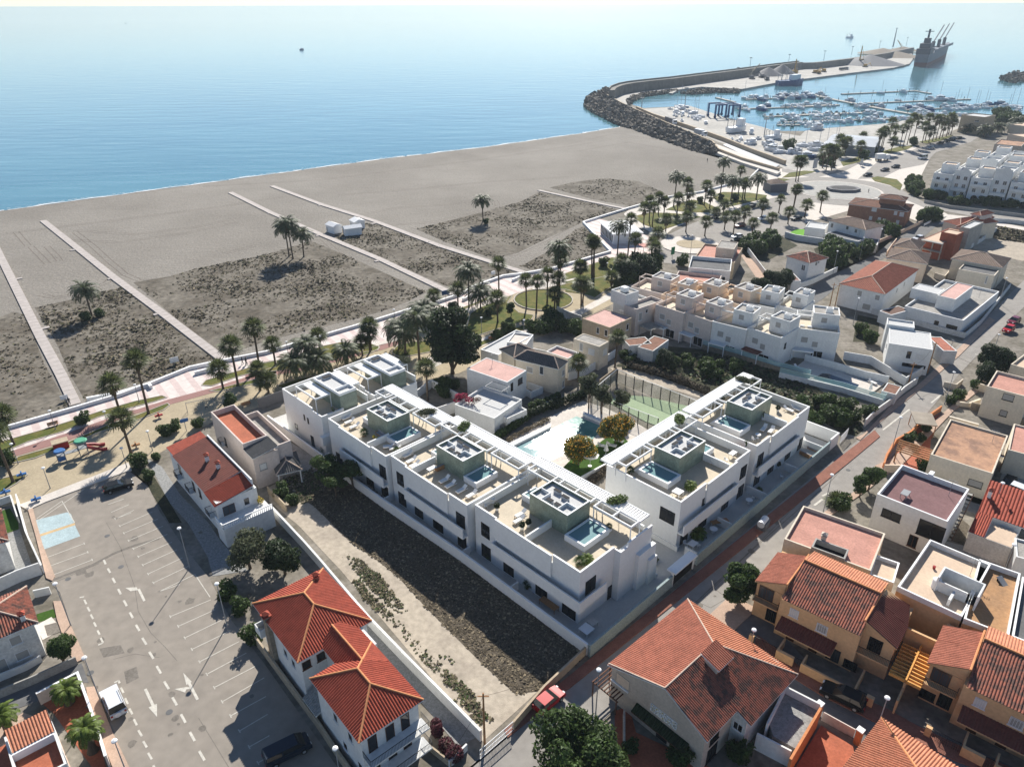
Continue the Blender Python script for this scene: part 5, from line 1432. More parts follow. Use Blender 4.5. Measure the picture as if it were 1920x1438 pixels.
hedge('hedge','row of dark shrubs along the long white bench wall',cv(L3,500,830,640,740,760,660),1.3,1.6,'leaf_mid',3500,.18,31)
hedge('hedge','yellow green flowering shrubs beside the long bench wall',cv(L3,600,840,750,760,930,670),.9,.8,'scrub_dry',1800,.14,32)
hedge('hedge','dark shrub row behind the far end of the garden pool',cv(L3,770,650,1000,560,1230,480),1.4,2.0,'leaf_dark',4500,.2,33)
hedge('hedge','reddish brown shrub row between the lawn and the entrance lane',cv(L3,1300,1190,1420,1100),1.2,1.0,'scrub',1500,.15,34)
for px,lab in((L3(800,590),'square clipped hedge block, nearest of three by the grey wall'),(L3(880,570),'square clipped hedge block, middle of three by the grey wall'),(L3(970,530),'square clipped hedge block, farthest of three by the grey wall')):
 hedge('hedge',lab,[px,(px[0]+10,px[1]-6)],1.5,2.2,'leaf_mid',1500,.16,35)
hedge('hedge','ragged shrubs beyond the green court',cv(N1,460,960,700,1020,900,1090,1100,1170),1.8,1.5,'scrub',3600,.22,36)
for px,lab,s_ in((L2(1035,480),'dense small tree between the two beach villas',.8),(L2(1225,600),'small tree rising beside the white lane roof',.55),(L4(810,400),'dark tree rising through the far street pergola',.5),):
 place('olive',P(px,2.0 if s_>.6 else 6.5),lab,scale=s_)
# --- houses
def slope(b,pts,m,wd=0.3,amp=0.06,under='white_wall',seg=6,name='roof'):
 q=MB();tileface(q,pts,wd,amp,seg);o=q.build(name,m,b.root)
 u=MB();u.poly([(p[0],p[1],p[2]-.03)for p in pts]);u.poly([(p[0],p[1],p[2]-.14)for p in pts])
 n=len(pts)
 for i in range(n):
  a,c=pts[i],pts[(i+1)%n];u.poly([(a[0],a[1],a[2]-.14),(c[0],c[1],c[2]-.14),(c[0],c[1],c[2]-.03),(a[0],a[1],a[2]-.03)])
 u.build('soffit',under,o)
 return o
def ridge(b,segs,m='ridge_orange',r=.13):
 q=MB()
 for a,c in segs:q.tube([(a[0],a[1],a[2]+.08),(c[0],c[1],c[2]+.08)],r,6)
 return q.build('ridge_tiles',m,b.root)
def chimney(b,x,y,z0,h=1.2,m='white_wall',w_=.5,cap='tile_red'):
 q=MB();q.use(m).box(x-w_/2,y-w_/2,z0,x+w_/2,y+w_/2,z0+h)
 q.use(cap).box(x-w_*.65,y-w_*.65,z0+h,x+w_*.65,y+w_*.65,z0+h+.08)
 q.use(m).box(x-w_*.3,y-w_*.3,z0+h+.08,x+w_*.3,y+w_*.3,z0+h+.3);q.use(cap)
 q.poly([(x-.4,y-.4,z0+h+.3),(x+.4,y-.4,z0+h+.3),(x,y,z0+h+.6)]);q.poly([(x+.4,y-.4,z0+h+.3),(x+.4,y+.4,z0+h+.3),(x,y,z0+h+.6)]);q.poly([(x+.4,y+.4,z0+h+.3),(x-.4,y+.4,z0+h+.3),(x,y,z0+h+.6)]);q.poly([(x-.4,y+.4,z0+h+.3),(x-.4,y-.4,z0+h+.3),(x,y,z0+h+.6)])
 return q.build('chimney',parent=b.root)
def balcony(b,x0,y0,x1,y1,z,kind='iron',m='white_wall',sides='y0'):
 q=MB();q.use(m).box(x0,y0,z-.18,x1,y1,z)
 if kind=='iron':
  q.use('iron_black')
  segs={'y0':[((x0,y1),(x0,y0)),((x0,y0),(x1,y0)),((x1,y0),(x1,y1))],'x1':[((x0,y0),(x1,y0)),((x1,y0),(x1,y1)),((x1,y1),(x0,y1))]}[sides]
  for p,r in segs:
   p,r=Vector((*p,z)),Vector((*r,z));q.bar(p+Vector((0,0,.95)),r+Vector((0,0,.95)),.05)
   n=max(2,int((r-p).length/.16))
   for i in range(n+1):c=p.lerp(r,i/n);q.bar(c,c+Vector((0,0,.95)),.025)
 elif kind=='baluster':
  q.use('cap_white');lathe_balusters(q,(x0,y0),(x1,y0)if sides=='y0' else(x0,y0),z)if sides=='y0' else None
  if sides=='x1':lathe_balusters(q,(x1,y0),(x1,y1),z)
  else:lathe_balusters(q,(x0,y0),(x0,y1),z);lathe_balusters(q,(x1,y0),(x1,y1),z)
 else:
  q.use(m);t=.12
  if sides=='y0':q.box(x0,y0,z,x1,y0+t,z+.95);q.box(x0,y0+t,z,x0+t,y1,z+.95);q.box(x1-t,y0+t,z,x1,y1,z+.95)
  else:q.box(x1-t,y0,z,x1,y1,z+.95);q.box(x0,y0,z,x1-t,y0+t,z+.95);q.box(x0,y1-t,z,x1-t,y1,z+.95)
 return q.build('balcony',parent=b.root)
def wall(label,pts,h,m='white_wall',th=.2,name='garden_wall',cap=None,z0=0.0,cat='wall',zp=0.0):
 q=MB();w_=[P(p,zp)for p in pts];q.use(m).wallpath(w_,th,z0,z0+h)
 if cap:q.use(cap).wallpath(w_,th+.08,z0+h,z0+h+.05)
 return tag(q.build(name),label,cat)
# --- big red tiled house beside the parking lot
b=Bld('tiled_house','large white house with bright red hipped tile roofs beside the parking lot','house',K2(362,940),K2(640,1305),K2(1000,1050),7.5)
q=MB();q.use('white_wall').box(-13.7,.5,0,-3.2,8.7,7.4);q.box(.4,.45,0,9.55,7.05,7.4);q.box(-3.19,3.4,0,.39,7.9,7.35)
q.build('wall',parent=b.root)
b.hip(7.5,2.1,0,'tile_red','ridge_orange',x0=-14.3,y0=0,x1=-2.7,y1=9.2)
b.hip(7.5,1.9,0,'tile_red','ridge_orange',x0=0,y0=0,x1=10.0,y1=7.5,axis='x')
slope(b,[(-3.2,3.0,7.5),(1.3,3.0,7.5),(2.7,4.9,8.82),(-3.9,4.9,8.82)],'tile_red')
slope(b,[(3.6,7.5,7.52),(-4.8,7.5,7.52),(-3.9,4.9,8.82),(2.7,4.9,8.82)],'tile_red')
ridge(b,[((-3.9,4.9,8.84),(2.7,4.9,8.84))])
chimney(b,-12.2,7.3,8.0,.9,'brown_brick',.55);chimney(b,-11.0,.25,7.4,.6,'stone_wall',.8)
b.box('chimney_breast','stone_wall',-11.5,-.05,0,-10.4,.5,7.4)
for px,w_,h_,z in((K2(350,885),1.0,1.1,6.1),(K2(430,835),1.0,1.1,6.1)):b.win(px,w_,h_,frame='frame_brown',z=z,faces=[(0,-3.2,1)])
for x,z in((4.2,5.2),(7.2,5.2),(8.6,2.2),(5.6,2.2)):b.win_at(1,-1,.45,x,z-.6,.9,1.2)
for x,z in((-12.9,5.0),(-5.5,4.8),(-7.5,4.8)):b.win_at(1,-1,.5,x,z-.6,.9,1.1)
balcony(b,-13.6,-.5,-12.0,.49,4.2,'solid')
for z,x1 in((4.6,11.1),(1.7,11.3)):
 balcony(b,9.56,.45,x1,7.3,z,'iron',sides='x1')
for y,z in((1.6,5.7),(3.6,5.6),(5.4,5.7),(1.6,2.8),(3.6,2.7),(5.4,2.8)):b.win_at(0,1,9.55,y,z-1.1,1.0,2.1,'frame_brown','pane_dark','balcony_door',0,False)
q=MB();q.box(-2.6,.6,0,.35,3.3,2.2);q.build('side_porch','white_wall',b.root)
slope(b,[(-2.7,-.2,2.2),(.38,-.2,2.2),(.38,3.35,3.9),(-2.7,3.35,3.9)],'grey_gravel')
wall('grey capped wall between the parking lot and the red tiled house',cv(K2,60,740,130,835,240,985,400,1200,520,1380,700,1640),1.5,'stone_cream',.22)
wall('white wall between the red tiled house and the dirt lot',cv(K2,150,10,340,215,440,330,700,640,900,850,1330,1290),1.7,'white_wall',.3)
wall('thin white wall crossing the paved garden at the bottom edge',cv(K2,1000,1310,1160,1438),.9,'stone_cream',.18)
wall('white wall piece right of the purple shrubs',cv(K2,1150,1438,1210,1380,1250,1340),1.0)
hedge('shrub','purple leaved shrub on the paving below the red tiled house',cv(K2,1075,1230,1090,1260),1.2,1.8,'leaf_purple',900,.16,61,'shrub')
hedge('shrub','reddish shrub at the bottom edge below the red tiled house',cv(K2,1130,1330,1180,1390),1.6,1.6,'leaf_purple',1200,.16,62,'shrub')
# --- white house with two dark red roofs
b=Bld('tiled_house','long white house with dark red ribbed roof and two white chimneys','house',L1(1225,970),L1(1450,1228),L1(1690,1092),6.0)
Lh,Dh=b.lu,b.lv
q=MB();q.use('white_wall').box(-2.6,.3,0,Lh+3.6,Dh+.6,5.9);q.build('wall',parent=b.root)
slope(b,[(-.2,0,6.0),(Lh,0,6.0),(Lh,Dh,7.3),(-.2,Dh,7.3)],'tile_darkred',.5,.03)
slope(b,[(Lh+.05,-.1,6.1),(Lh+3.9,-.1,5.6),(Lh+3.9,Dh+.1,6.6),(Lh+.05,Dh+.1,7.1)],'tile_red',.3,.06)
slope(b,[(-3.6,.2,5.95),(-.25,.2,5.95),(-.25,Dh+.2,6.7),(-3.6,Dh+.2,6.7)],'tile_red',.3,.02)
for px in(L1(1470,990),L1(1550,1045)):x,y=b.loc(px,7.0);chimney(b,x,y,6.6,1.1)
q=MB();q.use('cap_white').box(-.2,Dh+.05,5.9,Lh+3.6,Dh+.25,7.6);q.use('white_wall').box(Lh+3.65,-.3,0,Lh+6.6,Dh+1.4,3.2);q.build('terrace',parent=b.root)
q=MB();lathe_balusters(q,(Lh+6.5,-.3),(Lh+6.5,Dh+1.4),3.2);lathe_balusters(q,(Lh+3.8,-.3),(Lh+6.5,-.3),3.2);q.build('balustrade','cap_white',b.root)
b.win_at(0,1,Lh+3.6,1.9,3.3,1.8,1.6,'frame_brown','pane_grey','window',0,False);b.win_at(0,1,Lh+3.6,4.6,3.6,.9,1.3)
for px,w_,h_,z in((L1(1180,970),.9,1.6,4.4),(L1(1290,1110),1.0,1.6,4.2),(L1(1390,1240),.9,1.6,3.9),(L1(1440,1310),.9,1.6,4.0),(L1(1510,1370),.9,1.6,3.9)):
 b.win(px,w_,h_,frame='frame_brown',z=z,faces=[(1,.3,-1)])
for x in(1.5,6.5,Lh+1.5):balcony(b,x-.9,-.6,x+.9,.29,3.0,'iron')
hedge('ivy','yellow flowering climber on the balcony of the long white house',cv(FULL,484,938,489,942),.8,.8,'play_yellow',300,.12,63,'plant',zb=3.3)
# --- pale pink flat house with roof terraces
b=Bld('flat_house','tall pale pink flat roofed house with a red roof terrace near the playground','house',FULL(395,773),FULL(472,851),FULL(530,808),6.8)
Lh,Dh=b.lu,b.lv
q=MB();q.use('pinkish_wall').box(0,0,0,Lh,Dh*.62,5.9);q.box(Lh*.22,Dh*.62+.002,0,Lh*.97,Dh,5.3)
t=.22
for s_ in((0,0,Lh-3.6,t),(0,t,t,Dh*.62),(t,Dh*.62-t,Lh-3.6,Dh*.62),(Lh-3.8,t,Lh-3.6,Dh*.62-t)):q.box(s_[0],s_[1],5.9,s_[2],s_[3],6.9)
for s_ in((Lh*.22,Dh-t,Lh*.97,Dh),(Lh*.97-t,Dh*.62+.01,Lh*.97,Dh-t),(Lh*.22,Dh*.62+.01,Lh*.22+t,Dh-t)):q.box(s_[0],s_[1],5.3,s_[2],s_[3],6.3)
q.build('wall',parent=b.root)
b.box('terrace_floor','terracotta_floor',t+.01,t+.01,5.902,Lh-3.82,Dh*.62-t-.01,5.93)
b.box('terrace_floor','grey_roof',Lh*.22+t+.01,Dh*.62+.01,5.302,Lh*.97-t-.01,Dh-t-.01,5.33)
slope(b,[(Lh-3.55,-.1,6.0),(Lh+.2,-.1,6.0),(Lh+.2,Dh*.62+.1,6.6),(Lh-3.55,Dh*.62+.1,6.6)],'tile_grey',.3,.05)
b.win(L1(1595,830),.9,1.6,frame='iron_black',z=3.2);b.win(L1(1860,1000),1.2,1.2,frame='steel_grey',pane='shutter_white',z=3.8)
balcony(b,3.2,-.7,4.8,-.01,2.3,'iron')
b=Bld('gazebo','open gazebo with grey tiled pyramid roof on the concrete yard','gazebo',L2(215,1000),L2(255,1140),L2(390,955),2.6)
b.hip(2.6,1.1,.25,'tile_grey','ridge_pale',wd=.35)
for x in(.1,b.lu-.1):
 for y in(.1,b.lv-.1):q=MB();q.box(x-.1,y-.1,0,x+.1,y+.1,2.5);q.build('post','cap_white',b.root)
wall('low white wall with railing beside the gazebo',cv(L2,260,1160,440,1090),.9,'stone_cream')
wall('grey slatted screen behind the beach villas',cv(L2,110,620,320,545),2.2,'timber_grey',.12,name='screen_fence',cat='fence')
wall('stone wall below the balustraded terrace',cv(L2,185,1290,330,1438),1.4,'stone_cream')
# --- houses at the left edge
b=Bld('tiled_house','white house with brown tiled roof at the left edge','house',K1(-60,735),K1(210,622),K1(130,430),5.4)
q=MB();q.use('old_white_wall').box(-6,.4,0,b.lu-.4,b.lv-.3,5.3);q.build('wall',parent=b.root)
b.hip(5.4,1.5,.1,'tile_old','ridge_pale',x0=-8,axis='x')
x,y=b.loc(K1(130,600),6.0);chimney(b,x,y,5.6,1.0)
b.win(K1(85,715),1.2,1.3,pane='shutter_grey',z=3.9,faces=[(1,.4,-1)]);b.win(K1(135,822),1.4,1.2,pane='shutter_grey',z=1.5,faces=[(1,.4,-1)]);b.win(K1(15,880),1.2,2.0,pane='shutter_grey',z=1.2,faces=[(1,.4,-1)])
b=Bld('tiled_house','white house with weathered brown roof at the far left edge above the lot','house',K1(-110,215),K1(45,162),K1(-10,-10),5.0)
q=MB();q.use('old_white_wall').box(-5,.4,0,b.lu-.4,b.lv,4.9);q.build('wall',parent=b.root)
b.hip(5.0,1.4,.1,'tile_old','ridge_pale',x0=-6,axis='x')
b=Bld('terrace_house','small house with orange tiled strip and red roof terrace in the bottom left corner','house',K1(70,1360),K1(310,1235),K1(30,1265),3.2)
Lh,Dh=b.lu,b.lv
q=MB();q.use('white_wall').box(-3.5,-4.5,0,Lh,Dh,2.2);q.box(Lh-.2,-4.5,2.2,Lh,-.05,3.1);q.box(-3.5,-4.7,2.2,Lh,-4.5,3.1);q.box(-.3,-4.5,2.2,-.1,Dh,3.2);q.use('cap_white').box(-.1,-.25,2.2,Lh-.2,0,3.2);q.build('wall',parent=b.root)
b.box('terrace_floor','terracotta_floor',-.08,-4.48,2.202,Lh-.22,-.26,2.23);b.box('terrace_floor','terracotta_floor',-3.48,-4.48,2.202,-.32,Dh,2.23)
slope(b,[(0,.02,3.2),(Lh,.02,3.2),(Lh,Dh,4.0),(0,Dh,4.0)],'tile_orange',.3,.06)
wall('white wall above the small left edge yard',cv(K1,-60,460,0,445,120,390,240,348),2.0)
wall('white wall along the parking lot beside the green mat',cv(K1,105,-60,120,10,160,150,250,345),1.5)
wall('slatted white wall at the top left of the parking lot',cv(L1,-40,1330,90,1285,140,1438),1.2)
wall('pinkish wall beside the two small palms',cv(K1,230,1085,460,965,560,1240,620,1438),1.8,'pinkish_wall',.2,cap='cap_white')
wall('low white wall under the small left edge tree',cv(K1,200,480,290,460),1.2)
wall('grey wall along the narrow alley on the left',cv(K1,-30,1060,200,965,440,855),1.2,'concrete')
wall('white wall below the narrow alley at the left edge',cv(K1,-20,960,150,890,240,840),1.0)
ground('artificial_lawn',cv(L1,-60,1370,70,1335,130,1438)+cv(K1,105,95,0,130,-60,140),.03,'lawn_green')
ground('artificial_lawn',cv(K1,205,575,300,545,320,590,215,620),.03,'lawn_green')
ground('grey_yard',cv(K1,50,120,110,95,200,360,60,420,0,180),.035,'grey_gravel')
ground('pale_yard',cv(K1,200,640,290,590,350,660,240,720),.035,'pavement_pale')
ground('yard_floor',cv(K1,-40,1230,130,1130,300,1180,320,1240,400,1438,-40,1500),.03,'pavement_pink')
ground('yard_floor',cv(K1,240,1080,460,975,600,1438,520,1438,300,1130),.032,'terracotta_floor')
# --- salmon roof house beside the street
b=Bld('tiled_house','big beige house with salmon tiled roof beside the large round tree','house',K3(600,860),K3(1050,490),K3(1210,1250),5.5)
q=MB();q.use('beige_wall').box(.3,.3,0,14.3,12.4,5.2)
q.poly([(14.3,.3,5.2),(14.3,12.4,5.2),(14.3,7.2,7.6)])
q.use('old_white_wall').box(.5,12.41,0,9.2,14.0,4.9);q.build('wall',parent=b.root)
slope(b,[(14.8,0,5.5),(0,0,5.5),(5.7,7.2,7.8),(14.4,7.2,7.8)],'tile_salmon',.26,.05)
slope(b,[(9.5,12.9,5.5),(14.8,12.9,5.5),(14.4,7.2,7.8),(9.5,7.2,7.8)],'tile_old',.26,.07)
slope(b,[(0,14.6,4.82),(9.48,14.6,4.82),(9.48,7.2,7.8),(5.7,7.2,7.8)],'tile_old',.26,.07)
slope(b,[(0,14.6,4.82),(0,0,5.5),(5.7,7.2,7.8)],'tile_orange',.26,.07)
ridge(b,[((5.7,7.2,7.8),(14.4,7.2,7.8)),((5.7,7.2,7.8),(0,0,5.5)),((5.7,7.2,7.8),(0,14.6,4.82)),((14.6,0,5.5),(14.4,7.2,7.8))],'ridge_pale',.1)
x,y=b.loc(K3(1215,820),8.0)
q=MB();q.box(x-1.1,y-.8,6.4,x+1.1,y+.8,8.0);q.build('chimney','beige_wall',b.root)
slope(b,[(x-1.4,y+1.2,8.0),(x+1.4,y+1.2,8.0),(x+1.4,y-1.2,8.7),(x-1.4,y-1.2,8.7)],'tile_salmon',.26,.05)
NF=[(0,14.3,1)]
b.win(K3(682,980),1.9,1.5,frame='beige_wall',pane='peach_wall',faces=NF,z=4.1,sill=False);b.box('loggia_rail','cap_white',14.32,.4,3.2,14.5,2.8,3.35)
hp=b.hit(K3(915,1150),NF)[2]
q=MB();q.use('cap_white').box(14.31,hp.y-1.7,hp.z-.55,14.36,hp.y+1.7,hp.z+.55);rr=random.Random(5)
for i in range(34):
 for j in range(11):
  if rr.random()<.8:y=hp.y-1.66+i*.098;z=hp.z-.5+j*.092;q.use(rr.choice(('boat_grey','boat_grey','play_yellow','steel_grey','cap_white','cap_white','cap_white'))).box(14.361,y,z,14.37,y+.09,z+.085)
q.build('tile_panel',parent=b.root)
h0,h1=b.hit(K3(760,1130),NF)[2],b.hit(K3(1060,1310),NF)[2]
slope(b,[(15.3,h0.y,2.2),(15.3,h1.y,2.2),(14.32,h1.y,2.75),(14.32,h0.y,2.75)],'leaf_dark',.3,.05,'timber_dark',name='awning')
dp=b.hit(K3(895,1330),NF)[2];q=MB();q.use('frame_dark').box(14.31,dp.y-.7,.1,14.35,dp.y+.7,1.4)
q.use('stone_cream').tube([(14.34,dp.y+.8*math.cos(t*math.pi/10),1.4+.7*math.sin(t*math.pi/10))for t in range(11)],.1,6);q.use('frame_dark')
for t in range(10):q.poly([(14.34,dp.y,1.4),(14.34,dp.y+.8*math.cos(t*math.pi/10),1.4+.7*math.sin(t*math.pi/10)),(14.34,dp.y+.8*math.cos((t+1)*math.pi/10),1.4+.7*math.sin((t+1)*math.pi/10))])
q.build('door',parent=b.root)
b.win_at(0,1,9.2,13.2,2.6,1.1,1.1,'frame_white');b.win_at(1,1,12.4,12.4,3.0,1.6,1.2,'frame_dark');b.win_at(1,1,12.4,12.4,.2,1.8,2.1,'frame_dark')
pg=thing('pergola','brown slatted pergola between the salmon roof house and the round tree','pergola',P(K3(640,1060),0),b.ang)
q=MB()
for i in range(9):q.box(-1.6,-2.2+i*.42,2.3,1.6,-2.08+i*.42,2.42)
q.box(-1.5,-2.3,2.15,-1.4,1.5,2.295);q.box(1.4,-2.3,2.15,1.5,1.5,2.295);q.build('slats','timber_dark',pg)
for x in(-1.45,1.45):
 for y in(-2.1,1.3):q=MB();q.box(x-.06,y-.06,0,x+.06,y+.06,2.14);q.build('post','timber_dark',pg)
ground('tiled_yard',cv(K3,640,1120,720,1090,760,1240,1180,1438,700,1438,640,1250),.04,'terracotta_floor')
wall('beige yard wall with steps below the loggia',cv(K3,690,1150,690,1340),1.2,'beige_wall')
ground('white_pebble_yard',cv(K4,120,1160,210,1010,400,1120,290,1340,150,1260),2.2,'grey_gravel',2.2)
wall('white frame wall around the pebbled roof terrace',cv(K4,110,1220,215,1010,410,1110),3.2,'white_wall',.2,zp=2.4)
wall('orange wall beside the pebbled roof terrace',cv(K4,240,1420,410,1130),3.2,'orange_wall',.25,zp=2.4)
wall('white wall below the pebbled roof terrace',cv(K4,40,1330,230,1430),2.4,'white_wall',.2)
b=Bld('terrace_house','orange tiled house with a terracotta terrace at the bottom edge','house',K4(730,1198),K4(495,1500),K4(1200,1465),4.2)
q=MB();q.box(.5,.5,0,b.lu+3,b.lv+3,4.1);q.build('wall','orange_wall',b.root)
b.hip(4.2,2.3,0,'tile_orange','ridge_orange',x0=min(0,b.lu-10),x1=max(10,b.lu),y1=max(11,b.lv),wd=.3,amp=.08)
ground('terracotta_terrace',cv(K4,420,1200,600,1320,620,1438,240,1500,340,1330),.3,'terracotta_floor',.28)
wall('wooden gate and white railing above the terracotta terrace',cv(K4,420,1170,600,1270),1.3,'pinkish_wall',.12)
for px,lab in((K4(620,1300),'orange gate pillar with white top at the terracotta terrace'),(K4(395,1150),'orange pillar at the top of the orange wall')):
 p=P(px);r=thing('gate_pillar',lab,'pillar',p,.7);q=MB();q.use('orange_wall').box(-.3,-.3,0,.3,.3,2.0);q.use('cap_white').box(-.36,-.36,2.0,.36,.36,2.15);q.build('pillar',parent=r)
# --- ochre terrace row
def ochre(label,ox,first):
 A0,B0=P(K4(200,490),6.0),P(K4(640,700),6.0)
 u=(B0-A0).normalized();u.z=0;v=Vector((-u.y,u.x,0));o=A0+u*ox
 b=Bld('ochre_house',label,'house',o,o+u*10,o+v*10,world=True)
 W_=9.1 if first else 12
 q=MB();q.use('ochre_wall').box(-.25,.35,0,W_,10,5.9);q.box(-3.7,1.6,0,-.26,9.5,5.25)
 if first:q.box(W_+.01,1.7,0,12.5,9.5,5.25)
 q.build('wall',parent=b.root)
 slope(b,[(0,0,6.0),(W_,0,6.0),(W_,6.2,7.9),(0,6.2,7.9)],'tile_old' if first else 'tile_old',.3,.06,'ochre_wall')
 slope(b,[(W_,10.2,6.7),(0,10.2,6.7),(0,6.2,7.9),(W_,6.2,7.9)],'tile_orange',.3,.06,'ochre_wall')
 for y0,y1,z1 in((1.5,5.6,7.1),(5.62,8.6,6.8)):
  slope(b,[(-4.0,y0,5.4),(-4.0,y1,5.4),(-.2,y1,z1),(-.2,y0,z1)],'tile_salmon',.3,.05,'ochre_wall')
 b.box('gable_wall','ochre_wall',-.26,1.7,5.3,-.1,8.4,7.0)
 q=MB();q.poly([(-3.7,1.6,5.3),(-.27,1.6,5.3),(-.27,1.6,6.85)]);q.build('gable_wall','ochre_wall',b.root)
 ridge(b,[((0,6.2,7.95),(W_,6.2,7.95)),((-.15,1.4,7.1),(-.15,8.6,7.1))],'ridge_orange')
 if first:
  slope(b,[(12.8,5.8,5.35),(12.8,1.4,5.35),(9.0,1.4,7.2),(9.0,5.8,7.2)],'tile_darkred',.3,.05,'ochre_wall')
  slope(b,[(12.0,9.4,5.5),(12.8,5.82,5.35),(9.0,5.82,7.2),(9.3,8.6,7.1)],'tile_darkred',.3,.05,'ochre_wall')
  ridge(b,[((9.0,1.3,7.25),(9.1,8.7,7.2))])
  q=MB();q.poly([(12.5,1.7,5.24),(9.1,1.7,5.24),(9.1,1.7,7.0)]);q.build('gable_wall','ochre_wall',b.root)
  b.win_at(1,-1,1.7,10.6,3.2,1.5,2.0,'frame_dark','pane_dark','window',5,False);balcony(b,8.9,.7,12.6,1.69,3.0,'iron','ochre_wall')
  b.win_at(1,-1,.35,8.9,.4,1.5,1.2,'frame_dark','pane_dark','window',6);b.win_at(1,-1,.35,6.9,.3,1.5,1.9,'frame_dark','pane_grey','window',6,False)
 b.win_at(1,-1,1.6,-2.4,3.3,1.9,1.9,'frame_brown','pane_grey','window',4,False);balcony(b,-3.7,.8,-.5,1.59,3.1,'iron','ochre_wall')
 b.win_at(1,-1,.35,1.6,3.9,1.1,1.2,'frame_white','shutter_white','window',5);b.win_at(1,-1,.35,5.0,3.6,1.3,1.2,'frame_white','shutter_grey','window',5)
 b.win_at(1,-1,1.6,-1.3,.3,1.3,2.0,'frame_dark','pane_dark','window',6,False)
 b.win_at(1,-1,.35,1.8,.1,1.0,2.1,'frame_brown','frame_brown','door',0,False);b.win_at(1,-1,.35,4.6,.1,1.0,2.1,'frame_brown','frame_brown','door',0,False)
 if not first:
  b.win_at(1,-1,.35,10.2,3.6,1.3,1.2,'frame_white','shutter_grey','window',5);b.win_at(1,-1,1.6,-3.0,.4,1.6,1.2,'frame_dark','pane_dark','window',6)
 slope(b,[(.3,-1.7,2.6),(7.0 if first else 12.2,-1.7,2.6),(7.0 if first else 12.2,.33,3.2),(.3,.33,3.2)],'tile_darkred',.3,.05,'ochre_wall',name='porch_roof')
 q=MB();q.use('ochre_wall')
 for pcs in(((-2.0,-3.3,-1.4,-2.9),),((1.5,-3.5,3.6,-3.1),(1.5,-3.09,1.7,-1.0)),((4.5,-3.6,10.6,-3.35),(4.5,-3.34,4.7,-1.8),(10.4,-3.34,10.6,.3)),((11.8,-3.4,12.6,-2.9),)):
  q=MB()
  for s_ in pcs:q.box(s_[0],s_[1],0,s_[2],s_[3],1.4)
  q.build('front_wall','ochre_wall',b.root)
 for x0,x1 in((-1.35,1.45),(3.65,4.45),(10.65,11.75)):
  q=MB();q.use('iron_black')
  n=int((x1-x0)/.18)
  for i in range(n+1):q.bar((x0+i*(x1-x0)/n,-3.2,0),(x0+i*(x1-x0)/n,-3.2,1.5),.03)
  q.bar((x0,-3.2,1.5),(x1,-3.2,1.5),.05)
  q.build('gate',parent=b.root)
 return b
b1=ochre('ochre terrace house with a dark tiled roof facing the parked black car',0,True)
b2=ochre('ochre terrace house at the right edge beyond the beamed carport',19.9,False)
for x in(-3.0,):pass
pg=thing('pergola','ochre beamed carport between the two ochre houses','pergola',b1.root.location,b1.ang)
for i in range(2):
 q=MB();x0,x1=(12.9,14.55)if i==0 else(14.75,16.2)
 for j in range(9):q.box(x0,.2+j*.62,3.0,x1,.36+j*.62,3.3)
 q.build('beam','timber_ochre',pg)
q=MB();q.use('timber_ochre').box(14.56,-.3,2.9,14.74,6.2,3.4);q.box(12.9,-.3,2.9,16.2,-.1,3.3);q.build('cross_beam',parent=pg)
q=MB();q.use('ochre_wall').box(12.75,6.4,0,16.1,6.7,4.6);q.box(14.55,-2.6,0,14.75,-.31,2.2);q.box(14.55,-.3,0,14.75,6.3,2.9);q.build('carport_wall',parent=pg)
# --- flat roofs behind the ochre row
def flat(label,A,B,Cc,z,m='white_wall',roof='grey_roof',par=.8,cap=None,wins=(),name='flat_house',cat='house',th=.22,z1=None):
 b=Bld(name,label,cat,A,B,Cc,z)
 b.walls(z,m,par,th,roof,cap,pm='white_wall' if m=='ochre_wall' else None)
 if b.lu>6 and len(label)%2:
  q=MB();ax_,ay_=b.lu*.8,b.lv*.75;q.bar((ax_,ay_,z-par),(ax_,ay_,z+2.0),.05);q.bar((ax_-.6,ay_,z+1.9),(ax_+.6,ay_,z+1.9),.03)
  for k_ in range(5):q.bar((ax_-.5+k_*.25,ay_-.3,z+1.9),(ax_-.5+k_*.25,ay_+.3,z+1.9),.025)
  q.build('antenna','steel_grey',b.root)
 for w_ in wins:
  b.win(w_[0],w_[1],w_[2],frame=w_[4]if len(w_)>4 else 'frame_white',pane=w_[3]if len(w_)>3 else 'pane_dark',z=w_[5]if len(w_)>5 else None)
 return b
def penthouse(b,A,z0,w_,d,h,m='white_wall',rot=0,roof=None,par=.25):
 x,y=b.loc(A,z0)
 q=MB();q.use(m).box(x-w_/2,y-d/2,z0,x+w_/2,y+d/2,z0+h-par)
 t=.15
 for s_ in((x-w_/2,y-d/2,x+w_/2,y-d/2+t),(x-w_/2,y+d/2-t,x+w_/2,y+d/2),(x-w_/2,y-d/2+t,x-w_/2+t,y+d/2-t),(x+w_/2-t,y-d/2+t,x+w_/2,y+d/2-t)):
  q.box(s_[0],s_[1],z0+h-par,s_[2],s_[3],z0+h)
 return q.build('roof_room',parent=b.root)
b=flat('ochre walled house with a pink flat roof beside the street',K4(212,150),K4(700,330),K4(400,-10),6.2,'cream_wall','pink_roof',.5)
x,y=b.loc(K4(470,225),6.0);q=MB()
for s_ in((x-2.2,y-1.1,x+2.0,y-.9),(x-2.2,y+.9,x+2.0,y+1.1),(x-2.2,y-.9,x-2.0,y+.9),(x+1.8,y-.9,x+2.0,y+.9)):q.box(s_[0],s_[1],5.6,s_[2],s_[3],6.6)
q.build('light_well','concrete',b.root);chimney(b,x-1.3,y+1.5,5.7,1.4,'beige_wall',.6,'beige_wall')
b.box('roof_recess','frame_dark',x-1.99,y-.89,5.75,x+1.79,y+.89,5.78)
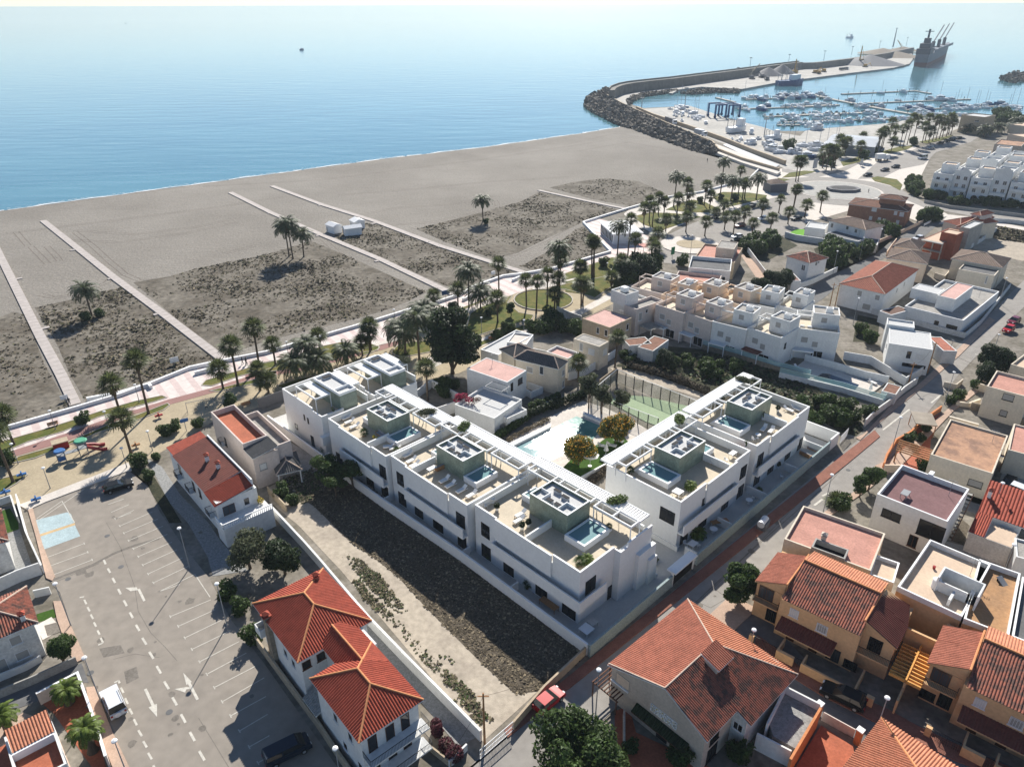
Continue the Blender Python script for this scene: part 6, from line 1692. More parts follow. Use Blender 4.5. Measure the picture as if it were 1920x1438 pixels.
b=flat('beige flat roof with a white walled roof room behind the ochre houses',K4(850,420),K4(1215,590),K4(975,130),6.6,'ochre_wall','beige_roof',.7,'cap_white')
x,y=b.loc(K4(1180,460),6.0);q=MB();q.use('white_wall')
for s_ in((x-2.2,y+1.2,x+2.4,y+1.4),(x-2.2,y-1.2,x-2.0,y+1.2),(x+2.2,y-1.6,x+2.4,y+1.2)):q.box(s_[0],s_[1],5.92,s_[2],s_[3],8.1)
q.box(x-2.0,y-.9,5.92,x+1.2,y-.7,7.4);q.box(x-.3,y-2.8,5.92,x,y-.9,6.9);q.use('frame_dark').box(x-1.9,y-.65,5.93,x+2.1,y+1.0,6.0);q.build('roof_room',parent=b.root)
t_=thing('water_tank','white round water tank on the beige roof','tank',P(K4(1062,425),5.93));q=MB();q.cyl(0,0,0,1.3,.5,n=16);q.cyl(0,0,1.3,1.45,.5,.25,n=16);q.build('tank','cap_white',t_)
t_=thing('bucket','small red bucket on the beige roof','bucket',P(K4(1055,318),5.93));q=MB();q.cyl(0,0,0,.4,.16,.2,n=10);q.build('body','play_red',t_)
b=flat('brown gravel flat roof at the right edge with white parapet',K4(1225,600),K4(1480,700),K4(1270,250),6.6,'ochre_wall','brown_roof',.7,'cap_white')
t_=thing('roof_hatch','tilted grey hatch panel on the brown gravel roof','hatch',P(K4(1440,400),5.93),.3);q=MB();q.obox((0,0,.2),(.8,1.5,.08),0,.5);q.build('panel','steel_grey',t_);q=MB();q.box(-.3,.5,0,.3,.55,.5);q.build('stand','frame_dark',t_)
b=flat('grey roofed strip house at the far right edge',K4(1495,700),K4(1700,780),K4(1600,380),6.4,'white_wall','asphalt_dark',.6,'cap_white')
b=flat('small beige roof between the pink and beige flat roofs',K4(690,350),K4(830,400),K4(770,255),5.6,'white_wall','beige_roof',.5,'cap_white')
b=flat('white house with a purple brown roof terrace and black garage opening',Z4(320,475),Z4(1270,850),Z4(630,70),6.6,'white_wall','purple_roof',.8,'cap_white',[(Z4(510,760),2.6,1.4,'pane_dark','frame_dark'),(Z4(1045,970),3.4,2.6,'pane_dark','frame_dark'),(Z4(240,640),.7,1.9,'shutter_grey'),(Z4(800,1110),1.2,2.0,'pane_dark','frame_brown')])
t_=thing('drying_rack','small metal table frame on the purple brown roof','rack',P(Z4(690,510),5.85),.8);q=MB();q.box(-.8,-.5,.7,.8,.5,.76);
for sx in(-.7,.7):
 for sy in(-.4,.4):q.box(sx-.04,sy-.04,0,sx+.04,sy+.04,.7)
q.build('frame','steel_grey',t_)
t_=thing('air_conditioner','white unit on the back parapet of the purple roof','air conditioner',P(Z4(1035,255),5.9),.8);q=MB();q.box(-.6,-.3,0,.6,.3,.9);q.build('case','cap_white',t_)
t_=thing('stairs','outdoor dark stairs climbing the right side of the white house','stairs',P(Z4(1210,1060),0),b.ang+1.57)
q=MB()
for i in range(13):q.box(i*.5,-1.1,i*.4,i*.5+.42,0,i*.4+.08)
q.build('tread','concrete',t_);q=MB();q.bar((0,.05,0),(6.3,.05,5.0),.1,.3);q.bar((0,-1.15,0),(6.3,-1.15,5.0),.1,.3);q.build('stringer','timber_dark',t_)
b=flat('tan house with a big weathered pinkish roof terrace',M5(1060,925),M5(1525,1070),M5(1200,660),5.0,'cream_wall','tan_roof',.35,None,[(M5(1392,1145),2.0,1.2,'shutter_grey','iron_black')])
b=flat('tan wing with pinkish roof at the right edge',M5(1640,890),M5(1900,960),M5(1700,700),4.6,'cream_wall','pink_roof',.3)
slope(b,[(-4.5,-.2,3.2),(-.2,-.2,3.2),(-.2,.1,3.3),(-4.5,.1,3.3)],'tile_old')
t_=flat('beige house with pink roof terrace and a white chair',M5(1480,415),M5(1800,500),M5(1600,310),6.4,'cream_wall','pink_roof',.5,None,[(M5(1640,500),1.8,1.3,'shutter_grey','iron_black'),(M5(1610,600),1.2,1.2,'shutter_grey','iron_black',2.0)])
b=flat('tan flat topped house at the upper right edge',M5(1660,250),M5(1860,310),M5(1700,110),5.0,'cream_wall','beige_roof',.5)
b=Bld('tiled_house','white house with bright red striped tile roof at the right edge','house',M5(1410,1360),M5(1760,1480),M5(1500,1190),4.0)
q=MB();q.box(.3,.3,0,b.lu-.3,b.lv-.2,3.9);q.build('wall','white_wall',b.root)
slope(b,[(0,0,4.0),(b.lu+5,0,4.0),(b.lu+5,b.lv,5.6),(0,b.lv,5.6)],'tile_red',.45,.08)
chimney(b,.6,b.lv*.5,4.4,1.6)
b=Bld('tiled_house','small white annex with red tiled lean-to roof above the dirt yard','house',K4(1255,110),K4(1335,140),K4(1300,30),3.4)
q=MB();q.box(0,0,0,b.lu+3.5,b.lv,3.3);q.build('wall','old_white_wall',b.root);b.hip(3.4,.9,.1,'tile_red',None,'shed')
b.box('roof','beige_roof',b.lu+.2,.1,3.302,b.lu+3.4,b.lv-.1,3.33)
flat('white low house with grey yard at the far right',K4(1520,250),K4(1700,300),K4(1540,150),3.6,'white_wall','grey_roof',.3)
ground('dirt_yard',cv(Z4,1230,1060,1480,1160,1570,900,1400,760),.03,'scrub_earth')
ground('concrete_lane',cv(K4,1110,160,1230,190,1400,180,1564,280,1564,360,1250,240,1060,150),.05,'concrete')
ground('car_yard',cv(M5,1640,920,1758,960,1820,1200,1560,1170),.04,'concrete')
ground('alley',cv(M5,1310,1260,1450,1310,1560,1170,1700,1200,1758,1260,1500,1190,1400,1370,1290,1330),.045,'asphalt_dark')
wall('terracotta garden wall with rounded corner beside the street',cv(M5,700,1030,720,965,790,850,900,790,990,700,1130,600),1.1,'orange_wall',.3)
wall('terracotta wall below the beamed pergola',cv(M5,700,1060,830,1060),1.5,'peach_wall',.3)
t_=thing('pergola','brown beamed pergola over the terracotta garden','pergola',P(M5(790,1000),0),b1.ang)
q=MB()
for i in range(6):q.bar((-.5-.1*i,.4+.75*i,2.5),(6.3-.1*i,.4+.75*i,2.5),.16,.2)
q.build('beams','timber',t_)
for x in(-.3,6.0):
 for y in(.4,4.1):q=MB();q.box(x-.1,y-.1,0,x+.1,y+.1,2.39);q.build('post','timber',t_)
ground('terracotta_garden',cv(M5,700,1050,850,860,1000,700,1130,620,1060,820,1040,1050),.05,'terracotta_floor')
t_=Bld('thatched_canopy','grey thatched canopy at the street edge of the terracotta garden','canopy',M5(945,700),M5(1110,720),M5(1010,620),2.6)
q=MB();q.box(0,0,2.6,t_.lu,t_.lv,2.8);q.build('thatch','rock_pale',t_.root)
for x in(.2,t_.lu-.2):
 for y in(.2,t_.lv-.2):q=MB();q.box(x-.06,y-.06,0,x+.06,y+.06,2.59);q.build('post','timber',t_.root)
wall('beige wall with orange tiles above the tan roof',cv(M5,1200,640,1420,700),3.6,'cream_wall',.5,zp=3.6)
wall('rubble stone wall below the beige house',cv(M5,1350,590,1450,610,1640,680,1758,720),1.6,'stone_wall',.4)
wall('low curved cream wall of the front garden opposite the pool',cv(M5,1240,560,1340,570,1420,540),.9,'cream_wall',.4)
wall('cream garden wall at the upper right',cv(M5,1380,440,1490,470),1.6,'cream_wall',.3)
# --- middle distance town
def hiph(label,A,B,Cc,z,rise,wall_m='white_wall',tile='tile_salmon',over=.0,wins=(),rc='ridge_pale',kind='hip',wd=.4,zb=0.0,inset=.35):
 b=Bld('tiled_house',label,'house',A,B,Cc,z)
 q=MB();q.box(inset,inset,zb,b.lu-inset,b.lv-inset,z-.1);q.build('wall',wall_m,b.root)
 b.hip(z,rise,over,tile,rc,kind,wd=wd,amp=.06,seg=4)
 for w_ in wins:b.win(w_[0],w_[1],w_[2],frame='frame_white',pane=w_[3]if len(w_)>3 else 'pane_grey',faces=[(1,inset,-1),(0,b.lu-inset,1),(0,inset,-1)])
 return b
def rowhouse(label,A,B,dep,z,m,roofm='grey_roof',pent='right',shade=None,porch='cap_white',low=0.0):
 z+=.6
 a,c=P(A,z),P(B,z);u=(c-a).normalized();v=Vector((-u.y,u.x,0))
 b=Bld('row_house',label,'house',a,c,a+v*dep,world=True,group=None)
 W_=b.lu;z0=z-.9
 b.walls(z,m,.9,.2,'terrace_floor',None,x1=W_-.02)
 x0,x1=(W_*.40,W_-.25)if pent=='right' else(.25,W_*.6)
 b.walls(z+2.5,m,.35,.18,roofm,'cap_white',x0=x0,x1=x1,y0=dep*.42,y1=dep-.25,z0=z0+.01,name='roof_room')
 cx=(x0+x1)/2+.6
 q=MB();q.use('cap_white').box(cx-.7,dep*.6,z+2.2,cx+.7,dep*.6+1.3,z+3.3);q.use('steel_grey').box(cx-.5,dep*.6+.2,z+3.3,cx+.5,dep*.6+1.1,z+3.36);q.build('roof_cowl',parent=b.root)
 q=MB();q.use(m);xa,xb=(.3,x0)if pent=='right' else(x1,W_-.3)
 for y in(dep*.42,dep*.75):q.box(xa,y,z+1.5,xb-.01,y+.18,z+1.75)
 q.box(xa,dep*.42,z0+.03,xa+.18,dep*.42+.18,z+1.5);q.box(xa+.2,dep*.42+.2,z+1.5,xa+.35,dep*.75,z+1.7);q.build('roof_frame',parent=b.root)
 b.win_at(1,-1,dep*.42,(x0+x1)/2-.3,z+.4,1.3,1.3,'frame_white','shutter_grey')
 b.win_at(1,-1,0,W_*.28,z-3.2,1.5,1.4,'frame_white','shutter_grey');b.win_at(1,-1,0,W_*.52,z-4.0,1.3,1.4,'frame_white','shutter_grey')
 b.win_at(1,-1,0,W_*.6,.1,2.4,2.1,'frame_white','pane_dark','door',0,False);b.win_at(0,1,W_-.02,dep*.3,z-3.3,.8,1.3,'frame_dark')
 q=MB();q.use('cap_white');q.box(.4,-1.8,2.4,.55,-.01,2.65);q.box(W_*.5,-1.8,2.4,W_*.5+.15,-.01,2.65)
 for i in range(6 if porch=='cap_white' else 0):q.box(.56,-1.75+i*.3,2.45,W_*.5-.01,-1.65+i*.3,2.6)
 q.use(porch).box(.4,-1.95,2.4,W_*.5+.15,-1.81,2.65)if porch=='cap_white' else q.use(porch).box(.3,-2.0,2.66,W_*.5+.3,-.01,2.8)
 for x in(.4,W_*.5):q.use('cap_white').box(x,-1.8,0,x+.15,-1.65,2.4)
 q.build('porch',parent=b.root)
 return b
b=rowhouse('beige stone faced row house at the left end of the front row',N1(682,415),N1(925,490),8.5,6.6,'pinkish_wall')
rowhouse('beige stone faced row house with a small white balcony',N1(930,482),N1(1163,562),8.5,6.4,'pinkish_wall')
rowhouse('bluish white row house with white beamed porch',N1(1170,560),N1(1463,632),8.5,6.4,'white_wall')
b=rowhouse('white row house with dark red porch roof',N1(1470,612),N1(1760,702),8.5,6.6,'white_wall',porch='tile_darkred')
b=rowhouse('white row house with two air conditioners on its terrace',M4(35,1285),M4(415,1330),9,6.4,'white_wall')
for k in range(2):q=MB();q.use('cap_white').box(1.4+k*1.6,3.2,5.6,2.4+k*1.6,3.55,6.5);q.use('frame_dark').cyl(1.9+k*1.6,3.18,5.75,5.76,.3);q.build('air_conditioner',parent=b.root)
for px0,px1,m,lab,z in((N1(915,318),N1(1160,385),'peach_wall','peach row house in the back row behind the beige ones',6.6),(N1(1170,345),N1(1420,425),'peach_wall','peach walled row house in the middle of the back row',6.4),(N1(1430,395),N1(1700,450),'white_wall','peach and white row house in the back row with an orange flag',6.4),(N1(1705,415),N1(1930,470),'white_wall','white row house at the right end of the back row with a roof palm',6.4),(N1(470,262),N1(760,330),'pinkish_wall','pinkish row house at the back left with a long pergola',6.2),(N1(730,330),N1(905,375),'peach_wall','orange peach row house squeezed between the two rows',6.6)):
 rowhouse(lab,px0,px1,8.5,z,m)
b=flat('tall white house with a pink side wall beside the park palms',N1(415,418),N1(518,458),N1(690,358),6.9,'pinkish_wall','grey_roof',.7,None,[(N1(550,520),1.2,2.0,'shutter_grey'),(N1(605,472),.8,.9)])
x,y=b.loc(N1(420,300),9.3)
b.walls(9.4,'white_wall',.35,.18,'grey_roof',None,x0=x-2.6,y0=y-2,x1=x+2.2,y1=y+2.4,z0=6.3,name='roof_room');q=MB();q.box(x-.9,y-.7,9.2,x+.6,y+.7,10.3);q.build('roof_cowl','cap_white',b.root)
b.walls(6.8,'white_wall',.6,.18,'grey_roof',None,x0=-4.5,y0=1,x1=-.01,y1=8,name='side_wing')
flat('beige house with a pale pink flat roof and thin chimney',N1(55,535),N1(290,615),N1(470,525),5.6,'stone_cream','pale_pink_roof',.15,None,[(N1(188,640),.8,1.5),(N1(258,660),.9,1.5),(N1(440,608),.9,1.5)])
flat('cream house with a speckled flat roof beside the garden palm',N1(-20,708),N1(200,778),N1(60,662),5.6,'cream_wall','grey_roof',.15,None,[(N1(132,820),1.6,1.3,'shutter_white'),(N1(248,822),1.3,1.3,'shutter_white'),(N1(45,780),.9,1.8,'shutter_grey')])
flat('brown roofed garage with white door beside the dark garden',N1(530,778),N1(662,815),N1(695,690),3.0,'old_white_wall','tile_brown',.1,None,[(N1(600,865),2.4,1.9,'shutter_white')])
flat('low brown roofed annex behind the garage',N1(400,712),N1(455,770),N1(560,660),3.0,'old_white_wall','tile_brown',.1)
b=Bld('pergola','grey pergola behind the brown roofed garages','pergola',N1(545,590),N1(650,640),N1(640,560),3.0);q=MB()
for i in range(9):q.box(i*b.lu/9,0,2.9,i*b.lu/9+.15,b.lv,3.05)
q.box(0,-.1,2.7,b.lu,.05,2.89);q.box(0,b.lv-.1,2.7,b.lu,b.lv+.05,2.89);q.build('slats','concrete',b.root)
for x in(0,b.lu-.15):q=MB();q.box(x,-.08,0,x+.14,.04,2.69);q.build('post','concrete',b.root)
flat('long white house with a dark red roof terrace behind the rows',N1(835,205),N1(1215,250),N1(815,118),6.0,'pinkish_wall','pink_roof',.8)
flat('white cubic house with a dark recessed roof',N1(965,98),N1(1325,130),N1(1105,8),7.0,'white_wall','asphalt_dark',1.0,None,[(N1(1262,210),.9,2.0)])
b=flat('beige house with a roof gazebo beside the small roundabout',M3(1055,800),M3(1385,840),M3(1190,690),5.0,'stone_cream','pink_roof',.5)
b.walls(7.4,'beige_wall',.2,.2,'grey_roof',x0=b.lu*.45,y0=b.lv*.3,x1=b.lu*.9,y1=b.lv*.8,z0=4.5,name='roof_room')
flat('long sloping garden path wall house behind the cubic white house',N1(1440,230),N1(1500,260),N1(1480,210),3.0,'white_wall','grey_roof',.2)
wall('white garden wall running down beside the pale path',cv(M3,1490,755,1560,850,1640,960),1.6)
ground('pale_path',cv(M3,1380,700,1430,700,1650,960,1640,1030,1560,960),.04,'pavement_pink')
for pts,lab in((cv(N1,1080,800,1370,880,1700,985,2000,1060),'stone wall below the glass balustrade of the white row houses'),(cv(M5,-80,350,380,460,700,560,770,470),'white wall below the glass balustrade of the pool terrace')):
 w_=wall(lab,pts,1.2,'stone_wall' if 'stone' in lab else 'white_wall',.3);r=thing('glass_balustrade',lab.replace('stone wall below the ','').replace('white wall below the ','long '),'balustrade',P(pts[0]))
 q=MB();q.wallpath([P(p)-P(pts[0])for p in pts],.04,1.25,2.2);q.build('glass_panel','balustrade_glass',r)
 q=MB();q.wallpath([P(p)-P(pts[0])for p in pts],.07,2.2,2.26);q.build('rail','glass_balustrade_edge',r)
ground('pool_terrace',cv(M5,0,310,110,225,330,290,560,370,730,380,640,450,590,470,700,540,400,460),.3,'pavement_pale',.29)
ground('terrace_pool',cv(M5,178,358,250,318,300,325,522,405,492,445,330,400),.32,'dark_pool')
wall('tall white wall behind the dark pool',cv(M5,110,232,330,292,560,362,735,400),1.8)
wall('long white wall beside the lane to the street',cv(M5,400,215,600,250,860,410,990,330),1.9)
wall('white wall along the street from the pool terrace',cv(M5,560,720,640,640,780,540,850,470,950,400),1.6,'old_white_wall',.25)
flat('small pump house with a brown flat roof beside the pool',M5(690,450),M5(800,480),M5(760,395),2.4,'old_white_wall','tile_brown',.1,name='pump_house',cat='shed')
t_=thing('parasol','folded pale parasol beside the dark pool','parasol',P(M5(600,470),.3));q=MB();q.cyl(0,0,0,2.4,.04);q.build('pole','steel_grey',t_);q=MB();q.cyl(0,0,1.0,2.5,.4,.05,8);q.build('canopy','fabric_white',t_)
for px,lab in((M5(60,285),'white lounger at the left end of the pool terrace'),(M5(620,395),'grey lounger leaning by the pool terrace wall')):lounger(P(px,.3),.5,lab)
q=MB();g_=P(M5(430,790));g2=P(M5(375,850))
for i in range(14):p=g_.lerp(g2,i/13);q.bar(p,p+Vector((0,0,1.7)),.06)
q.bar(g_+Vector((0,0,1.6)),g2+Vector((0,0,1.6)),.08);q.bar(g_+Vector((0,0,.3)),g2+Vector((0,0,.3)),.08)
tag(rehome(q.build('gate','cap_white'),g_),'white barred gate at the far end of the villa street wall','gate')
hiph('big white house with a long reddish hipped roof',M4(405,928),M4(785,1015),M4(1075,812),5.8,2.0,'white_wall','tile_salmon',wins=[(M4(575,1005),1.2,1.5,'shutter_grey'),(M4(720,1040),1.2,1.4,'shutter_grey'),(M4(630,1115),2.0,1.6,'shutter_grey'),(M4(880,980),1.0,1.3,'shutter_grey'),(M4(940,930),1.0,1.3,'shutter_grey')])
hiph('peach house with a dusky hipped roof beyond the long reddish roof',M4(790,718),M4(1130,768),M4(1205,690),5.6,1.8,'peach_wall','tile_dusky')
hiph('peach house with a dusky roof beside the unfinished brick house',M4(848,615),M4(1060,650),M4(1170,600),5.2,1.5,'peach_wall','tile_dusky')
b=hiph('wide brown brick villa with a small upper pavilion',M4(480,275),M4(975,338),M4(1060,285),5.6,1.3,'brown_brick','tile_brown',wins=[(M4(695,320),1.6,1.2,'shutter_white'),(M4(870,348),1.0,1.2,'shutter_white'),(M4(920,358),1.4,1.4,'shutter_white'),(M4(665,388),1.0,1.2,'shutter_white'),(M4(735,402),1.0,1.6,'shutter_white'),(M4(775,412),1.0,1.6,'shutter_white'),(M4(885,425),1.0,1.6,'shutter_white')])
x,y=b.loc(M4(850,220),8.6);q=MB();q.box(x-4,y-2,5.5,x+4,y+3,8.3);q.build('pavilion','brown_brick',b.root);b.hip(8.4,1.0,.5,'tile_brown','ridge_pale',x0=x-4,y0=y-2,x1=x+4,y1=y+3,wd=.4,seg=4)
hiph('white villa with a brown hipped roof and a garden pool',M4(315,410),M4(625,490),M4(690,430),5.8,1.5,'white_wall','tile_dusky',wins=[(M4(350,450),1.0,1.5),(M4(475,470),1.0,1.2),(M4(545,495),1.0,1.2)])
flat('low white wing below the brown hipped white villa',M4(290,520),M4(560,580),M4(310,475),3.2,'white_wall','timber_grey',.2)
flat('long white outbuilding at the left of the white villa',M4(130,460),M4(290,480),M4(200,420),3.2,'white_wall','white_gravel_roof',.3)
flat('white carport with grey roof beside the white villa',M4(560,590),M4(720,610),M4(600,545),2.6,'white_wall','timber_grey',.1)
ground('villa_lawn',cv(M4,0,510,60,480,120,480,140,520,200,535,100,530),.35,'bright_lawn',.3)
ground('villa_pool',cv(M4,120,470,190,462,250,490,200,500),.36,'pool_water',.3)
wall('long bluish white garden wall of the villa with a pool',cv(M4,-40,545,40,570,300,610,585,645),1.9,cap='cap_white')
hiph('white house with solar panels and a brown red roof',M4(-30,700),M4(165,760),M4(262,698),6.0,1.5,'white_wall','tile_old',wins=[(M4(220,760),1.0,1.2),(M4(115,795),1.2,1.6),(M4(240,745),.8,1.0)])
flat('low white wing with dark red roof beside the solar panel house',M4(20,900),M4(95,900),M4(150,830),3.0,'white_wall','tile_darkred',.1)
wall('white garden wall in front of the solar panel house',cv(M4,20,985,190,925,385,830),1.6,'white_wall',.3)
b=flat('unfinished red brick house with bare concrete slabs',M4(1095,560),M4(1262,595),M4(1230,455),5.4,'raw_brick','beige_roof',.1)
for x in(0,b.lu*.5,b.lu-.3):b.box('column','concrete',x,-.3,0,x+.3,-.01,5.2)
for z in(2.6,5.2):b.box('slab','concrete',-.1,-1.4,z,b.lu+.1,-.02,z+.25)
x,y=b.loc(M4(1330,500),8.0);b.walls(8.0,'raw_brick',.2,.2,'beige_roof',x0=x-2,y0=y-2.5,x1=x+2.5,y1=y+2.5,z0=0,name='stair_tower')
flat('grey concrete tower block part behind the unfinished brick house',M4(1400,460),M4(1480,475),M4(1440,395),7.6,'concrete','white_gravel_roof',.3)
hiph('beige house with pinkish roofs near the far road',M4(1490,490),M4(1680,385),M4(1400,440),5.8,1.6,'cream_wall','tile_salmon')
hiph('beige house with a pinkish roof left of the far road houses',M4(1250,415),M4(1400,460),M4(1480,355),5.6,1.6,'cream_wall','tile_salmon')
b=hiph('small pinkish turret house near the far road',M4(1480,355),M4(1570,375),M4(1590,330),8.0,1.0,'pinkish_wall','tile_salmon')
hiph('cream house with a dusky tiled roof above the main street',M4(1320,722),M4(1745,800),M4(1828,722),5.8,1.8,'cream_wall','tile_dusky')
flat('cream block with a railed roof terrace above the main street',M4(1385,805),M4(1680,860),M4(1745,790),5.2,'cream_wall','asphalt_dark',.4,None,[(M4(1612,895),.5,2.0,'shutter_grey')])
b=flat('large white house with an arched porch beside the main street',M4(945,1108),M4(1425,1228),M4(1650,975),3.9,'white_wall','grey_roof',.6,'cap_white',[(M4(1203,1248),1.0,1.2,'pane_dark','frame_brown'),(M4(1325,1290),2.4,1.6,'pane_dark','frame_dark')])
x0,y0=b.loc(M4(1215,1020),6.6);x1,_=b.loc(M4(1360,1055),6.6);_,y1=b.loc(M4(1480,935),6.6)
b.walls(6.6,'white_wall',.2,.18,'pale_pink_roof',x0=x0,y0=y0,x1=x1,y1=y1,z0=3.3,name='roof_room')
b.walls(5.9,'white_wall',.15,.18,'white_gravel_roof',x0=x0-7,y0=y0+3,x1=x0-.8,y1=y0+8,z0=3.3,name='roof_room')
wall('white street wall in front of the arched porch house',cv(M4,905,1225,1200,1310,1430,1370,1560,1260,1800,960),1.3,'old_white_wall',.25)
b=flat('white two storey house with a pale grey roof beside the lane',Z8(772,888),Z8(1362,978),Z8(1230,735),6.0,'white_wall','white_gravel_roof',.15,None,[(Z8(735,930),.9,1.4),(Z8(690,835),.8,1.2),(Z8(1190,1078),2.0,1.5,'shutter_white'),(Z8(1035,1045),1.0,1.8),(Z8(640,1020),.9,2.0),(Z8(1100,1195),4.6,1.0)])
b.walls(6.6,'white_wall',.4,.18,'white_gravel_roof',x0=-.5,y0=b.lv+.02,x1=b.lu*.6,y1=b.lv+4,name='rear_wing')
flat('low annex with red and white striped roof beside the street',Z8(1290,800),Z8(1500,990),Z8(1400,740),3.2,'white_wall','tile_salmon',.1)
flat('dark roofed white garage between the two white houses',Z8(640,450),Z8(800,510),Z8(760,335),3.0,'white_wall','timber_dark',.1)
wall('white wall behind the small overgrown plot',cv(Z8,100,380,440,460,740,560),1.6,'old_white_wall',.25)
b=flat('white house with a large pale pink roof beside the big pine',L3(590,345),L3(752,245),L3(195,258),5.8,'white_wall','pale_pink_roof',.08,None,[(L3(697,335),1.5,1.3,'pane_grey','frame_brown'),(L3(627,385),1.0,2.0)])
b=flat('rambling low white house with white roof terrace and bougainvillea',L3(145,530),L3(480,650),L3(345,365),3.6,'white_wall','white_gravel_roof',.5)
flat('low curved white annex with steps beside the bougainvillea house',L3(500,600),L3(590,650),L3(700,545),2.6,'white_wall','white_gravel_roof',.4)
b.box('pergola','steel_grey',2.2,9.0,5.2,6.2,9.1,5.3,2.2,6.5,5.2,6.2,6.6,5.3,2.2,6.6,5.2,2.3,9.0,5.3,6.1,6.6,5.2,6.2,9.0,5.3)
wall('grey rendered garden wall along the shrubs',cv(L3,520,760,680,700,1030,500),1.4,'concrete',.3)
wall('white wall around the small grey courtyard',cv(L3,715,440,790,480,885,440,760,395),1.5)
hiph('cream house with a dark grey hipped roof and a curved balcony',L3(640,145),L3(1022,238),L3(1135,178),5.8,1.5,'cream_wall','tile_grey',wins=[(L3(778,240),1.5,1.3,'shutter_grey'),(L3(878,245),.9,1.8),(L3(1060,265),1.2,1.3,'shutter_grey'),(L3(1060,360),1.0,1.6,'shutter_grey'),(L3(1120,320),1.2,1.6,'shutter_grey')])
hiph('cream wing with a dark grey roof behind the curved balcony house',L3(520,68),L3(645,138),L3(820,78),5.6,1.4,'cream_wall','tile_grey')
flat('white flat roofed house between the pine and the park path',N2(965,940),N2(1110,985),N2(1290,790),3.8,'white_wall','white_gravel_roof',.3,'cap_white')
flat('white house with a glassy pale roof facing the park',N2(1180,880),N2(1340,900),N2(1490,830),4.0,'white_wall','pavement_pale',.3,'cap_white')
flat('white house with a dark red edged pink roof terrace',N2(1500,955),N2(1680,1015),N2(1770,965),4.6,'white_wall','pale_pink_roof',.5,None)
wall('white wall along the villas beside the olive tree',cv(L2,1290,400,1300,560,1520,700,1690,640),2.4,'cgi_white',.2)
wall('white wall behind the lane palm',cv(L2,1330,560,1480,450,1692,560),1.8,'cgi_white',.2)
wall('white street wall with gates near the cream houses',cv(L3,1100,330,1240,290,1390,200,1500,130),1.8)
for px0,px1,px2,lab in((N4(535,285),N4(578,300),N4(612,285),'white beach hut, leftmost of three'),(N4(625,300),N4(640,312),N4(718,290),'white beach hut, long one nearest the promenade'),(N4(662,262),N4(690,276),N4(738,262),'white beach hut, farthest one behind the long hut')):
 b=Bld('beach_hut',lab,'hut',px0,px1,px2,2.6);q=MB();q.box(.15,.15,0,b.lu-.15,b.lv-.15,2.5);q.build('wall','cap_white',b.root);b.hip(2.6,.8,.1,'cap_white',None,'gable',wd=.5,amp=.02,seg=2,soffit='cap_white')
 b.win_at(1,-1,.15,.8,.2,.7,1.6,'frame_white','shutter_grey','door',0,False)
b=Bld('beach_restaurant','white beach restaurant with a tent like roof by the promenade corner','restaurant',M3(285,510),M3(395,610),M3(590,560),3.4)
q=MB();q.use('cap_white').box(.2,.2,0,b.lu-.2,b.lv-.2,3.3);q.use('frame_dark')
for i in range(9):q.box(.6+i*(b.lu-1.4)/9,.15,.3,1.5+i*(b.lu-1.4)/9,.199,2.6)
q.build('wall',parent=b.root);b.hip(3.4,1.6,.2,'cap_white',None,'hip',wd=.8,amp=.02,seg=2)
b=Bld('kiosk','dark stone kiosk with a grey tiled roof beside the marina palms','kiosk',M3(1625,175),M3(1685,200),M3(1765,170),3.6);q=MB();q.box(0,0,0,b.lu,b.lv,3.5);q.build('wall','timber_grey',b.root);b.hip(3.6,1.4,.3,'tile_dusky',None,wd=.6,seg=2)
b=Bld('canopy','salmon pink canopy beside the small roundabout','canopy',M3(590,690),M3(640,715),M3(685,670),2.8);q=MB();q.box(0,0,2.7,b.lu,b.lv,2.85);q.build('roof','salmon_canopy',b.root)
for x in(.2,b.lu-.3):
 for y in(.2,b.lv-.3):q=MB();q.box(x,y,0,x+.1,y+.1,2.69);q.build('post','steel_grey',b.root)
t_=thing('fountain','dark stone basin in the centre of the big roundabout','fountain',P(M4(440,165)));q=MB()
q.prism([(7*math.cos(a*.785+.4),5*math.sin(a*.785+.4))for a in range(8)],.1,1.2);q.build('basin','timber_grey',t_);q=MB();q.prism([(5.5*math.cos(a*.785+.4),3.8*math.sin(a*.785+.4))for a in range(8)],1.2,1.25);q.build('water','frame_dark',t_)
a0,a1=P(M4(1135,205)),P(M4(1990,322));u=(a1-a0).normalized();v=Vector((-u.y,u.x,0));rr=random.Random(12)
ordn=('first','second','third','fourth','fifth','sixth','seventh')
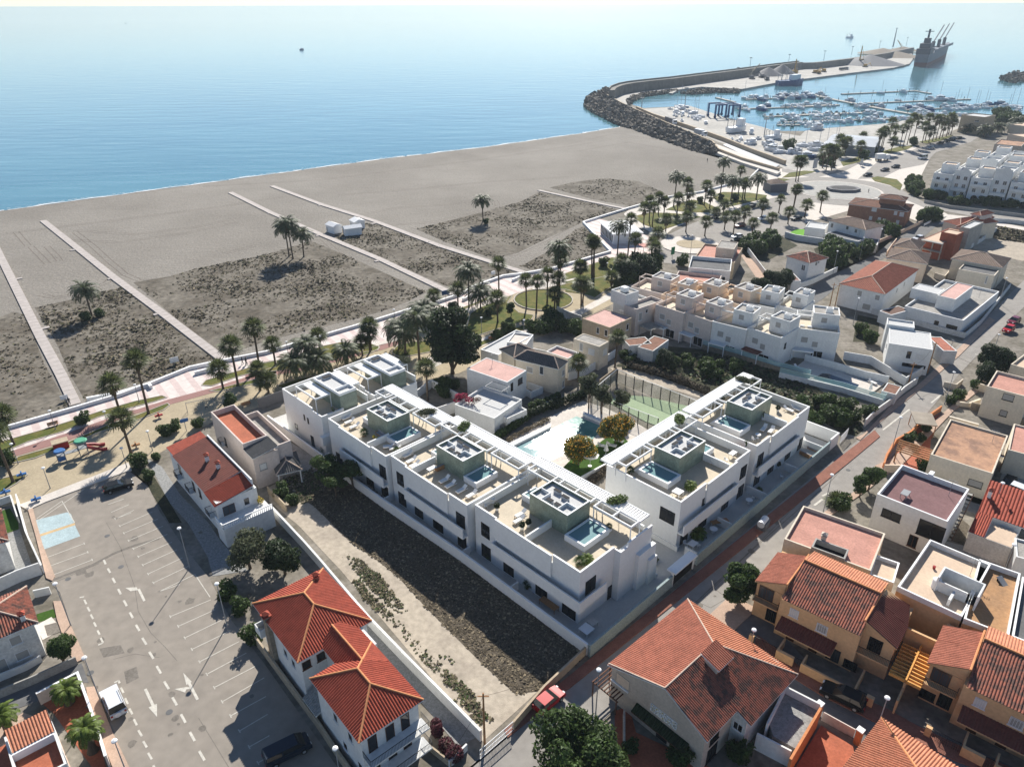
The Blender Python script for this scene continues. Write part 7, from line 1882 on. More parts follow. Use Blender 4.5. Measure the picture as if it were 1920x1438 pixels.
for r_ in range(4):
 for i in range(6 if r_<3 else 5):
  wd_=13.5;o=a0+u*(i*wd_+(3 if r_%2 else 0)+r_*2)+v*(r_*19)
  b=Bld('apartment_house','white stepped apartment house, %s from the left in the %s row from the road'%(ordn[i],ordn[r_]),'house',o,o+u*(wd_-.6),o+v*14,world=True)
  hh=(10.2,12.4,11.2)[(i+r_)%3]
  b.walls(9.2,'white_wall',.6,.25,'white_gravel_roof',x1=b.lu*.55)
  b.walls(hh,'white_wall',.6,.25,'white_gravel_roof',x0=b.lu*.55+.01,y0=1.2,name='tower')
  b.walls(12.2,'white_wall',.5,.25,'beige_roof',x0=b.lu*.1,x1=b.lu*.5,y0=5,y1=11,z0=8.61,name='roof_room')
  q=MB();q.poly([(b.lu*.55,1.19,hh),(b.lu,1.19,hh),(b.lu*.9,1.19,hh+1.6),(b.lu*.8,1.19,hh+1.6)]);q.box(b.lu*.55,1.2,hh,b.lu,1.5,hh+.9);q.build('gable','white_wall',b.root)
  if r_==0:
   for x in(1.6,4.8):
    q=MB();q.box(x,-.03,0,x+2.2,-.005,1.6)
    for t in range(8):q.poly([(x+1.1,-.02,1.6),(x+1.1+1.1*math.cos(t*math.pi/8),-.02,1.6+.9*math.sin(t*math.pi/8)),(x+1.1+1.1*math.cos((t+1)*math.pi/8),-.02,1.6+.9*math.sin((t+1)*math.pi/8))])
    q.build('arch','pane_dark',b.root)
   for x in(9,11.5):b.win_at(1,-1,1.2,x,1.0,1.2,1.8,'frame_white','pane_dark')
  for x in(2.0,5.2):b.win_at(1,-1,0,x,3.6,1.3,1.5,'frame_white','pane_grey');b.win_at(1,-1,0,x,6.3,1.3,1.5,'frame_white','pane_grey')
  for x in(8.8,11.4):b.win_at(1,-1,1.2,x,4.4,1.3,1.5,'frame_white','pane_grey');b.win_at(1,-1,1.2,x,7.4,1.3,1.5,'frame_white','pane_grey')
  balcony(b,.3,-1.2,b.lu*.5,-.01,6.0,'solid')
  balcony(b,b.lu*.56,0,b.lu-.1,1.19,3.4,'solid')
b=Bld('flat_house','tall plain beige block beside the marina','house',M2(1408,860),M2(1595,880),M2(1665,810),9.5,lv=14);b.walls(10,'stone_cream',.5,.22,'white_gravel_roof');b.win(M2(1535,905),2.4,.8)
flat('long low beige building at the far right edge',M2(1790,1010),M2(2000,1050),M2(1900,940),6,'beige_wall','beige_roof',.4)
flat('low pinkish roof house behind the white apartments',M2(1680,1090),M2(1900,1110),M2(1700,1050),5,'beige_wall','tan_roof',.4)
flat('cream building among palms at the far right',M2(1800,930),M2(1960,950),M2(1830,900),5,'cream_wall','beige_roof',.4)
for pts,h_,m,lab in((cv(M4,395,1095,500,1125,620,1155),1.4,'stone_cream','beige garden wall below the long reddish roof house'),(cv(M4,790,700,830,640,870,590),1.5,'peach_wall','peach garden wall along the lane by the dusky roofs'),(cv(M4,1180,880,1260,905,1290,870,1330,800),1.6,'cream_wall','cream garden wall left of the railed terrace block'),(cv(M4,600,640,720,600,860,540,1090,430),1.2,'peach_wall','long low peach wall beside the brick villa lane'),(cv(M4,1480,640,1560,590,1690,500),1.6,'old_white_wall','white wall beside the far field'),(cv(M4,1100,455,1160,420,1235,385),.8,'cap_white','low white wall by the plaza bushes'),(cv(M4,1100,265,1300,310,1600,345,1920,385),1.2,'concrete','long grey wall in front of the white apartments'),(cv(M4,1660,420,1800,430,1960,450),1.4,'old_white_wall','white wall at the edge of the weedy field'),(cv(M5,1150,420,1240,440,1290,400),1.2,'cream_wall','short cream wall by the upper street shrubs'),(cv(N2,1590,640,1700,690,1790,720),1.8,'old_white_wall','white garden wall with glass edge by the park path'),(cv(N2,1120,900,1300,960,1500,1000),1.5,'white_wall','white wall between the flat roofed park houses')):
 wall(lab,pts,h_,m)
# --- palms
def PL(kind,k,data,label,group,cs=1.0,tr=.17):
 for d in data:
  r=palm(kind,k(d[0],d[1]),k(0,d[2])[1],d[3]if len(d)>3 else label,group if len(d)<=3 else None,cs,tr)
PL('date',N3,[(690,850,655,'lone date palm on the scrub between the two left boardwalks')],'',None,1.0,.2)
PL('date',N4,[(345,455,300,'leftmost date palm of the beach trio'),(366,468,280,'tallest date palm of the beach trio'),(423,457,335,'smaller date palm at the right of the beach trio'),(1372,268,158,'lone date palm on the scrub beyond the beach huts')],'',None,1.1,.2)
PL('fan',L1,[(1055,665,290,'very tall fan palm on the lawn beside the cycle path'),(930,945,700,'broad fan palm between the playground and the parking lot'),(850,650,460,'fan palm behind the round bush by the promenade'),(100,885,670,'stout fan palm at the left edge of the park'),(95,1150,800,'leaning fan palm at the left edge below the cycle path'),(1585,490,350,'short fan palm at the end of the second boardwalk'),(1690,465,180,'tall slender fan palm near the two walkers'),(1840,330,60,'tall fan palm standing over the promenade wall')],'',None,1.15,.22)
PL('fan',L2,[(240,270,110),(185,490,395),(120,475,310),(990,170,30),(595,170,40),(930,200,95)],'fan palm in the park behind the beach villas','fan palms behind the beach villas',1.05,.2)
PL('date',L2,[(410,390,255),(590,340,240),(805,275,165),(500,310,120)],'bushy date palm in the park behind the beach villas','date palms behind the beach villas',1.0,.26)
PL('fan',L2,[(1450,585,295,'fan palm in the lane between the villas and the pink roofed house')],'',None,1.0,.2)
PL('date',N2,[(465,1030,690),(350,970,790),(510,720,620),(300,930,760)],'date palm beside the big dark pine','date palms beside the big pine',1.15,.25)
PL('date',N2,[(870,600,300,'tall thin date palm at the promenade wall'),(965,600,475,'small young date palm at the promenade'),(1590,560,110,'tallest date palm at the circular lawn')],'',None,1.0,.18)
PL('fan',N2,[(70,945,745),(590,640,500),(780,590,445),(1115,480,240),(1105,720,525),(1340,600,375),(1420,640,385),(1510,560,325),(1605,545,205),(1600,560,365),(1570,700,490),(1780,380,270),(1880,350,70),(1800,560,410)],'fan palm around the circular lawn and its paths','fan palms around the circular lawn',1.1,.2)
PL('fan',M3,[(510,790,485),(560,860,650),(215,940,660),(235,955,680),(120,985,880),(450,965,820),(715,900,720),(742,730,605),(700,800,680),(130,1190,1010),(375,1040,960)],'fan palm beside the white beach restaurant','fan palms beside the beach restaurant',1.15,.2)
PL('date',M3,[(425,780,545,'date palm in front of the beach restaurant')],'',None,1.0,.2)
PL('fan',M3,[(640,530,400),(685,510,340),(710,540,390),(760,450,310),(805,460,345),(910,465,325),(990,375,195),(1010,335,275),(1135,375,215),(1180,400,300),(985,590,470),(820,590,490),(1140,622,510),(1012,440,385),(1230,480,430)],'fan palm on the ochre lawns of the seafront','fan palms on the ochre lawns',1.2,.2)
PL('date',M3,[(885,385,135,'tall date palm on the ochre lawn nearest the restaurant')],'',None,1.0,.22)
PL('date',M3,[(1265,300,150),(1350,355,170),(1290,115,15),(1560,325,150),(1465,320,175)],'date palm on the far green lawn by the kiosk','date palms by the dark kiosk',1.05,.24)
PL('fan',M3,[(1415,280,85),(1445,340,200),(1300,570,470),(1370,630,465),(1460,520,430),(1605,465,365),(1525,625,520),(1675,585,480),(1745,435,325),(1820,525,430),(1865,395,250),(1290,440,370)],'fan palm in the parking strip of the seafront road','fan palms in the parking strip',1.15,.2)
PL('fan',M4,[(35,300,155),(125,385,285),(250,345,210)],'fan palm near the big roundabout','fan palms near the big roundabout',1.2,.22)
PL('fan',M2,[(50,1400,1235),(70,1400,1240),(300,1305,1140),(342,1310,1150),(565,1228,1110),(590,1090,1030),(718,1165,1010),(742,1155,990),(760,1130,1000),(832,1150,1075),(822,1040,920),(850,1080,980),(903,1120,970),(926,1130,935),(962,1100,880),(1005,1085,900)],'slender fan palm in the tall rows beside the marina','tall fan palms beside the marina',1.5,.2)
PL('fan',M2,[(1087,1085,950),(1140,1080,990),(1197,1062,890),(1250,1040,950),(1110,1070,880),(1282,1035,880),(1320,1020,920),(1225,1055,900),(1170,1070,900),(420,1200,1090),(450,1190,1080),(270,1290,1160),(370,1290,1170),(400,1150,1060),(1300,1015,890)],'fan palm in the dense marina palm grove','palms in the marina grove',1.6,.22)
PL('date',M2,[(1462,1005,965),(1590,1035,975),(1700,1000,950),(1830,990,950),(1900,910,880),(1850,960,900)],'bushy palm around the plain beige block','palms around the beige block',1.3,.3)
PL('date',M2,[(1800,1310,1215,'dark palm standing among the white apartments')],'',None,1.1,.25)
for k,x,y,t,lab in((K1,395,1075,1005,'young bright green palm in the small yard beside the lot'),(K1,525,1345,1225,'bright green palm in front of the bottom left house'),(K1,55,1235,1140,'bright green palm at the left edge'),(M5,355,1305,1285,'low fan palm behind the pink flat roof'),(N1,330,980,700,'garden fan palm rising in front of the cream houses'),(L3,1187,340,180,'fan palm beside the white gates near the olive trees')):
 palm('sago' if k is K1 else 'fan',k(x,y),k(0,t)[1],lab,None,1.0,.42 if k is K1 else.2)
# --- trees and shrubs
def tree_c(key,px,zc,label,scale=1.0,cat='tree',group=None):
 p=P(px,zc);return place(key,(p.x,p.y,0),label,group,None,scale,cat)
proto_tree('pine',5.6,12.5,1.0,'leaf_dark',15000,.30,101,.35,40,name='pine_tree',br=.32,shell=.6)
tree_c('pine',FULL(846,640),7.5,'big dense dark pine behind the beach villas',1.22)
proto_tree('biground',5.8,9.5,.8,'leaf_mid',16000,.24,102,.35,46,name='broadleaf_tree',br=.28,shell=.65)
tree_c('biground',FULL(1084,1412),5.0,'large round green tree at the bottom edge beside the red car',.95)
proto_tree('dense',2.9,6.4,.3,'leaf_mid',8500,.22,113,.25,26,name='broadleaf_tree',br=.34,shell=.65)
proto_tree('round',2.6,6.6,1.0,'leaf_mid',5200,.22,103,.2,20,name='broadleaf_tree',shell=.6)
tree_c('dense',FULL(1391,1090),3.4,'round dark street tree at the corner of the ochre houses',1.0)
proto_tree('flat',2.9,5.2,2.2,'leaf_mid',4200,.2,104,.18,16,name='pine_tree',squash=.7,shell=.5)
for px,lab,s_ in((L2(640,1075),'left umbrella pine on the scrub field edge',1.0),(L2(835,1095),'right umbrella pine on the scrub field edge',.95),(L2(700,1160),'low dark pine between the two umbrella pines',.8)):tree_c('flat',px,3.8,lab,s_)
proto_tree('grey',3.4,5.4,1.0,'leaf_olive',5200,.2,105,.2,20,name='olive_tree',shell=.5)
proto_tree('darkg',3.4,5.8,.8,'leaf_dark',6000,.22,106,.2,20,name='broadleaf_tree',shell=.6)
tree_c('grey',FULL(462,1032),3.2,'grey green tree in the gravel yard below the balustraded house')
tree_c('darkg',FULL(528,1040),3.4,'dark green tree beside the grey one in the gravel yard')
tree_c('round',K1(330,775),2.8,'broad bush tree beside the white left edge house',.75)
tree_c('darkg',N1(770,880),2.5,'dark tree beside the brown roofed garage',.75)
tree_c('round',N2(1215,600),2.2,'small clipped round tree on the ochre lawn',.55)
tree_c('darkg',N1(1700,215),3,'dark tree right of the cubic white house',1.0);tree_c('darkg',N1(1590,270),2.5,'dark tree behind the back row houses',.9);tree_c('darkg',N1(1810,190),3,'dark tree in front of the solar panel house',1.0)
tree_c('darkg',N1(600,130),3,'dark tree between the row houses and the park',1.3);tree_c('darkg',N1(470,160),2.5,'low dark tree beside the tall white house',1.1)
tree_c('darkg',M5(1560,235),3.2,'large dark shrub tree beside the upper street',1.15);tree_c('darkg',M5(1460,320),2.2,'dark shrub tree at the kerb of the upper street',.8)
tree_c('round',M5(610,1115),2.2,'small leafy tree beside the purple brown roof',.75);tree_c('round',M5(545,1170),2.0,'second small leafy tree beside the purple brown roof',.6)
proto_tree('bush',1.5,2.1,0.0,'leaf_mid',1500,.17,107,0,8,name='shrub',cat='shrub',br=.5)
BU=[(L1(590,712),.9,1.2,'round bush on the lawn beside the promenade'),(L1(1640,582),.8,1.2,'wide bush at the edge of the play sand'),(L1(1170,790),.8,1.1,'left half of the dark bush by the red roof'),(L1(1240,765),.8,1.1,'right half of the dark bush by the red roof'),(L1(1400,745),.7,1.0,'grey green bush beside the pale pink house'),(L1(30,1000),1.0,1.5,'dark bush at the left edge of the park'),(L1(980,1000),1.0,1.3,'bush at the corner of the parking lot'),(L1(1060,1105),.7,.9,'small bush in the planting strip'),(L1(1100,965),.8,.7,'cactus clump on the white paving'),(K1(1290,450),1.0,1.2,'shrub at the lot wall, upper of three'),(K1(1360,530),1.0,1.1,'shrub at the lot wall, middle of three'),(K1(1420,690),1.0,1.2,'shrub at the lot wall, lowest of three'),(L2(290,1270),1.2,1.2,'yellowish shrub beside the stone wall of the field'),(L2(370,1340),.8,.9,'dry yellow shrub in the field corner'),(N2(1030,650),.6,.9,'small bush on the ochre lawn'),(N2(735,600),.8,1.2,'dark bush behind the promenade palms'),(N2(1100,820),.8,1.1,'dark bush by the white bench of the park path'),(N2(1540,730),1.2,1.6,'dark bush row near the glassy garden wall'),(N2(1450,770),1.0,1.4,'palm like bush at the park path'),(M3(1275,310),.7,1.1,'dark ball bush on the far lawn'),(M3(1100,330),1.0,1.2,'grey bush on the ochre lawn'),(M3(1385,310),1.0,1.4,'grey green bush between the far lawn palms'),(M3(310,850),.8,1.4,'dark bush on the lawn near the boardwalk end'),(M3(965,835),1.2,1.7,'dark bush left of the small roundabout house'),(M3(610,905),1.4,2.2,'large dark bush under the fan palms'),(M5(1270,480),1.0,1.1,'clipped dark hedge block, lower of two at the street'),(M5(1215,520),.9,1.0,'clipped dark hedge piece at the street corner'),(M5(1390,400),1.0,1.0,'clipped dark hedge block, upper of two at the street'),(M5(1010,1010),1.0,1.1,'leafy bush at the end of the beamed pergola'),(M5(900,810),.8,.9,'plants in the terracotta garden'),(M5(400,1310),.9,1.3,'dark bush behind the pink flat roof'),(K3(1340,1360),1.2,1.2,'spiky dark shrub below the white annex'),(K3(1000,1380),1.2,1.2,'bush beside the arched door'),(K3(730,1330),.7,.8,'reddish bush at the yard steps'),(L5(1380,800),.5,.6,'small dark bush at the lane end'),(M1(1770,1150),3,3,'dark bushes beside the marina road'),(M2(1015,1055),3,2.2,'round tree among the marina palms'),(M2(680,1130),2.5,2,'dark bush in front of the boat shed'),(M2(620,1165),2.5,1.8,'dark bush on the lawn edge by the marina'),(M5(200,680),1.2,1.4,'pale green shrub right of the far villa'),(M5(400,590),.9,1.1,'bright green shrub on the overgrown plot'),(M5(320,640),1.3,1.5,'dark pointed shrub on the overgrown plot'),(M5(590,610),1.0,1.2,'yellow green shrub by the plot wall'),(Z8(380,700),1.2,1.4,'green shrub on the small plot'),(Z8(520,800),1.4,1.5,'olive shrub on the small plot')]
for px,zc,s_,lab in BU:tree_c('bush',px,zc,lab,s_,'shrub')
rr=random.Random(9)
for k,(pts,n,s0,lab,grp)in enumerate(((cv(M4,280,650,420,620,560,640,690,640,640,700,500,760,380,800,300,760),16,2.0,'leafy bush of the green thicket between the villas','thicket between the villas'),(cv(M3,1420,730,1600,650,1740,640,1760,700,1650,740,1560,790,1460,790),14,1.9,'leafy bush of the thicket below the seafront road','thicket below the seafront road'),(cv(M4,920,120,1080,40,1110,70,1060,160,1150,215,1420,262,1400,285,1100,240,960,180),30,1.5,'hedge bush around the white apartments','hedges of the white apartments'),(cv(M4,640,470,780,470,900,520,800,560,700,560),8,1.6,'garden bush right of the brown roofed white villa','bushes by the brown villa'),(cv(M4,1060,380,1240,370,1120,440,1060,440),7,1.6,'bush beside the brown brick villa','bushes beside the brick villa'),(cv(M4,1410,250,1900,290,1900,320,1410,285),16,1.0,'low bush in front of the white apartment arches','bushes below the arches'),(cv(N2,1370,790,1560,700,1640,760,1900,780,1880,860,1640,800,1560,830,1420,830),16,1.4,'dark garden bush between the park lawn and the houses','garden bushes south of the park'),(cv(M3,420,960,560,880,800,870,760,960,600,1000,460,1030),14,2.2,'dark tree like bush behind the fan palms of the park end','bushes at the park end'),(cv(N2,960,870,1200,780,1260,780,1000,900),5,.8,'low shrub along the lower park lawn','shrubs along the lower lawn'),(cv(M5,0,480,500,640,540,760,380,720,130,640),16,1.1,'shrub of the overgrown plot below the glass balustrade','shrubs of the overgrown plot'),(cv(M5,930,760,1060,700,1050,790,900,930,880,850),7,.6,'small plant in the terracotta garden beds','plants of the terracotta garden'),(cv(M2,60,1230,300,1200,700,1150,500,1250,300,1290),10,1.7,'shrub in the planting beside the marina road','shrubs by the marina road'),(cv(N1,640,920,1100,900,1500,1000,1250,1080,900,1010),14,1.0,'scrubby bush on the dark plot below the row houses','bushes of the dark plot'),(cv(L2,1480,420,1690,460,1690,560,1560,540),6,1.0,'dark leafy shrub between the villas and the pink roofed house','shrubs beside the lane palm'),(cv(M2,1650,850,1920,860,1920,930,1700,960),14,2.6,'tree beyond the plain beige block','trees beyond the beige block'),(cv(N1,330,880,420,850,520,900,420,930),7,.8,'green shrub beside the garage drive','shrubs beside the garage'))):
 for x,y,s_ in scatter(pts,n,s0*.8,s0*1.25,200+k,False):place('bush',(x,y,0),lab,grp,None,s_,'shrub')
for px,s_,lab in((N3(640,870),1.2,'dark bush cluster at the foot of the left beach palm'),(N3(740,840),1.1,'second dark bush at the foot of the left beach palm'),(N4(1385,275),1.0,'bush at the foot of the far lone palm')):tree_c('bush',px,.6,lab,s_,'shrub')
r=thing('bougainvillea','bare branched bougainvillea with magenta flowers over the white house','tree',P(L3(262,640)))
bl=[(x*.8,y*.8,z,.9,.9,.35)for x,y,z in((-2.2,1.5,4.0),(-1,1.2,4.2),(.3,0,3.9),(1.5,-.6,4.1),(2.4,-1.4,4.6),(-2.4,.4,3.6))]
quads_mesh('foliage',leaves(bl,500,.14,.3,.3,81),'timber_dark',r);quads_mesh('blossom',leaves(bl[:3]+[bl[5]],620,.14,.4,.7,82),'flower_magenta',r)
q=MB();q.tube([(0,0,0),(0,0,2.2)],.15,7)
for x in bl:
 q.tube([(0,0,2.0),(x[0]*.5,x[1]*.5,3.0),(x[0],x[1],x[2])],[.1,.06,.03],5);q.tube([(x[0]*.5,x[1]*.5,3.0),(x[0]+.9,x[1]-.5,x[2]+.2)],[.05,.02],5)
q.build('branches','timber_dark',r)
# --- lamps and poles
def mklamp(key,h,head):
 r=thing('street_lamp','x','street lamp');q=MB();q.tube([(0,0,0),(0,0,.6),(0,0,h-.15)],[.10,.07,.045],8);q.build('pole','steel_grey',r)
 q=MB();q.tube([(0,0,h-.15),(0,0,h),(0,0,h+.12),(0,0,h+.2)],[.08,.3,.26,.06],10)if head else q.box(-.3,-.15,h-.15,.35,.15,h+.05);q.build('lamp_head','cap_white',r);PROTO[key]=[r,False]
mklamp('lamp7',7.0,True);mklamp('lamp4',4.0,True)
for px,lab in((K1(1010,92),'street lamp at the lot wall opposite the blue bays'),(K1(1222,405),'street lamp at the lot wall beside the gravel yard'),(K2(507,1332),'street lamp beside the red tiled house'),(K1(310,405),'street lamp on the left kerb by the blue bays'),(K1(475,822),'street lamp on the left kerb at the alley'),(K1(645,1290),'street lamp in front of the bottom left palms'),(M5(835,650),'street lamp beside the thatched canopy'),(M5(1235,312),'street lamp beside the upper street shrubs'),(M5(320,1080),'street lamp by the low fan palm'),(M5(1572,30),'street lamp near the red parked cars'),(K3(550,890),'street lamp left of the salmon roof house'),(K4(793,1048),'street lamp behind the orange tiled roof'),(K4(1510,185),'street lamp beside the brown gravel roof'),(M5(1600,1142),'street lamp beside the tan house car yard'),(M4(760,480),'street lamp beside the brick villa'),(M4(395,660),'street lamp rising from the green thicket'),(M4(612,550),'street lamp by the white carport'),(M4(570,1045),'street lamp in front of the long reddish roof'),(M4(1780,880),'street lamp beside the cream block'),(K3(1425,665),'street lamp behind the salmon roof hip'),(M3(1040,620),'tall lamp in the small roundabout')):
 p=P(px,7.0);place('lamp7',(p.x,p.y,0),lab,None,0)
for px,lab in((L1(350,645),'park lamp beside the dark bench'),(L1(738,650),'park lamp on the round bush lawn'),(L1(1045,790),'park lamp by the red roof'),(L1(305,1050),'park lamp below the playground'),(L1(78,880),'park lamp at the left edge'),(L1(860,910),'park lamp at the parking lot corner'),(L1(955,460),'park lamp by the ramp wall'),(N2(255,615),'park lamp at the broad promenade'),(N2(1035,400),'park lamp by the tall promenade palm'),(N2(970,680),'park lamp on the ochre lawn'),(N2(1320,700),'park lamp by the park path'),(L2(325,90),'park lamp behind the beach villas'),(M3(345,845),'park lamp near the restaurant')):
 p=P(px,4.0);place('lamp4',(p.x,p.y,0),lab,None,0)
def pole(k,x0,y0,x1,y1,lab):
 b_=k(x0,y0);p=P(b_);h=height_at(b_,k(x1,y1)[1]);r=thing('utility_pole',lab,'pole',p)
 q=MB();q.tube([(0,0,0),(0,0,h)],[.14,.09],8);q.box(-.6,-.05,h-.5,.6,.05,h-.4);q.build('pole','timber',r);return p+Vector((0,0,h-.4))
u1=pole(K2,1350,1310,1330,1020,'wooden utility pole at the corner of the dirt lot');u2=pole(Z8,1285,1290,1415,870,'wooden utility pole beside the pale grey roofed house');u3=pole(Z8,1030,1438,1120,1150,'wooden utility pole by the pump house')
pole(M4,330,1110,350,920,'left wooden pole near the long reddish roof');pole(M4,372,1115,385,930,'right wooden pole near the long reddish roof')
def cable(a,b,lab,sag=1.2):
 q=MB();q.tube([tuple(a.lerp(b,t/12)-Vector((0,0,4*sag*(t/12)*(1-t/12))))for t in range(13)],.018,4,False);tag(q.build('cable','iron_black'),lab,'cable')
cable(u1,P(K2(1100,1400),6),'overhead cable running from the pole to the lower left');cable(u1,P(K3(480,760),5),'overhead cable running from the pole along the street');cable(u2,u3,'cable between the two poles beside the pool terrace')
cable(u2,P(M5(1700,330),6),'cable crossing the upper street to the beige house')
wall('cream wall closing the dirt lot along the street',cv(FULL,1104,1220,1020,1300,962,1368),1.3,'stone_cream',.25)
r=thing('gate','white barred gate closing the dirt lot','gate',P(FULL(962,1370)));q=MB();d=P(FULL(900,1424))-P(FULL(962,1370))
for i in range(24):v_=d*(i/23);q.bar(v_,v_+Vector((0,0,1.5)),.04)
for z in(.15,.8,1.5):q.bar(Vector((0,0,z)),d+Vector((0,0,z)),.07)
q.build('bars','iron_white',r)
# --- vehicles
def mkcar(key,paint,L=4.2,W_=1.75,Hc=1.48,kind='hatch'):
 r=thing('parked_car' if kind!='truck' else 'truck','x','car' if kind!='truck' else 'truck');h=W_/2
 prof={'hatch':[(-.5,.35),(-.5,.75),(-.47,.95),(-.30,.98),(.28,.95),(.46,.82),(.5,.62),(.5,.3)],'suv':[(-.5,.45),(-.5,1.0),(-.47,1.08),(-.3,1.1),(.2,1.1),(.45,1.02),(.5,.8),(.5,.4)],'van':[(-.5,.4),(-.5,1.1),(-.48,1.2),(-.3,1.2),(.3,1.2),(.47,1.0),(.5,.7),(.5,.35)]}[kind if kind in('suv','van')else 'hatch']
 gl={'hatch':[(-.46,.96),(-.36,1),(.02,1.0),(.22,.97)],'suv':[(-.48,1.09),(-.44,1.0),(.06,1.0),(.2,1.1)],'van':[(-.49,1.2),(-.47,1),(.22,1.0),(.38,1.18)]}[kind if kind in('suv','van')else 'hatch']
 q=MB();n=len(prof)
 for a in range(n-1):
  x0,z0=prof[a];x1,z1=prof[a+1];i0,i1=h*(.94 if z0<.5 else 1-.07*(abs(x0)>.45)),h*(.94 if z1<.5 else 1-.07*(abs(x1)>.45))
  q.poly([(x0*L,-i0,z0),(x0*L,i0,z0),(x1*L,i1,z1),(x1*L,-i1,z1)])
 for s_ in(-1,1):q.poly([(x*L,s_*h*(.94 if z<.5 else 1-.07*(abs(x)>.45)),z)for x,z in prof])
 q.poly([(-.5*L,-h*.94,.35),(.5*L,-h*.94,.3),(.5*L,h*.94,.3),(-.5*L,h*.94,.35)])
 rz=Hc;bz=gl[0][1];x0,x1,x2,x3=gl[0][0]*L,gl[1][0]*L,gl[2][0]*L,gl[3][0]*L;hr=h*.80
 q.poly([(x1,-hr,rz),(x2,-hr,rz),(x2,hr,rz),(x1,hr,rz)]);q.box(x1,-hr,rz-.05,x2,hr,rz-.001)
 for s_ in(-1,1):
  for xa,xb,xc,xd in((x1,x1+.06,x0,x0+.1),(x2-.06,x2,x3-.12,x3),((x1+x2)/2-.05,(x1+x2)/2+.05,(x1+x2)/2-.05,(x1+x2)/2+.05)):q.poly([(xa,s_*hr*1.005,rz),(xb,s_*hr*1.005,rz),(xd,s_*h*.97,bz),(xc,s_*h*.97,bz)])
 if kind=='suv':
  for s_ in(-1,1):q.bar((x1+.2,s_*hr*.9,rz+.04),(x2-.2,s_*hr*.9,rz+.04),.05)
  q.cyl(-.5*L-.1,0,.7,.71,.01);q.tube([(-.5*L,.1,.85),(-.5*L-.2,.1,.85)],.33,14)
 q.build('body',paint,r)
 g=MB();b_=.985
 for s_ in(-1,1):g.poly([(x1,s_*hr*b_,rz-.03),(x2,s_*hr*b_,rz-.03),(x3,s_*h*.95,bz),(x0,s_*h*.95,bz)])
 g.poly([(x2,-hr*.98,rz-.02),(x2,hr*.98,rz-.02),(x3,h*.93,bz),(x3,-h*.93,bz)]);g.poly([(x1,-hr*.98,rz-.02),(x1,hr*.98,rz-.02),(x0,h*.93,bz),(x0,-h*.93,bz)]);g.build('window','car_glass',r)
 for sx in(-.31,.31):
  for s_ in(-1,1):
   t=MB();t.tube([(sx*L,s_*(h-.2),.33),(sx*L,s_*(h+.01),.33)],.33,14);o=t.build('wheel','tyre',r);t=MB();t.tube([(sx*L,s_*(h+.005),.33),(sx*L,s_*(h+.02),.33)],.18,10);t.build('rim','steel_grey',o)
 for s_ in(-1,1):
  t=MB();t.box(.47*L,s_*h*.6-.15,.62,.505*L,s_*h*.6+.15,.78);t.build('headlight','cap_white',r);t=MB();t.box(-.508*L,s_*h*.75-.1,.7,-.48*L,s_*h*.75+.1,.95);t.build('tail_light','play_red',r)
 PROTO[key]=[r,False]
mkcar('suvw','car_white',4.5,1.85,1.85,'suv');mkcar('navy','car_navy',4.8,1.85,1.75,'van');mkcar('black','car_black',4.4,1.8,1.45);mkcar('red','car_red',3.9,1.7,1.48);mkcar('maroon','car_maroon',4.2);mkcar('white','car_white',4.2);mkcar('silver','car_silver',4.3);mkcar('vanw','car_white',5.2,2.0,2.3,'van')
def car(key,k,x0,y0,x1,y1,lab,grp=None,z=.05,s_=1):
 a,b=P(k(x0,y0),.7),P(k(x1,y1),.7);c=(a+b)/2;place(key,(c.x,c.y,z),lab,grp,math.atan2(a.y-b.y,a.x-b.x),s_,'car')
car('suvw',K1,615,1010,665,1125,'white off road car with a spare wheel at the left kerb of the lot');car('black',L1,920,1150,755,1200,'black car at the top of the parking lot under the palm shadow');car('navy',K2,330,1295,140,1390,'dark navy van in the parking bays at the bottom');car('red',K3,320,1015,215,1105,'bright red hatchback beside the large round tree',z=.16);car('black',K4,445,990,645,1085,'black car parked in front of the ochre houses',z=.16,s_=1.08);car('black',M5,1620,1190,1665,1100,'black car in the car yard of the tan house');car('vanw',M5,1800,1260,1750,1240,'white van at the right edge beside the red striped roof')
car('red',M4,1760,1320,1830,1275,'red car parked nearest on the upper street',z=.16);car('maroon',M4,1800,1250,1875,1210,'dark red car parked behind the red one',z=.16);car('white',M4,1020,560,1090,545,'white car near the unfinished brick house')
for n_,(key,x,y,lab)in enumerate((('black',1235,472,'black car, nearest of the row under the ochre lawn'),('black',1350,432,'dark car in the middle of the seafront row'),('black',1500,388,'dark car at the far end of the seafront row'),('navy',1545,375,'dark van beside the green lawn end'),('white',1610,480,'white car driving on the seafront road'),('maroon',1425,538,'dark red car in the parking strip'),('white',1400,628,'white car near the small roundabout'),('black',1400,655,'black car beside the white one near the small roundabout'),('black',1885,478,'dark car at the end of the parking strip'))):car(key,M3,x-30,y+4,x+40,y-8,lab)
for key,x,y,lab in(('black',870,1275,'black car on the plaza road, farthest of three'),('black',782,1302,'black car on the plaza road, middle of three'),('black',642,1343,'black car on the plaza road, nearest of three'),('black',1235,1085,'black car in the marina car park, nearest of the row'),('black',1290,1068,'black car in the marina car park, second of the row'),('navy',1330,1056,'dark car in the marina car park, third of the row'),('black',1385,1043,'black car in the marina car park, last of the row'),('silver',1160,1125,'grey car behind the camper van'),('black',1070,958,'dark car on the quay side'),('vanw',1090,1205,'white camper van beside the apartments'),('silver',905,955,'grey car on the quay near the palms')):car(key,M2,x-25,y+3,x+25,y-3,lab)
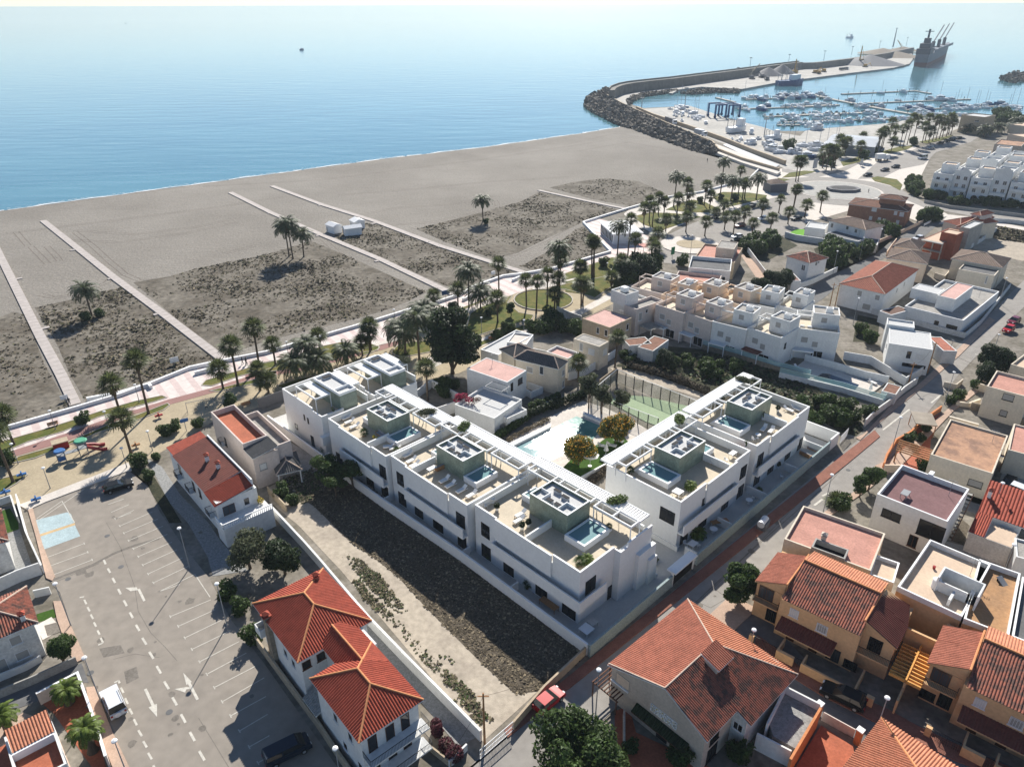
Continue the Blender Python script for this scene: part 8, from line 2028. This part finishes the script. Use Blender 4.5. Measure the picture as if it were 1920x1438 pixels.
def truck(k,x,y,x1,y1,lab,m='boat_grey'):
 a,b=P(k(x,y),1),P(k(x1,y1),1);c=(a+b)/2;L=max(7,(a-b).length);r=thing('truck',lab,'truck',(c.x,c.y,1.2 if k is M1 else.1),math.atan2(a.y-b.y,a.x-b.x));q=MB();q.box(-L/2,-1.2,1,L/2-2.6,1.2,3.4);q.build('cargo_box',m,r);q=MB();q.box(L/2-2.4,-1.2,.6,L/2,1.2,2.9);q.build('cab','cap_white',r);q=MB();q.box(L/2+.001,-1.0,1.7,L/2+.03,1.0,2.6);q.build('windscreen','car_glass',r)
 for x_ in(-L*.35,-L*.2,L*.35):
  for s_ in(-1.2,1.0):q=MB();q.tube([(x_,s_,.5),(x_,s_+.2,.5)],.5,12);q.build('wheel','tyre',r)
truck(M1,1110,1090,1030,1070,'white cabbed lorry on the breakwater road, nearer one');truck(M1,870,995,800,970,'lorry on the breakwater road, farther one','timber_grey');truck(M2,800,1210,715,1215,'white box lorry on the marina plaza','cap_white');truck(M2,480,480,412,488,'grey lorry on the far quay','timber_grey')
r=thing('waste_container','grey street waste container with a curved white lid','container',P(K4(90,90)),.9);q=MB();q.prism([(-.95,-.65),(.95,-.65),(.95,.65),(-.95,.65)],.15,1.35);q.build('bin','timber_grey',r);q=MB();q.tube([(-.97,.1,1.15),(.97,.1,1.15)],.56,16);q.build('lid','boat_white',r)
# --- playground and park furniture
A_=math.radians(37)
r=thing('playground_tower','play tower with green and blue disc roofs and two red slides','play tower',P(L1(560,960)),A_)
q=MB()
for x,y in((-3.2,-.6),(-2.0,-.6),(-3.2,.6),(-2.0,.6),(.2,-.7),(1.5,-.7),(.2,.7),(1.5,.7)):q.box(x-.06,y-.06,0,x+.06,y+.06,2.7 if x>0 else 1.9)
q.box(-2,-.5,1.1,.2,.5,1.2);q.box(-3.2,-.6,1.0,-2,.6,1.1);q.box(.2,-.7,1.3,1.5,.7,1.4);q.build('posts','steel_grey',r)
q=MB();q.cyl(.85,0,2.7,2.9,1.1,.9,16);q.build('green_roof','play_green',r);q=MB();q.cyl(-2.6,0,1.9,2.1,.95,.8,16);q.build('blue_roof','play_blue',r)
q=MB();q.box(-3.25,-.65,.2,-1.95,-.6,1.0);q.build('blue_panel','play_blue',r)
for y in(-.9,.9):
 q=MB();q.tube([(1.5,y*.5,1.45),(2.6,y,.9),(3.6,y*1.1,.35),(4.4,y*1.1,.2)],.3,8);q.build('slide','play_red',r)
r=thing('playhouse','red playhouse with a white edged roof','playhouse',P(L1(437,905)),A_);q=MB();q.box(-1.2,-.8,0,1.2,.8,1.3);q.build('wall','play_red',r);q=MB();q.box(-1.3,-.9,1.31,1.3,.9,1.45);q.build('roof','stone_cream',r)
for px,m,lab in((L1(160,1115),'play_blue','blue spring rocker beside the park path'),(L1(1130,695),'play_red','red spring rocker on the play sand'),(L1(262,1290),'play_blue','blue exercise machine at the lot corner'),(L1(45,1240),'play_blue','blue play table at the left edge'),(L1(968,905),'timber','small wooden seesaw on the play sand')):
 r=thing('play_equipment',lab,'play equipment',P(px),.6);q=MB();q.cyl(0,0,0,.45,.12);q.build('base','steel_grey',r);q=MB();q.box(-.7,-.25,.45,.7,.25,.7);q.box(-.1,-.3,.7,.1,.3,1.1);q.build('seat',m,r)
r=thing('swing_frame','thin swing frame near the pale pink house','swing',P(L1(1430,640)),A_-.2);q=MB();q.bar((-2.5,0,2.2),(2.5,0,2.2),.08)
for x in(-2.5,2.5):q.bar((x,-.7,0),(x,0,2.2),.08);q.bar((x,.7,0),(x,0,2.2),.08)
q.build('frame','steel_grey',r)
for x in(-1,1):q=MB();q.bar((x,0,.5),(x,0,2.15),.02);q.box(x-.25,-.12,.44,x+.25,.12,.5);q.build('seat','tyre',r)
for px,lab in((L1(380,755),'dark bench on the promenade by the lamp'),(L1(1750,612),'bench beside the pale pink house'),(N2(1060,860),'white stone bench by the park path'),(N2(1000,440),'bench by the ramp wall'),(L2(350,215),'bench behind the beach villas')):
 r=thing('bench',lab,'bench',P(px),A_);q=MB();q.box(-.9,-.25,.42,.9,.25,.48);q.build('seat','timber',r);q=MB();q.box(-.9,.26,.5,.9,.3,.9);q.build('backrest','timber',r)
 for x in(-.7,.7):q=MB();q.box(x-.05,-.25,0,x+.05,.25,.42);q.build('leg','steel_grey',r)
def board(px,h,w_,hh,m,lab,cat='sign',rz=A_):r=thing('sign_board',lab,cat,P(px),rz);q=MB();q.box(-w_/2,-.04,h,w_/2,.04,h+hh);q.build('panel',m,r);q=MB();q.cyl(0,.07,0,h+hh*.5,.06,n=8);q.build('post','steel_grey',r);return r
board(L1(1243,315),.5,1.8,1.2,'boat_white','white information board on the scrub');board(L1(462,575),.4,1.4,.9,'boat_white','white board by the first boardwalk');board(N2(685,585),3.2,2.4,1.2,'boat_blue','dark blue solar sign above the promenade');board(M3(875,805),1.2,1.6,2.4,'sign_green','green sign totem by the small roundabout');board(L1(1325,790),2.0,1.4,.7,'play_blue','blue basketball board on the play sand');board(N2(1068,340),.5,1.4,1.0,'boat_white','white board right of the tall palm');board(M2(585,1275),.5,2.4,3.0,'boat_grey','pale advertising panel on the plaza');board(M2(205,1300),.5,3.5,4.5,'boat_grey','large pale panel at the marina entrance')
def person(px,lab,rz=0,step=.22,top='cloth_dark'):
 me=bpy.data.meshes.new('person');p=P(px)
 V=[(0,0,.92),(0,0,1.15),(0,0,1.42),(0,0,1.52),(0,0,1.66),(0,.09,.88),(step*.5,.1,.48),(step,.1,.05),(step+.14,.1,.03),(0,-.09,.88),(-step*.4,-.1,.48),(-step,-.1,.06),(-step+.13,-.1,.03),(0,.19,1.4),(-.06,.24,1.12),(.06,.25,.88),(0,-.19,1.4),(.06,-.24,1.12),(.12,-.25,.9)]
 E_=[(0,1),(1,2),(2,3),(3,4),(0,5),(5,6),(6,7),(7,8),(0,9),(9,10),(10,11),(11,12),(2,13),(13,14),(14,15),(2,16),(16,17),(17,18)]
 me.from_pydata(V,E_,[]);me.materials.append(MATS[top]);o=bpy.data.objects.new('person',me);C.objects.link(o);o.modifiers.new('skin','SKIN');o.modifiers.new('sub','SUBSURF').levels=1
 R_=[.15,.14,.15,.06,.10,.10,.07,.05,.05,.10,.07,.05,.05,.06,.045,.035,.06,.045,.035]
 for i,d in enumerate(me.skin_vertices[0].data):d.radius=(R_[i],R_[i]);d.use_root=i==0
 o.location=(p.x,p.y,.06);o.rotation_euler=(0,0,rz);tag(o,lab,'person');q=MB();q.ball((0,0,1.70),.115,8,6);q.build('hair','cloth_dark',o)
person(L1(1722,315),'person in dark clothes walking on the promenade, left of a pair',A_);person(L1(1750,315),'person in dark clothes walking on the promenade, right of a pair',A_);person(L1(498,605),'person in dark clothes stepping off the first boardwalk',2.2);person(L2(8,275),'person in dark clothes on the promenade behind the palms',A_);person(M1(1125,1285),'tiny person in dark clothes on the far sand',1);person(M4(645,185),'person crossing beside the big roundabout',0)
# --- harbour
bk=cv(M1,365,800,380,778,440,752,520,735,650,718,850,695,1060,665,1370,622,1680,575,1861,552)+cv(M2,200,480,480,445,780,395,1000,345)
WH=height_at(M1(850,695),M1(0,622)[1])
q=MB();q.wallpath([P(p)for p in bk[:10]],4.5,-.5,WH);q.wallpath([P(p)+Vector((-2,2.4,0))for p in bk[:10]],1.0,WH,WH+1.3)
tag(q.build('breakwater_wall','breakwater_concrete'),'tall curved concrete breakwater wall near the harbour mouth road','wall')
q=MB();q.wallpath([P(p)for p in bk[9:]],5,-.5,WH*.9);tag(q.build('breakwater_wall','breakwater_concrete'),'straight outer breakwater wall towards the cargo ship','wall')
ground('harbour_quay',cv(M1,380,795,440,755,650,722,850,700,1060,668,1370,626,1680,580,1861,556)+cv(M2,480,450,780,400,1000,350,1010,400,985,436,850,470,500,512,80,565,0,575)+cv(M1,1650,662,1400,708,1080,690,900,712,850,742,820,738,860,715,640,735,520,775,480,800,500,850,560,880,440,840),.5,'quay_concrete',1.6)
ground('breakwater_road',cv(M1,340,770,370,800,440,835,560,885,830,985,1160,1130,1480,1250,1710,1362,1680,1380,1400,1290,1190,1210,1150,1150,820,1010,540,895,400,840,330,790),1.2,'pavement_pale',1.4)
ground('boatyard',cv(M1,590,868,990,842,1300,942,1560,1008,1700,1055,1861,1080)+cv(M2,130,985,280,966,560,946,860,918,1010,880,1300,875,1420,880,1400,960,1250,1020,1000,1100,700,1190,420,1270,200,1310,0,1300)+cv(M1,1720,1330,1480,1230,1170,1110,880,1000,680,920),.04,'quay_concrete')
ground('marina_car_park',cv(M2,720,1240,900,1180,1100,1110,1400,1020,1560,1030,1480,1080,1200,1160,1100,1260,900,1300,760,1370,560,1380),.045,'asphalt_road')
ground('marina_road',cv(M2,-60,1290,200,1330,420,1290,640,1210,620,1230,440,1320,200,1370,-60,1320),.045,'asphalt_road')
ground('boatyard_ramp',cv(M1,1250,1150,1500,1270,1660,1330,1700,1310,1480,1220,1280,1140),.3,'boat_grey')
q=MB();q.wallpath([P(p)for p in cv(M1,565,870,700,930,1000,1030,1250,1120,1480,1215,1740,1310)],1.2,0,2.2);tag(q.build('breakwater_wall','stone_cream'),'low wall between the boatyard and the breakwater road','wall')
q=MB();q.wallpath([P(p)for p in cv(M1,330,775,440,838,560,895,830,1015,1165,1155,1210,1215,1400,1290,1690,1375)],.8,0,2.4);tag(q.build('breakwater_wall','stone_cream'),'low wall between the breakwater road and the rocks','wall')
def rocks(name,polys,n,s0,s1,seed,m='rock',zf=None):
 q=MB();rg=random.Random(seed)
 for poly_px,nn,z0,z1 in polys:
  poly=[(P(p).x,P(p).y)for p in poly_px];xs,ys=[p[0]for p in poly],[p[1]for p in poly];c=0;t=0
  while c<nn and t<nn*40:
   t+=1;x,y=rg.uniform(min(xs),max(xs)),rg.uniform(min(ys),max(ys))
   if not inpoly(x,y,poly):continue
   c+=1;s_=rg.uniform(s0,s1);z=rg.uniform(z0,z1);R_=Matrix.Rotation(rg.uniform(0,6),3,(rg.random(),rg.random(),rg.random()))
   k=len(q.v)
   for v_ in((-1,-.8,-.6),(1,-.9,-.7),(.9,1,-.6),(-.8,.9,-.7),(-.7,-.6,.7),(.8,-.7,.6),(.6,.8,.8),(-.9,.7,.6)):
    w_=R_@(Vector(v_)*s_*rg.uniform(.8,1.15));q.v.append((x+w_.x,y+w_.y,z+w_.z))
   q.f+=[(k,k+3,k+2,k+1),(k+4,k+5,k+6,k+7),(k,k+1,k+5,k+4),(k+1,k+2,k+6,k+5),(k+2,k+3,k+7,k+6),(k+3,k,k+4,k+7)];q.m+=[0]*6
 tag(q.build(name,m),None,None,kind='stuff')
rocks('breakwater_rocks',[(cv(M1,145,835,230,895,450,1000,700,1090,960,1185,1130,1230,1000,1170,700,1060,450,950,300,880,200,830),900,-.8,.6),(cv(M1,170,815,300,875,450,945,700,1055,960,1165,1190,1235,1195,1190,1150,1150,830,1020,560,900,320,790,240,760),1900,.2,2.0),(cv(M1,150,825,170,780,250,740,340,705,360,770,320,790),350,-.6,2.0),(cv(M1,480,800,520,770,640,738,880,712,900,725,640,760,530,800,510,850),420,-.8,.3),(cv(M1,900,735,1080,705,1380,712,1370,735,1200,730,1000,745),300,-.8,.3),(cv(M2,1700,560,1850,515,2100,505,2100,560,1830,590),420,-.5,2.5)],0,.7,1.5,5)
rocks('breakwater_armour',[([(p[0],p[1]-1.5)for p in bk[:10]]+[(p[0]-2,p[1]-6)for p in bk[:10]][::-1],500,.5,4)],0,1.2,2.2,6,'rock_pale')
PON=[cv(M2,430,678,1030,652,1158,674),cv(M2,640,752,1480,720),cv(M2,950,806,1840,772),cv(M2,140,672,360,722,720,792,1130,862),cv(M2,-40,705,215,690),cv(M2,-40,788,400,765),cv(M2,-40,852,560,832,760,826),cv(M2,-40,908,500,888,950,878),cv(M1,1200,770,1345,805),cv(M1,1430,785,1820,770),cv(M1,1370,860,1820,845),cv(M1,1580,920,1820,912),cv(M1,1680,985,1861,985),cv(M2,1100,860,1420,850)]
PN=['outermost floating pontoon with a bent end','second floating pontoon from the harbour mouth','third floating pontoon with a long row of boats','long diagonal main pontoon crossing the marina','short pontoon left of the main pontoon','pontoon left of the main pontoon, second row','pontoon left of the main pontoon, third row','pontoon nearest the quay','short stub pontoon by the boatyard','pontoon with the dark motor yachts','pontoon with two white motor yachts','pontoon in front of the fishing boat','shortest pontoon at the quay corner','pontoon beside the beige block']
for p,n_ in zip(PON,PN):
 q=MB();q.wallpath([P(x)for x in p],2.6 if 'main' not in n_ else 4.5,-1.0,-.35);r=tag(rehome(q.build('pontoon','quay_concrete'),P(p[0])),n_,'pontoon')
 q=MB()
 for a,b in zip(p,p[1:]):
  a,b=P(a),P(b);n=max(2,int((b-a).length/12))
  for i in range(n):c=a.lerp(b,(i+.5)/n)-P(p[0]);q.cyl(c.x,c.y,-1,1.6,.22,n=6)
 q.build('mooring_piles','frame_dark',r)
def hull(q,L,B,D,z0=-.9,n=7,fl=.75):
 rows=[]
 for i in range(n+1):
  t=i/n;w_=B/2*(1-max(0,(t-.45)/.55)**2.2)*(.85 if t<.01 else 1);sh=D*(1+.25*t*t);x=-L/2+L*t
  rows.append([(x,-w_,z0+sh),(x*(.97 if t>.9 else 1),-w_*fl,z0),(x*(.97 if t>.9 else 1),w_*fl,z0),(x,w_,z0+sh)])
 for a,b in zip(rows,rows[1:]):
  for j in range(3):q.poly([a[j],b[j],b[j+1],a[j+1]])
  q.poly([(a[0][0],a[0][1]*.93,a[0][2]-.12),(b[0][0],b[0][1]*.93,b[0][2]-.12),(b[3][0],b[3][1]*.93,b[3][2]-.12),(a[3][0],a[3][1]*.93,a[3][2]-.12)])
 q.poly(rows[0])
def mkboat(key,L,B,D,kind,m='boat_white',name='boat'):
 r=thing(name,'x','boat');q=MB();hull(q,L,B,D);q.build('hull',m,r)
 if kind=='sail':
  q=MB();q.box(-L*.2,-B*.25,D-.95,L*.18,B*.25,D-.45);q.build('cabin','boat_white',r);q=MB();q.tube([(L*.05,0,D-1),(L*.05,0,L*1.35)],.11,5);q.bar((L*.05,0,D+.3),(-L*.35,0,D+.3),.1);q.build('mast','boat_grey',r)
 elif kind=='small':
  q=MB();q.box(-L*.1,-B*.22,D-.95,L*.12,B*.22,D-.1);q.build('console','boat_grey',r)
 elif kind=='fish':
  q=MB();q.box(L*.05,-B*.33,D-.9,L*.28,B*.33,D+2.4);q.build('wheelhouse','boat_white',r);q=MB();q.tube([(-.1*L,0,D-1),(-.1*L,0,D+L*.45)],.12,6);q.bar((-.1*L,0,D+L*.3),(-.42*L,0,D+1),.1);q.bar((-.4*L,-B*.4,D+2.6),(-.4*L,B*.4,D+2.6),.2)
  for s_ in(-1,1):q.bar((-.4*L,s_*B*.4,D-1),(-.4*L,s_*B*.4,D+2.6),.2)
  q.build('mast','steel_grey',r)
 else:
  q=MB();q.box(-L*.28,-B*.34,D-.95,L*.16,B*.34,D+.35);q.box(-L*.2,-B*.3,D+.8,L*.02,B*.3,D+.95);q.build('cabin','boat_white',r);q=MB();q.box(-L*.26,-B*.345,D-.25,L*.165,B*.345,D+.12);q.build('window','pane_dark',r)
 PROTO[key]=[r,False]
mkboat('motor',9,3.1,1.6,'motor');mkboat('motorb',11,3.5,1.8,'motor','boat_blue');mkboat('sailb',9,2.8,1.4,'sail');mkboat('smallb',5.5,2.1,1.1,'small');mkboat('smallg',5,2,1.0,'small','boat_teal');mkboat('fish',17,5.5,3.0,'fish','boat_blue','fishing_boat');mkboat('fishw',12,4.2,2.2,'fish','boat_white','fishing_boat')
rg=random.Random(77)
BD={0:(.08,'motor sailb smallb'),1:(.10,'sailb motor'),2:(.85,'sailb motor smallb motorb sailb'),3:(.25,'smallb smallg motor'),4:(.7,'motorb motor'),5:(.6,'motor smallb sailb'),6:(.85,'smallb smallg motor sailb'),7:(.95,'smallb smallg smallb sailb motor'),9:(.6,'motorb motor sailb'),10:(.6,'motor sailb motorb'),11:(.8,'smallb motor smallg'),12:(.8,'smallb smallg'),13:(.9,'smallb sailb motor')}
for i,(dens,kinds)in BD.items():
 p=PON[i];kinds=kinds.split()
 for a,b in zip(p,p[1:]):
  a,b=P(a),P(b);d=(b-a).normalized();nn=Vector((-d.y,d.x,0));L=(b-a).length;s_=3
  while s_<L-2:
   for sg in(-1,1):
    if rg.random()<dens:
     kk=rg.choice(kinds);l_={'motor':5.2,'motorb':6.2,'sailb':5.4}.get(kk,3.6);c=a+d*s_+nn*sg*(l_+1.5)
     place(kk,(c.x,c.y,-.15),'boat at the '+PN[i],'boats at the '+PN[i],math.atan2(nn.y*sg,nn.x*sg)+math.pi*rg.choice((0,1))+rg.uniform(-.06,.06),rg.uniform(.85,1.1),'boat')
   s_+=rg.uniform(4.3,6.2)if dens>.5 else rg.uniform(6,11)
def boat(key,px,rz,lab,s_=1.0,z=-.15,cat='boat'):p=P(px);return place(key,(p.x,p.y,z),lab,None,rz,s_,cat)
boat('fish',M1(1770,670),.25,'large dark trawler moored at the inner quay',1.5,.3,'fishing boat');boat('fish',M2(20,600),.3,'dark trawler with a tall mast beside the first',1.5,.3,'fishing boat');boat('motor',M2(1240,728),.05,'white motor yacht alone on the second pontoon',1.5);boat('fishw',M2(495,222),0,'small blue and white boat out beyond the breakwater',1.4,0,'fishing boat');boat('motorb',N5(988,163),1.2,'small dark boat far out on the open sea',1.0);boat('smallg',N5(411,77),0,'tiny boat near the horizon at the left',1.4)
boat('fishw',M1(1360,1050),.6,'old fishing boat propped up on the boatyard',1.35,1.6,'fishing boat');boat('motor',M1(1475,1062),1.2,'white motor boat behind the propped fishing boat',.9,1.2);boat('fishw',M1(1650,1105),.3,'small fishing boat with green nets at the yard edge',.9,1.0,'fishing boat');boat('motorb',M2(150,1210),-.2,'boat under a bright blue cover beside the road',.9,1.0);boat('motor',M2(230,975),.6,'large white motor yacht ashore at the quay',1.3,1.2);boat('motor',M2(160,960),.8,'grey white yacht ashore left of the large one',1.1,1.2)
for k,(pts,n,lab)in enumerate(((cv(M1,770,910,830,860,960,850,1020,900,990,970,880,980),16,'white boat ashore in the left boatyard cluster'),(cv(M1,1010,930,1100,930,1200,960,1180,990,1030,1000),5,'boat ashore beside the travel lifts'),(cv(M1,1300,1110,1500,1100,1760,1180,1861,1230,1700,1240,1480,1170),16,'boat ashore in the crowded yard by the road'),(cv(M2,0,1090,260,1110,300,1170,120,1180,0,1150),9,'boat ashore in front of the grey shed'),(cv(M2,300,1100,680,1040,700,1080,460,1160),9,'boat ashore behind the marina palms'),(cv(M2,1650,830,1900,800,1920,840,1700,860),12,'boat near the far right moorings'))):
 for x,y,s_ in scatter(pts,n,.7,1.1,300+k,False):place(rg.choice(('motor','smallb','sailb','smallb')),(x,y,.9 if k<5 else 0),lab,'boats ashore, cluster of the '+lab.split(' ashore ')[-1],rg.uniform(0,6.28),s_,'boat')
b=Bld('boat_shed','long low grey boat shed behind the marina palms','shed',M2(300,1080),M2(700,1110),M2(330,1000),5)
q=MB();q.box(0,0,0,b.lu,b.lv,4.5);q.build('wall','steel_grey',b.root);q=MB();q.poly([(-.3,-.3,4.5),(b.lu+.3,-.3,4.5),(b.lu+.3,b.lv/2,6),(-.3,b.lv/2,6)]);q.poly([(-.3,b.lv+.3,4.5),(b.lu+.3,b.lv+.3,4.5),(b.lu+.3,b.lv/2,6),(-.3,b.lv/2,6)]);q.build('roof','boat_grey',b.root)
for px0,px1,lab in((M1(1130,925),M1(1185,940),'blue grey travel lift gantry, left one'),(M1(1237,918),M1(1290,935),'blue grey travel lift gantry, right one')):
 a,b_=P(px0),P(px1);L=(b_-a).length;hg=height_at(px0,M1(0,815)[1]);r=thing('travel_lift',lab,'crane',a,math.atan2(b_.y-a.y,b_.x-a.x));q=MB()
 for x in(0,L):
  for y in(0,8):q.box(x-.5,y-.5,0,x+.5,y+.5,hg)
  q.box(x-.5,.5,hg-1,x+.5,7.5,hg)
 q.box(.5,7.5,hg-1,L-.5,8.5,hg);q.build('gantry','boat_blue',r)
 for x in(0,L):
  for y in(0,8):q=MB();q.tube([(x-.4,y,.9),(x+.4,y,.9)],.9,10);q.build('wheel','tyre',r)
def mast(k,x,y,t,lab,m='steel_grey',w_=.35,arm=None):
 p=P(k(x,y));h=height_at(k(x,y),k(0,t)[1]);r=thing('lighting_mast' if not arm else 'harbour_crane',lab,'lighting mast' if not arm else 'crane',p);q=MB();q.tube([(0,0,0),(0,0,h)],[w_,w_*.5],6)
 if not arm:q.box(-1.5,-.3,h-.8,1.5,.3,h)
 q.build('mast',m,r)
 if arm:
  e=P(k(arm[0],arm[1]),0);he=height_at(k(arm[0],y),k(0,arm[1])[1]);ex=P(k(arm[0],y))-p;q=MB();q.bar((0,0,h*.3),(ex.x,ex.y,he),.9);q.bar((0,0,h),(ex.x,ex.y,he),.25);q.build('jib',m,r);q=MB();q.box(-3,-2,.5,3,2,4);q.build('cab',m,r)
for a in((M1,1460,560,458,'lighting mast on the wall left of the mobile crane'),(M1,1362,615,535,'lighting mast near the start of the quay'),(M1,1768,512,432,'lighting mast right of the gravel heaps'),(M2,280,412,330,'lighting mast on the straight outer wall'),(M2,508,365,295,'lighting mast left of the yellow crane'),(M2,735,312,250,'lighting mast behind the long heap'),(M2,955,292,222,'lighting mast left of the ship'),(M1,945,870,695,'lamp post on the left of the boatyard'),(M1,1330,930,830,'lamp post beside the travel lifts'),(M1,1575,1090,940,'lamp post in the middle of the boatyard'),(M1,605,860,775,'lamp post at the curve of the road')):mast(*a)
mast(M2,848,300,145,'tall lattice tower mast at the quay end',w_=1.2);mast(M1,1452,612,575,'mobile crane with a raised telescopic jib','stone_cream',arm=(1530,508));mast(M1,1815,590,470,'yellow tower crane on the quay beside the trawlers','crane_yellow',.8,(1835,560));mast(M2,568,450,290,'yellow harbour crane near the gravel heap','crane_yellow',1.0,(600,400));mast(M2,930,330,300,'conveyor arm reaching towards the ship','crane_yellow',.6,(868,243));mast(M2,45,505,400,'dark crane behind the trawlers','timber_grey',.8,(30,470))
for px,w_,h_,m,lab in((M1(1605,600),17,8,'timber_grey','grey gravel heap left of its twin'),(M1(1715,585),16,9,'timber_grey','grey gravel heap right of its twin'),(M2(650,440),42,11,'timber_grey','big grey gravel heap on the far quay'),(M2(760,350),36,7,'stone_wall','brown gravel heap behind the big grey one'),(M2(880,380),34,7,'stone_wall','pale heap near the ship'),(M2(930,330),26,6,'stone_wall','small brown heap beside the ship bow')):
 r=thing('gravel_heap',lab,'gravel heap',P(px,.5));q=MB();q.cyl(0,0,0,h_,w_,1,18);q.build('heap',m,r)
S0,S1=P(M2(1068,452),0),P(M2(1288,345),0);Ls=(S1-S0).length;r=thing('cargo_ship','large dark blue bulk carrier with raised cranes moored at the quay end','ship',S0,math.atan2(S1.y-S0.y,S1.x-S0.x));Bm=(P(M2(1160,450))-P(M2(975,450))).length*.62
Hs=height_at(M2(1160,445),M2(0,300)[1])*.62
q=MB();hull(q,Ls,Bm,Hs*.35,-1,12,.95);o=q.build('lower_hull','ship_red',r);o.location=(Ls/2,0,0);q=MB();hull(q,Ls,Bm*1.01,Hs*.75,-1+Hs*.34,12,1.0);o=q.build('hull','ship_grey',r);o.location=(Ls/2,0,0)
q=MB();q.box(0,-Bm*.46,Hs,Ls*.13,Bm*.46,Hs*1.5);q.box(.02*Ls,-Bm*.35,Hs*1.5,Ls*.11,Bm*.35,Hs*1.95);q.box(.05*Ls,-Bm*.2,Hs*1.95,Ls*.09,Bm*.2,Hs*2.4);q.build('superstructure','ship_blue',r)
q=MB();q.tube([(.07*Ls,0,Hs*2.4),(.07*Ls,0,Hs*3.2)],1.2,6);q.bar((.07*Ls,-5,Hs*3),(.07*Ls,5,Hs*3),.8);q.build('mast','ship_blue',r)
for i in range(3):
 x=Ls*(.30+.22*i);q=MB();q.tube([(x,0,Hs),(x,0,Hs*1.9)],2.2,8);q.bar((x,0,Hs*1.9),(x+Ls*.26,0,Hs*3.3),1.3);q.build('deck_crane','ship_blue',r)
 q=MB();q.box(x+Ls*.03,-Bm*.32,Hs*.98,x+Ls*.15,Bm*.32,Hs*1.15);q.build('hatch_cover','ship_grey',r)
q=MB();q.box(Ls*.16,-Bm*.49,Hs*1.0,Ls*.9,-Bm*.45,Hs*1.25);q.build('bulwark','ship_grey',r)
for n_,(k,pts)in enumerate(((M1,(1480,630,1560,620,1600,640)),(M2,(210,515,280,505,240,520)),(M2,(620,465,760,450,800,440)))):
 for j in range(0,len(pts),2):
  r=thing('quay_machine',('excavator on the inner quay beside the heaps','orange digger on the far quay','loader near the far quay edge')[n_],'machine',P(k(pts[j],pts[j+1]),.5),j);r['group']=('excavators by the heaps','diggers on the far quay','loaders at the quay edge')[n_]
  q=MB();q.box(-3,-1.5,.3,3,1.5,1.3);q.build('tracks','frame_dark',r);q=MB();q.box(-2,-1.3,1.31,1.5,1.3,3.6);q.build('cab','crane_yellow' if n_ else 'timber_grey',r);q=MB();q.bar((1.5,0,2),(5,0,5),.5);q.bar((5,0,5),(7,0,1.5),.5);q.build('arm','crane_yellow' if n_ else 'timber_grey',r)
# --- haze
hz=MB();hz.box(-4000,-400,-4,6000,4200,78)
m=bpy.data.materials.new('haze_air');m.use_nodes=True
n_=m.node_tree.nodes;n_.remove(n_['Principled BSDF'])
vp=n_.new('ShaderNodeVolumePrincipled');vp.inputs['Color'].default_value=(0.62,0.71,0.80,1);vp.inputs['Density'].default_value=0.00013;vp.inputs['Anisotropy'].default_value=0.2
m.node_tree.links.new(vp.outputs[0],n_['Material Output'].inputs['Volume']);MATS['haze_air']=m
o=hz.build('haze','haze_air');o['kind']='stuff'
S.cycles.volume_max_steps=64
from collections import defaultdict
D_=defaultdict(list)
for o in C.objects:
 if o.parent is None and 'label' in o.keys():D_[o['label']].append(o)
Mi=M.inverted()
def vx(o):p=Mi@o.location;return p.x/-p.z
sfx=lambda n:'th' if 10<n%100<14 else{1:'st',2:'nd',3:'rd'}.get(n%10,'th')
for lab,os_ in D_.items():
 if len(os_)>1:
  os_.sort(key=vx)
  for k,o in enumerate(os_):o['label']=lab+(', leftmost' if k==0 else ', rightmost' if k==len(os_)-1 else ', %d%s from the left'%(k+1,sfx(k+1)))
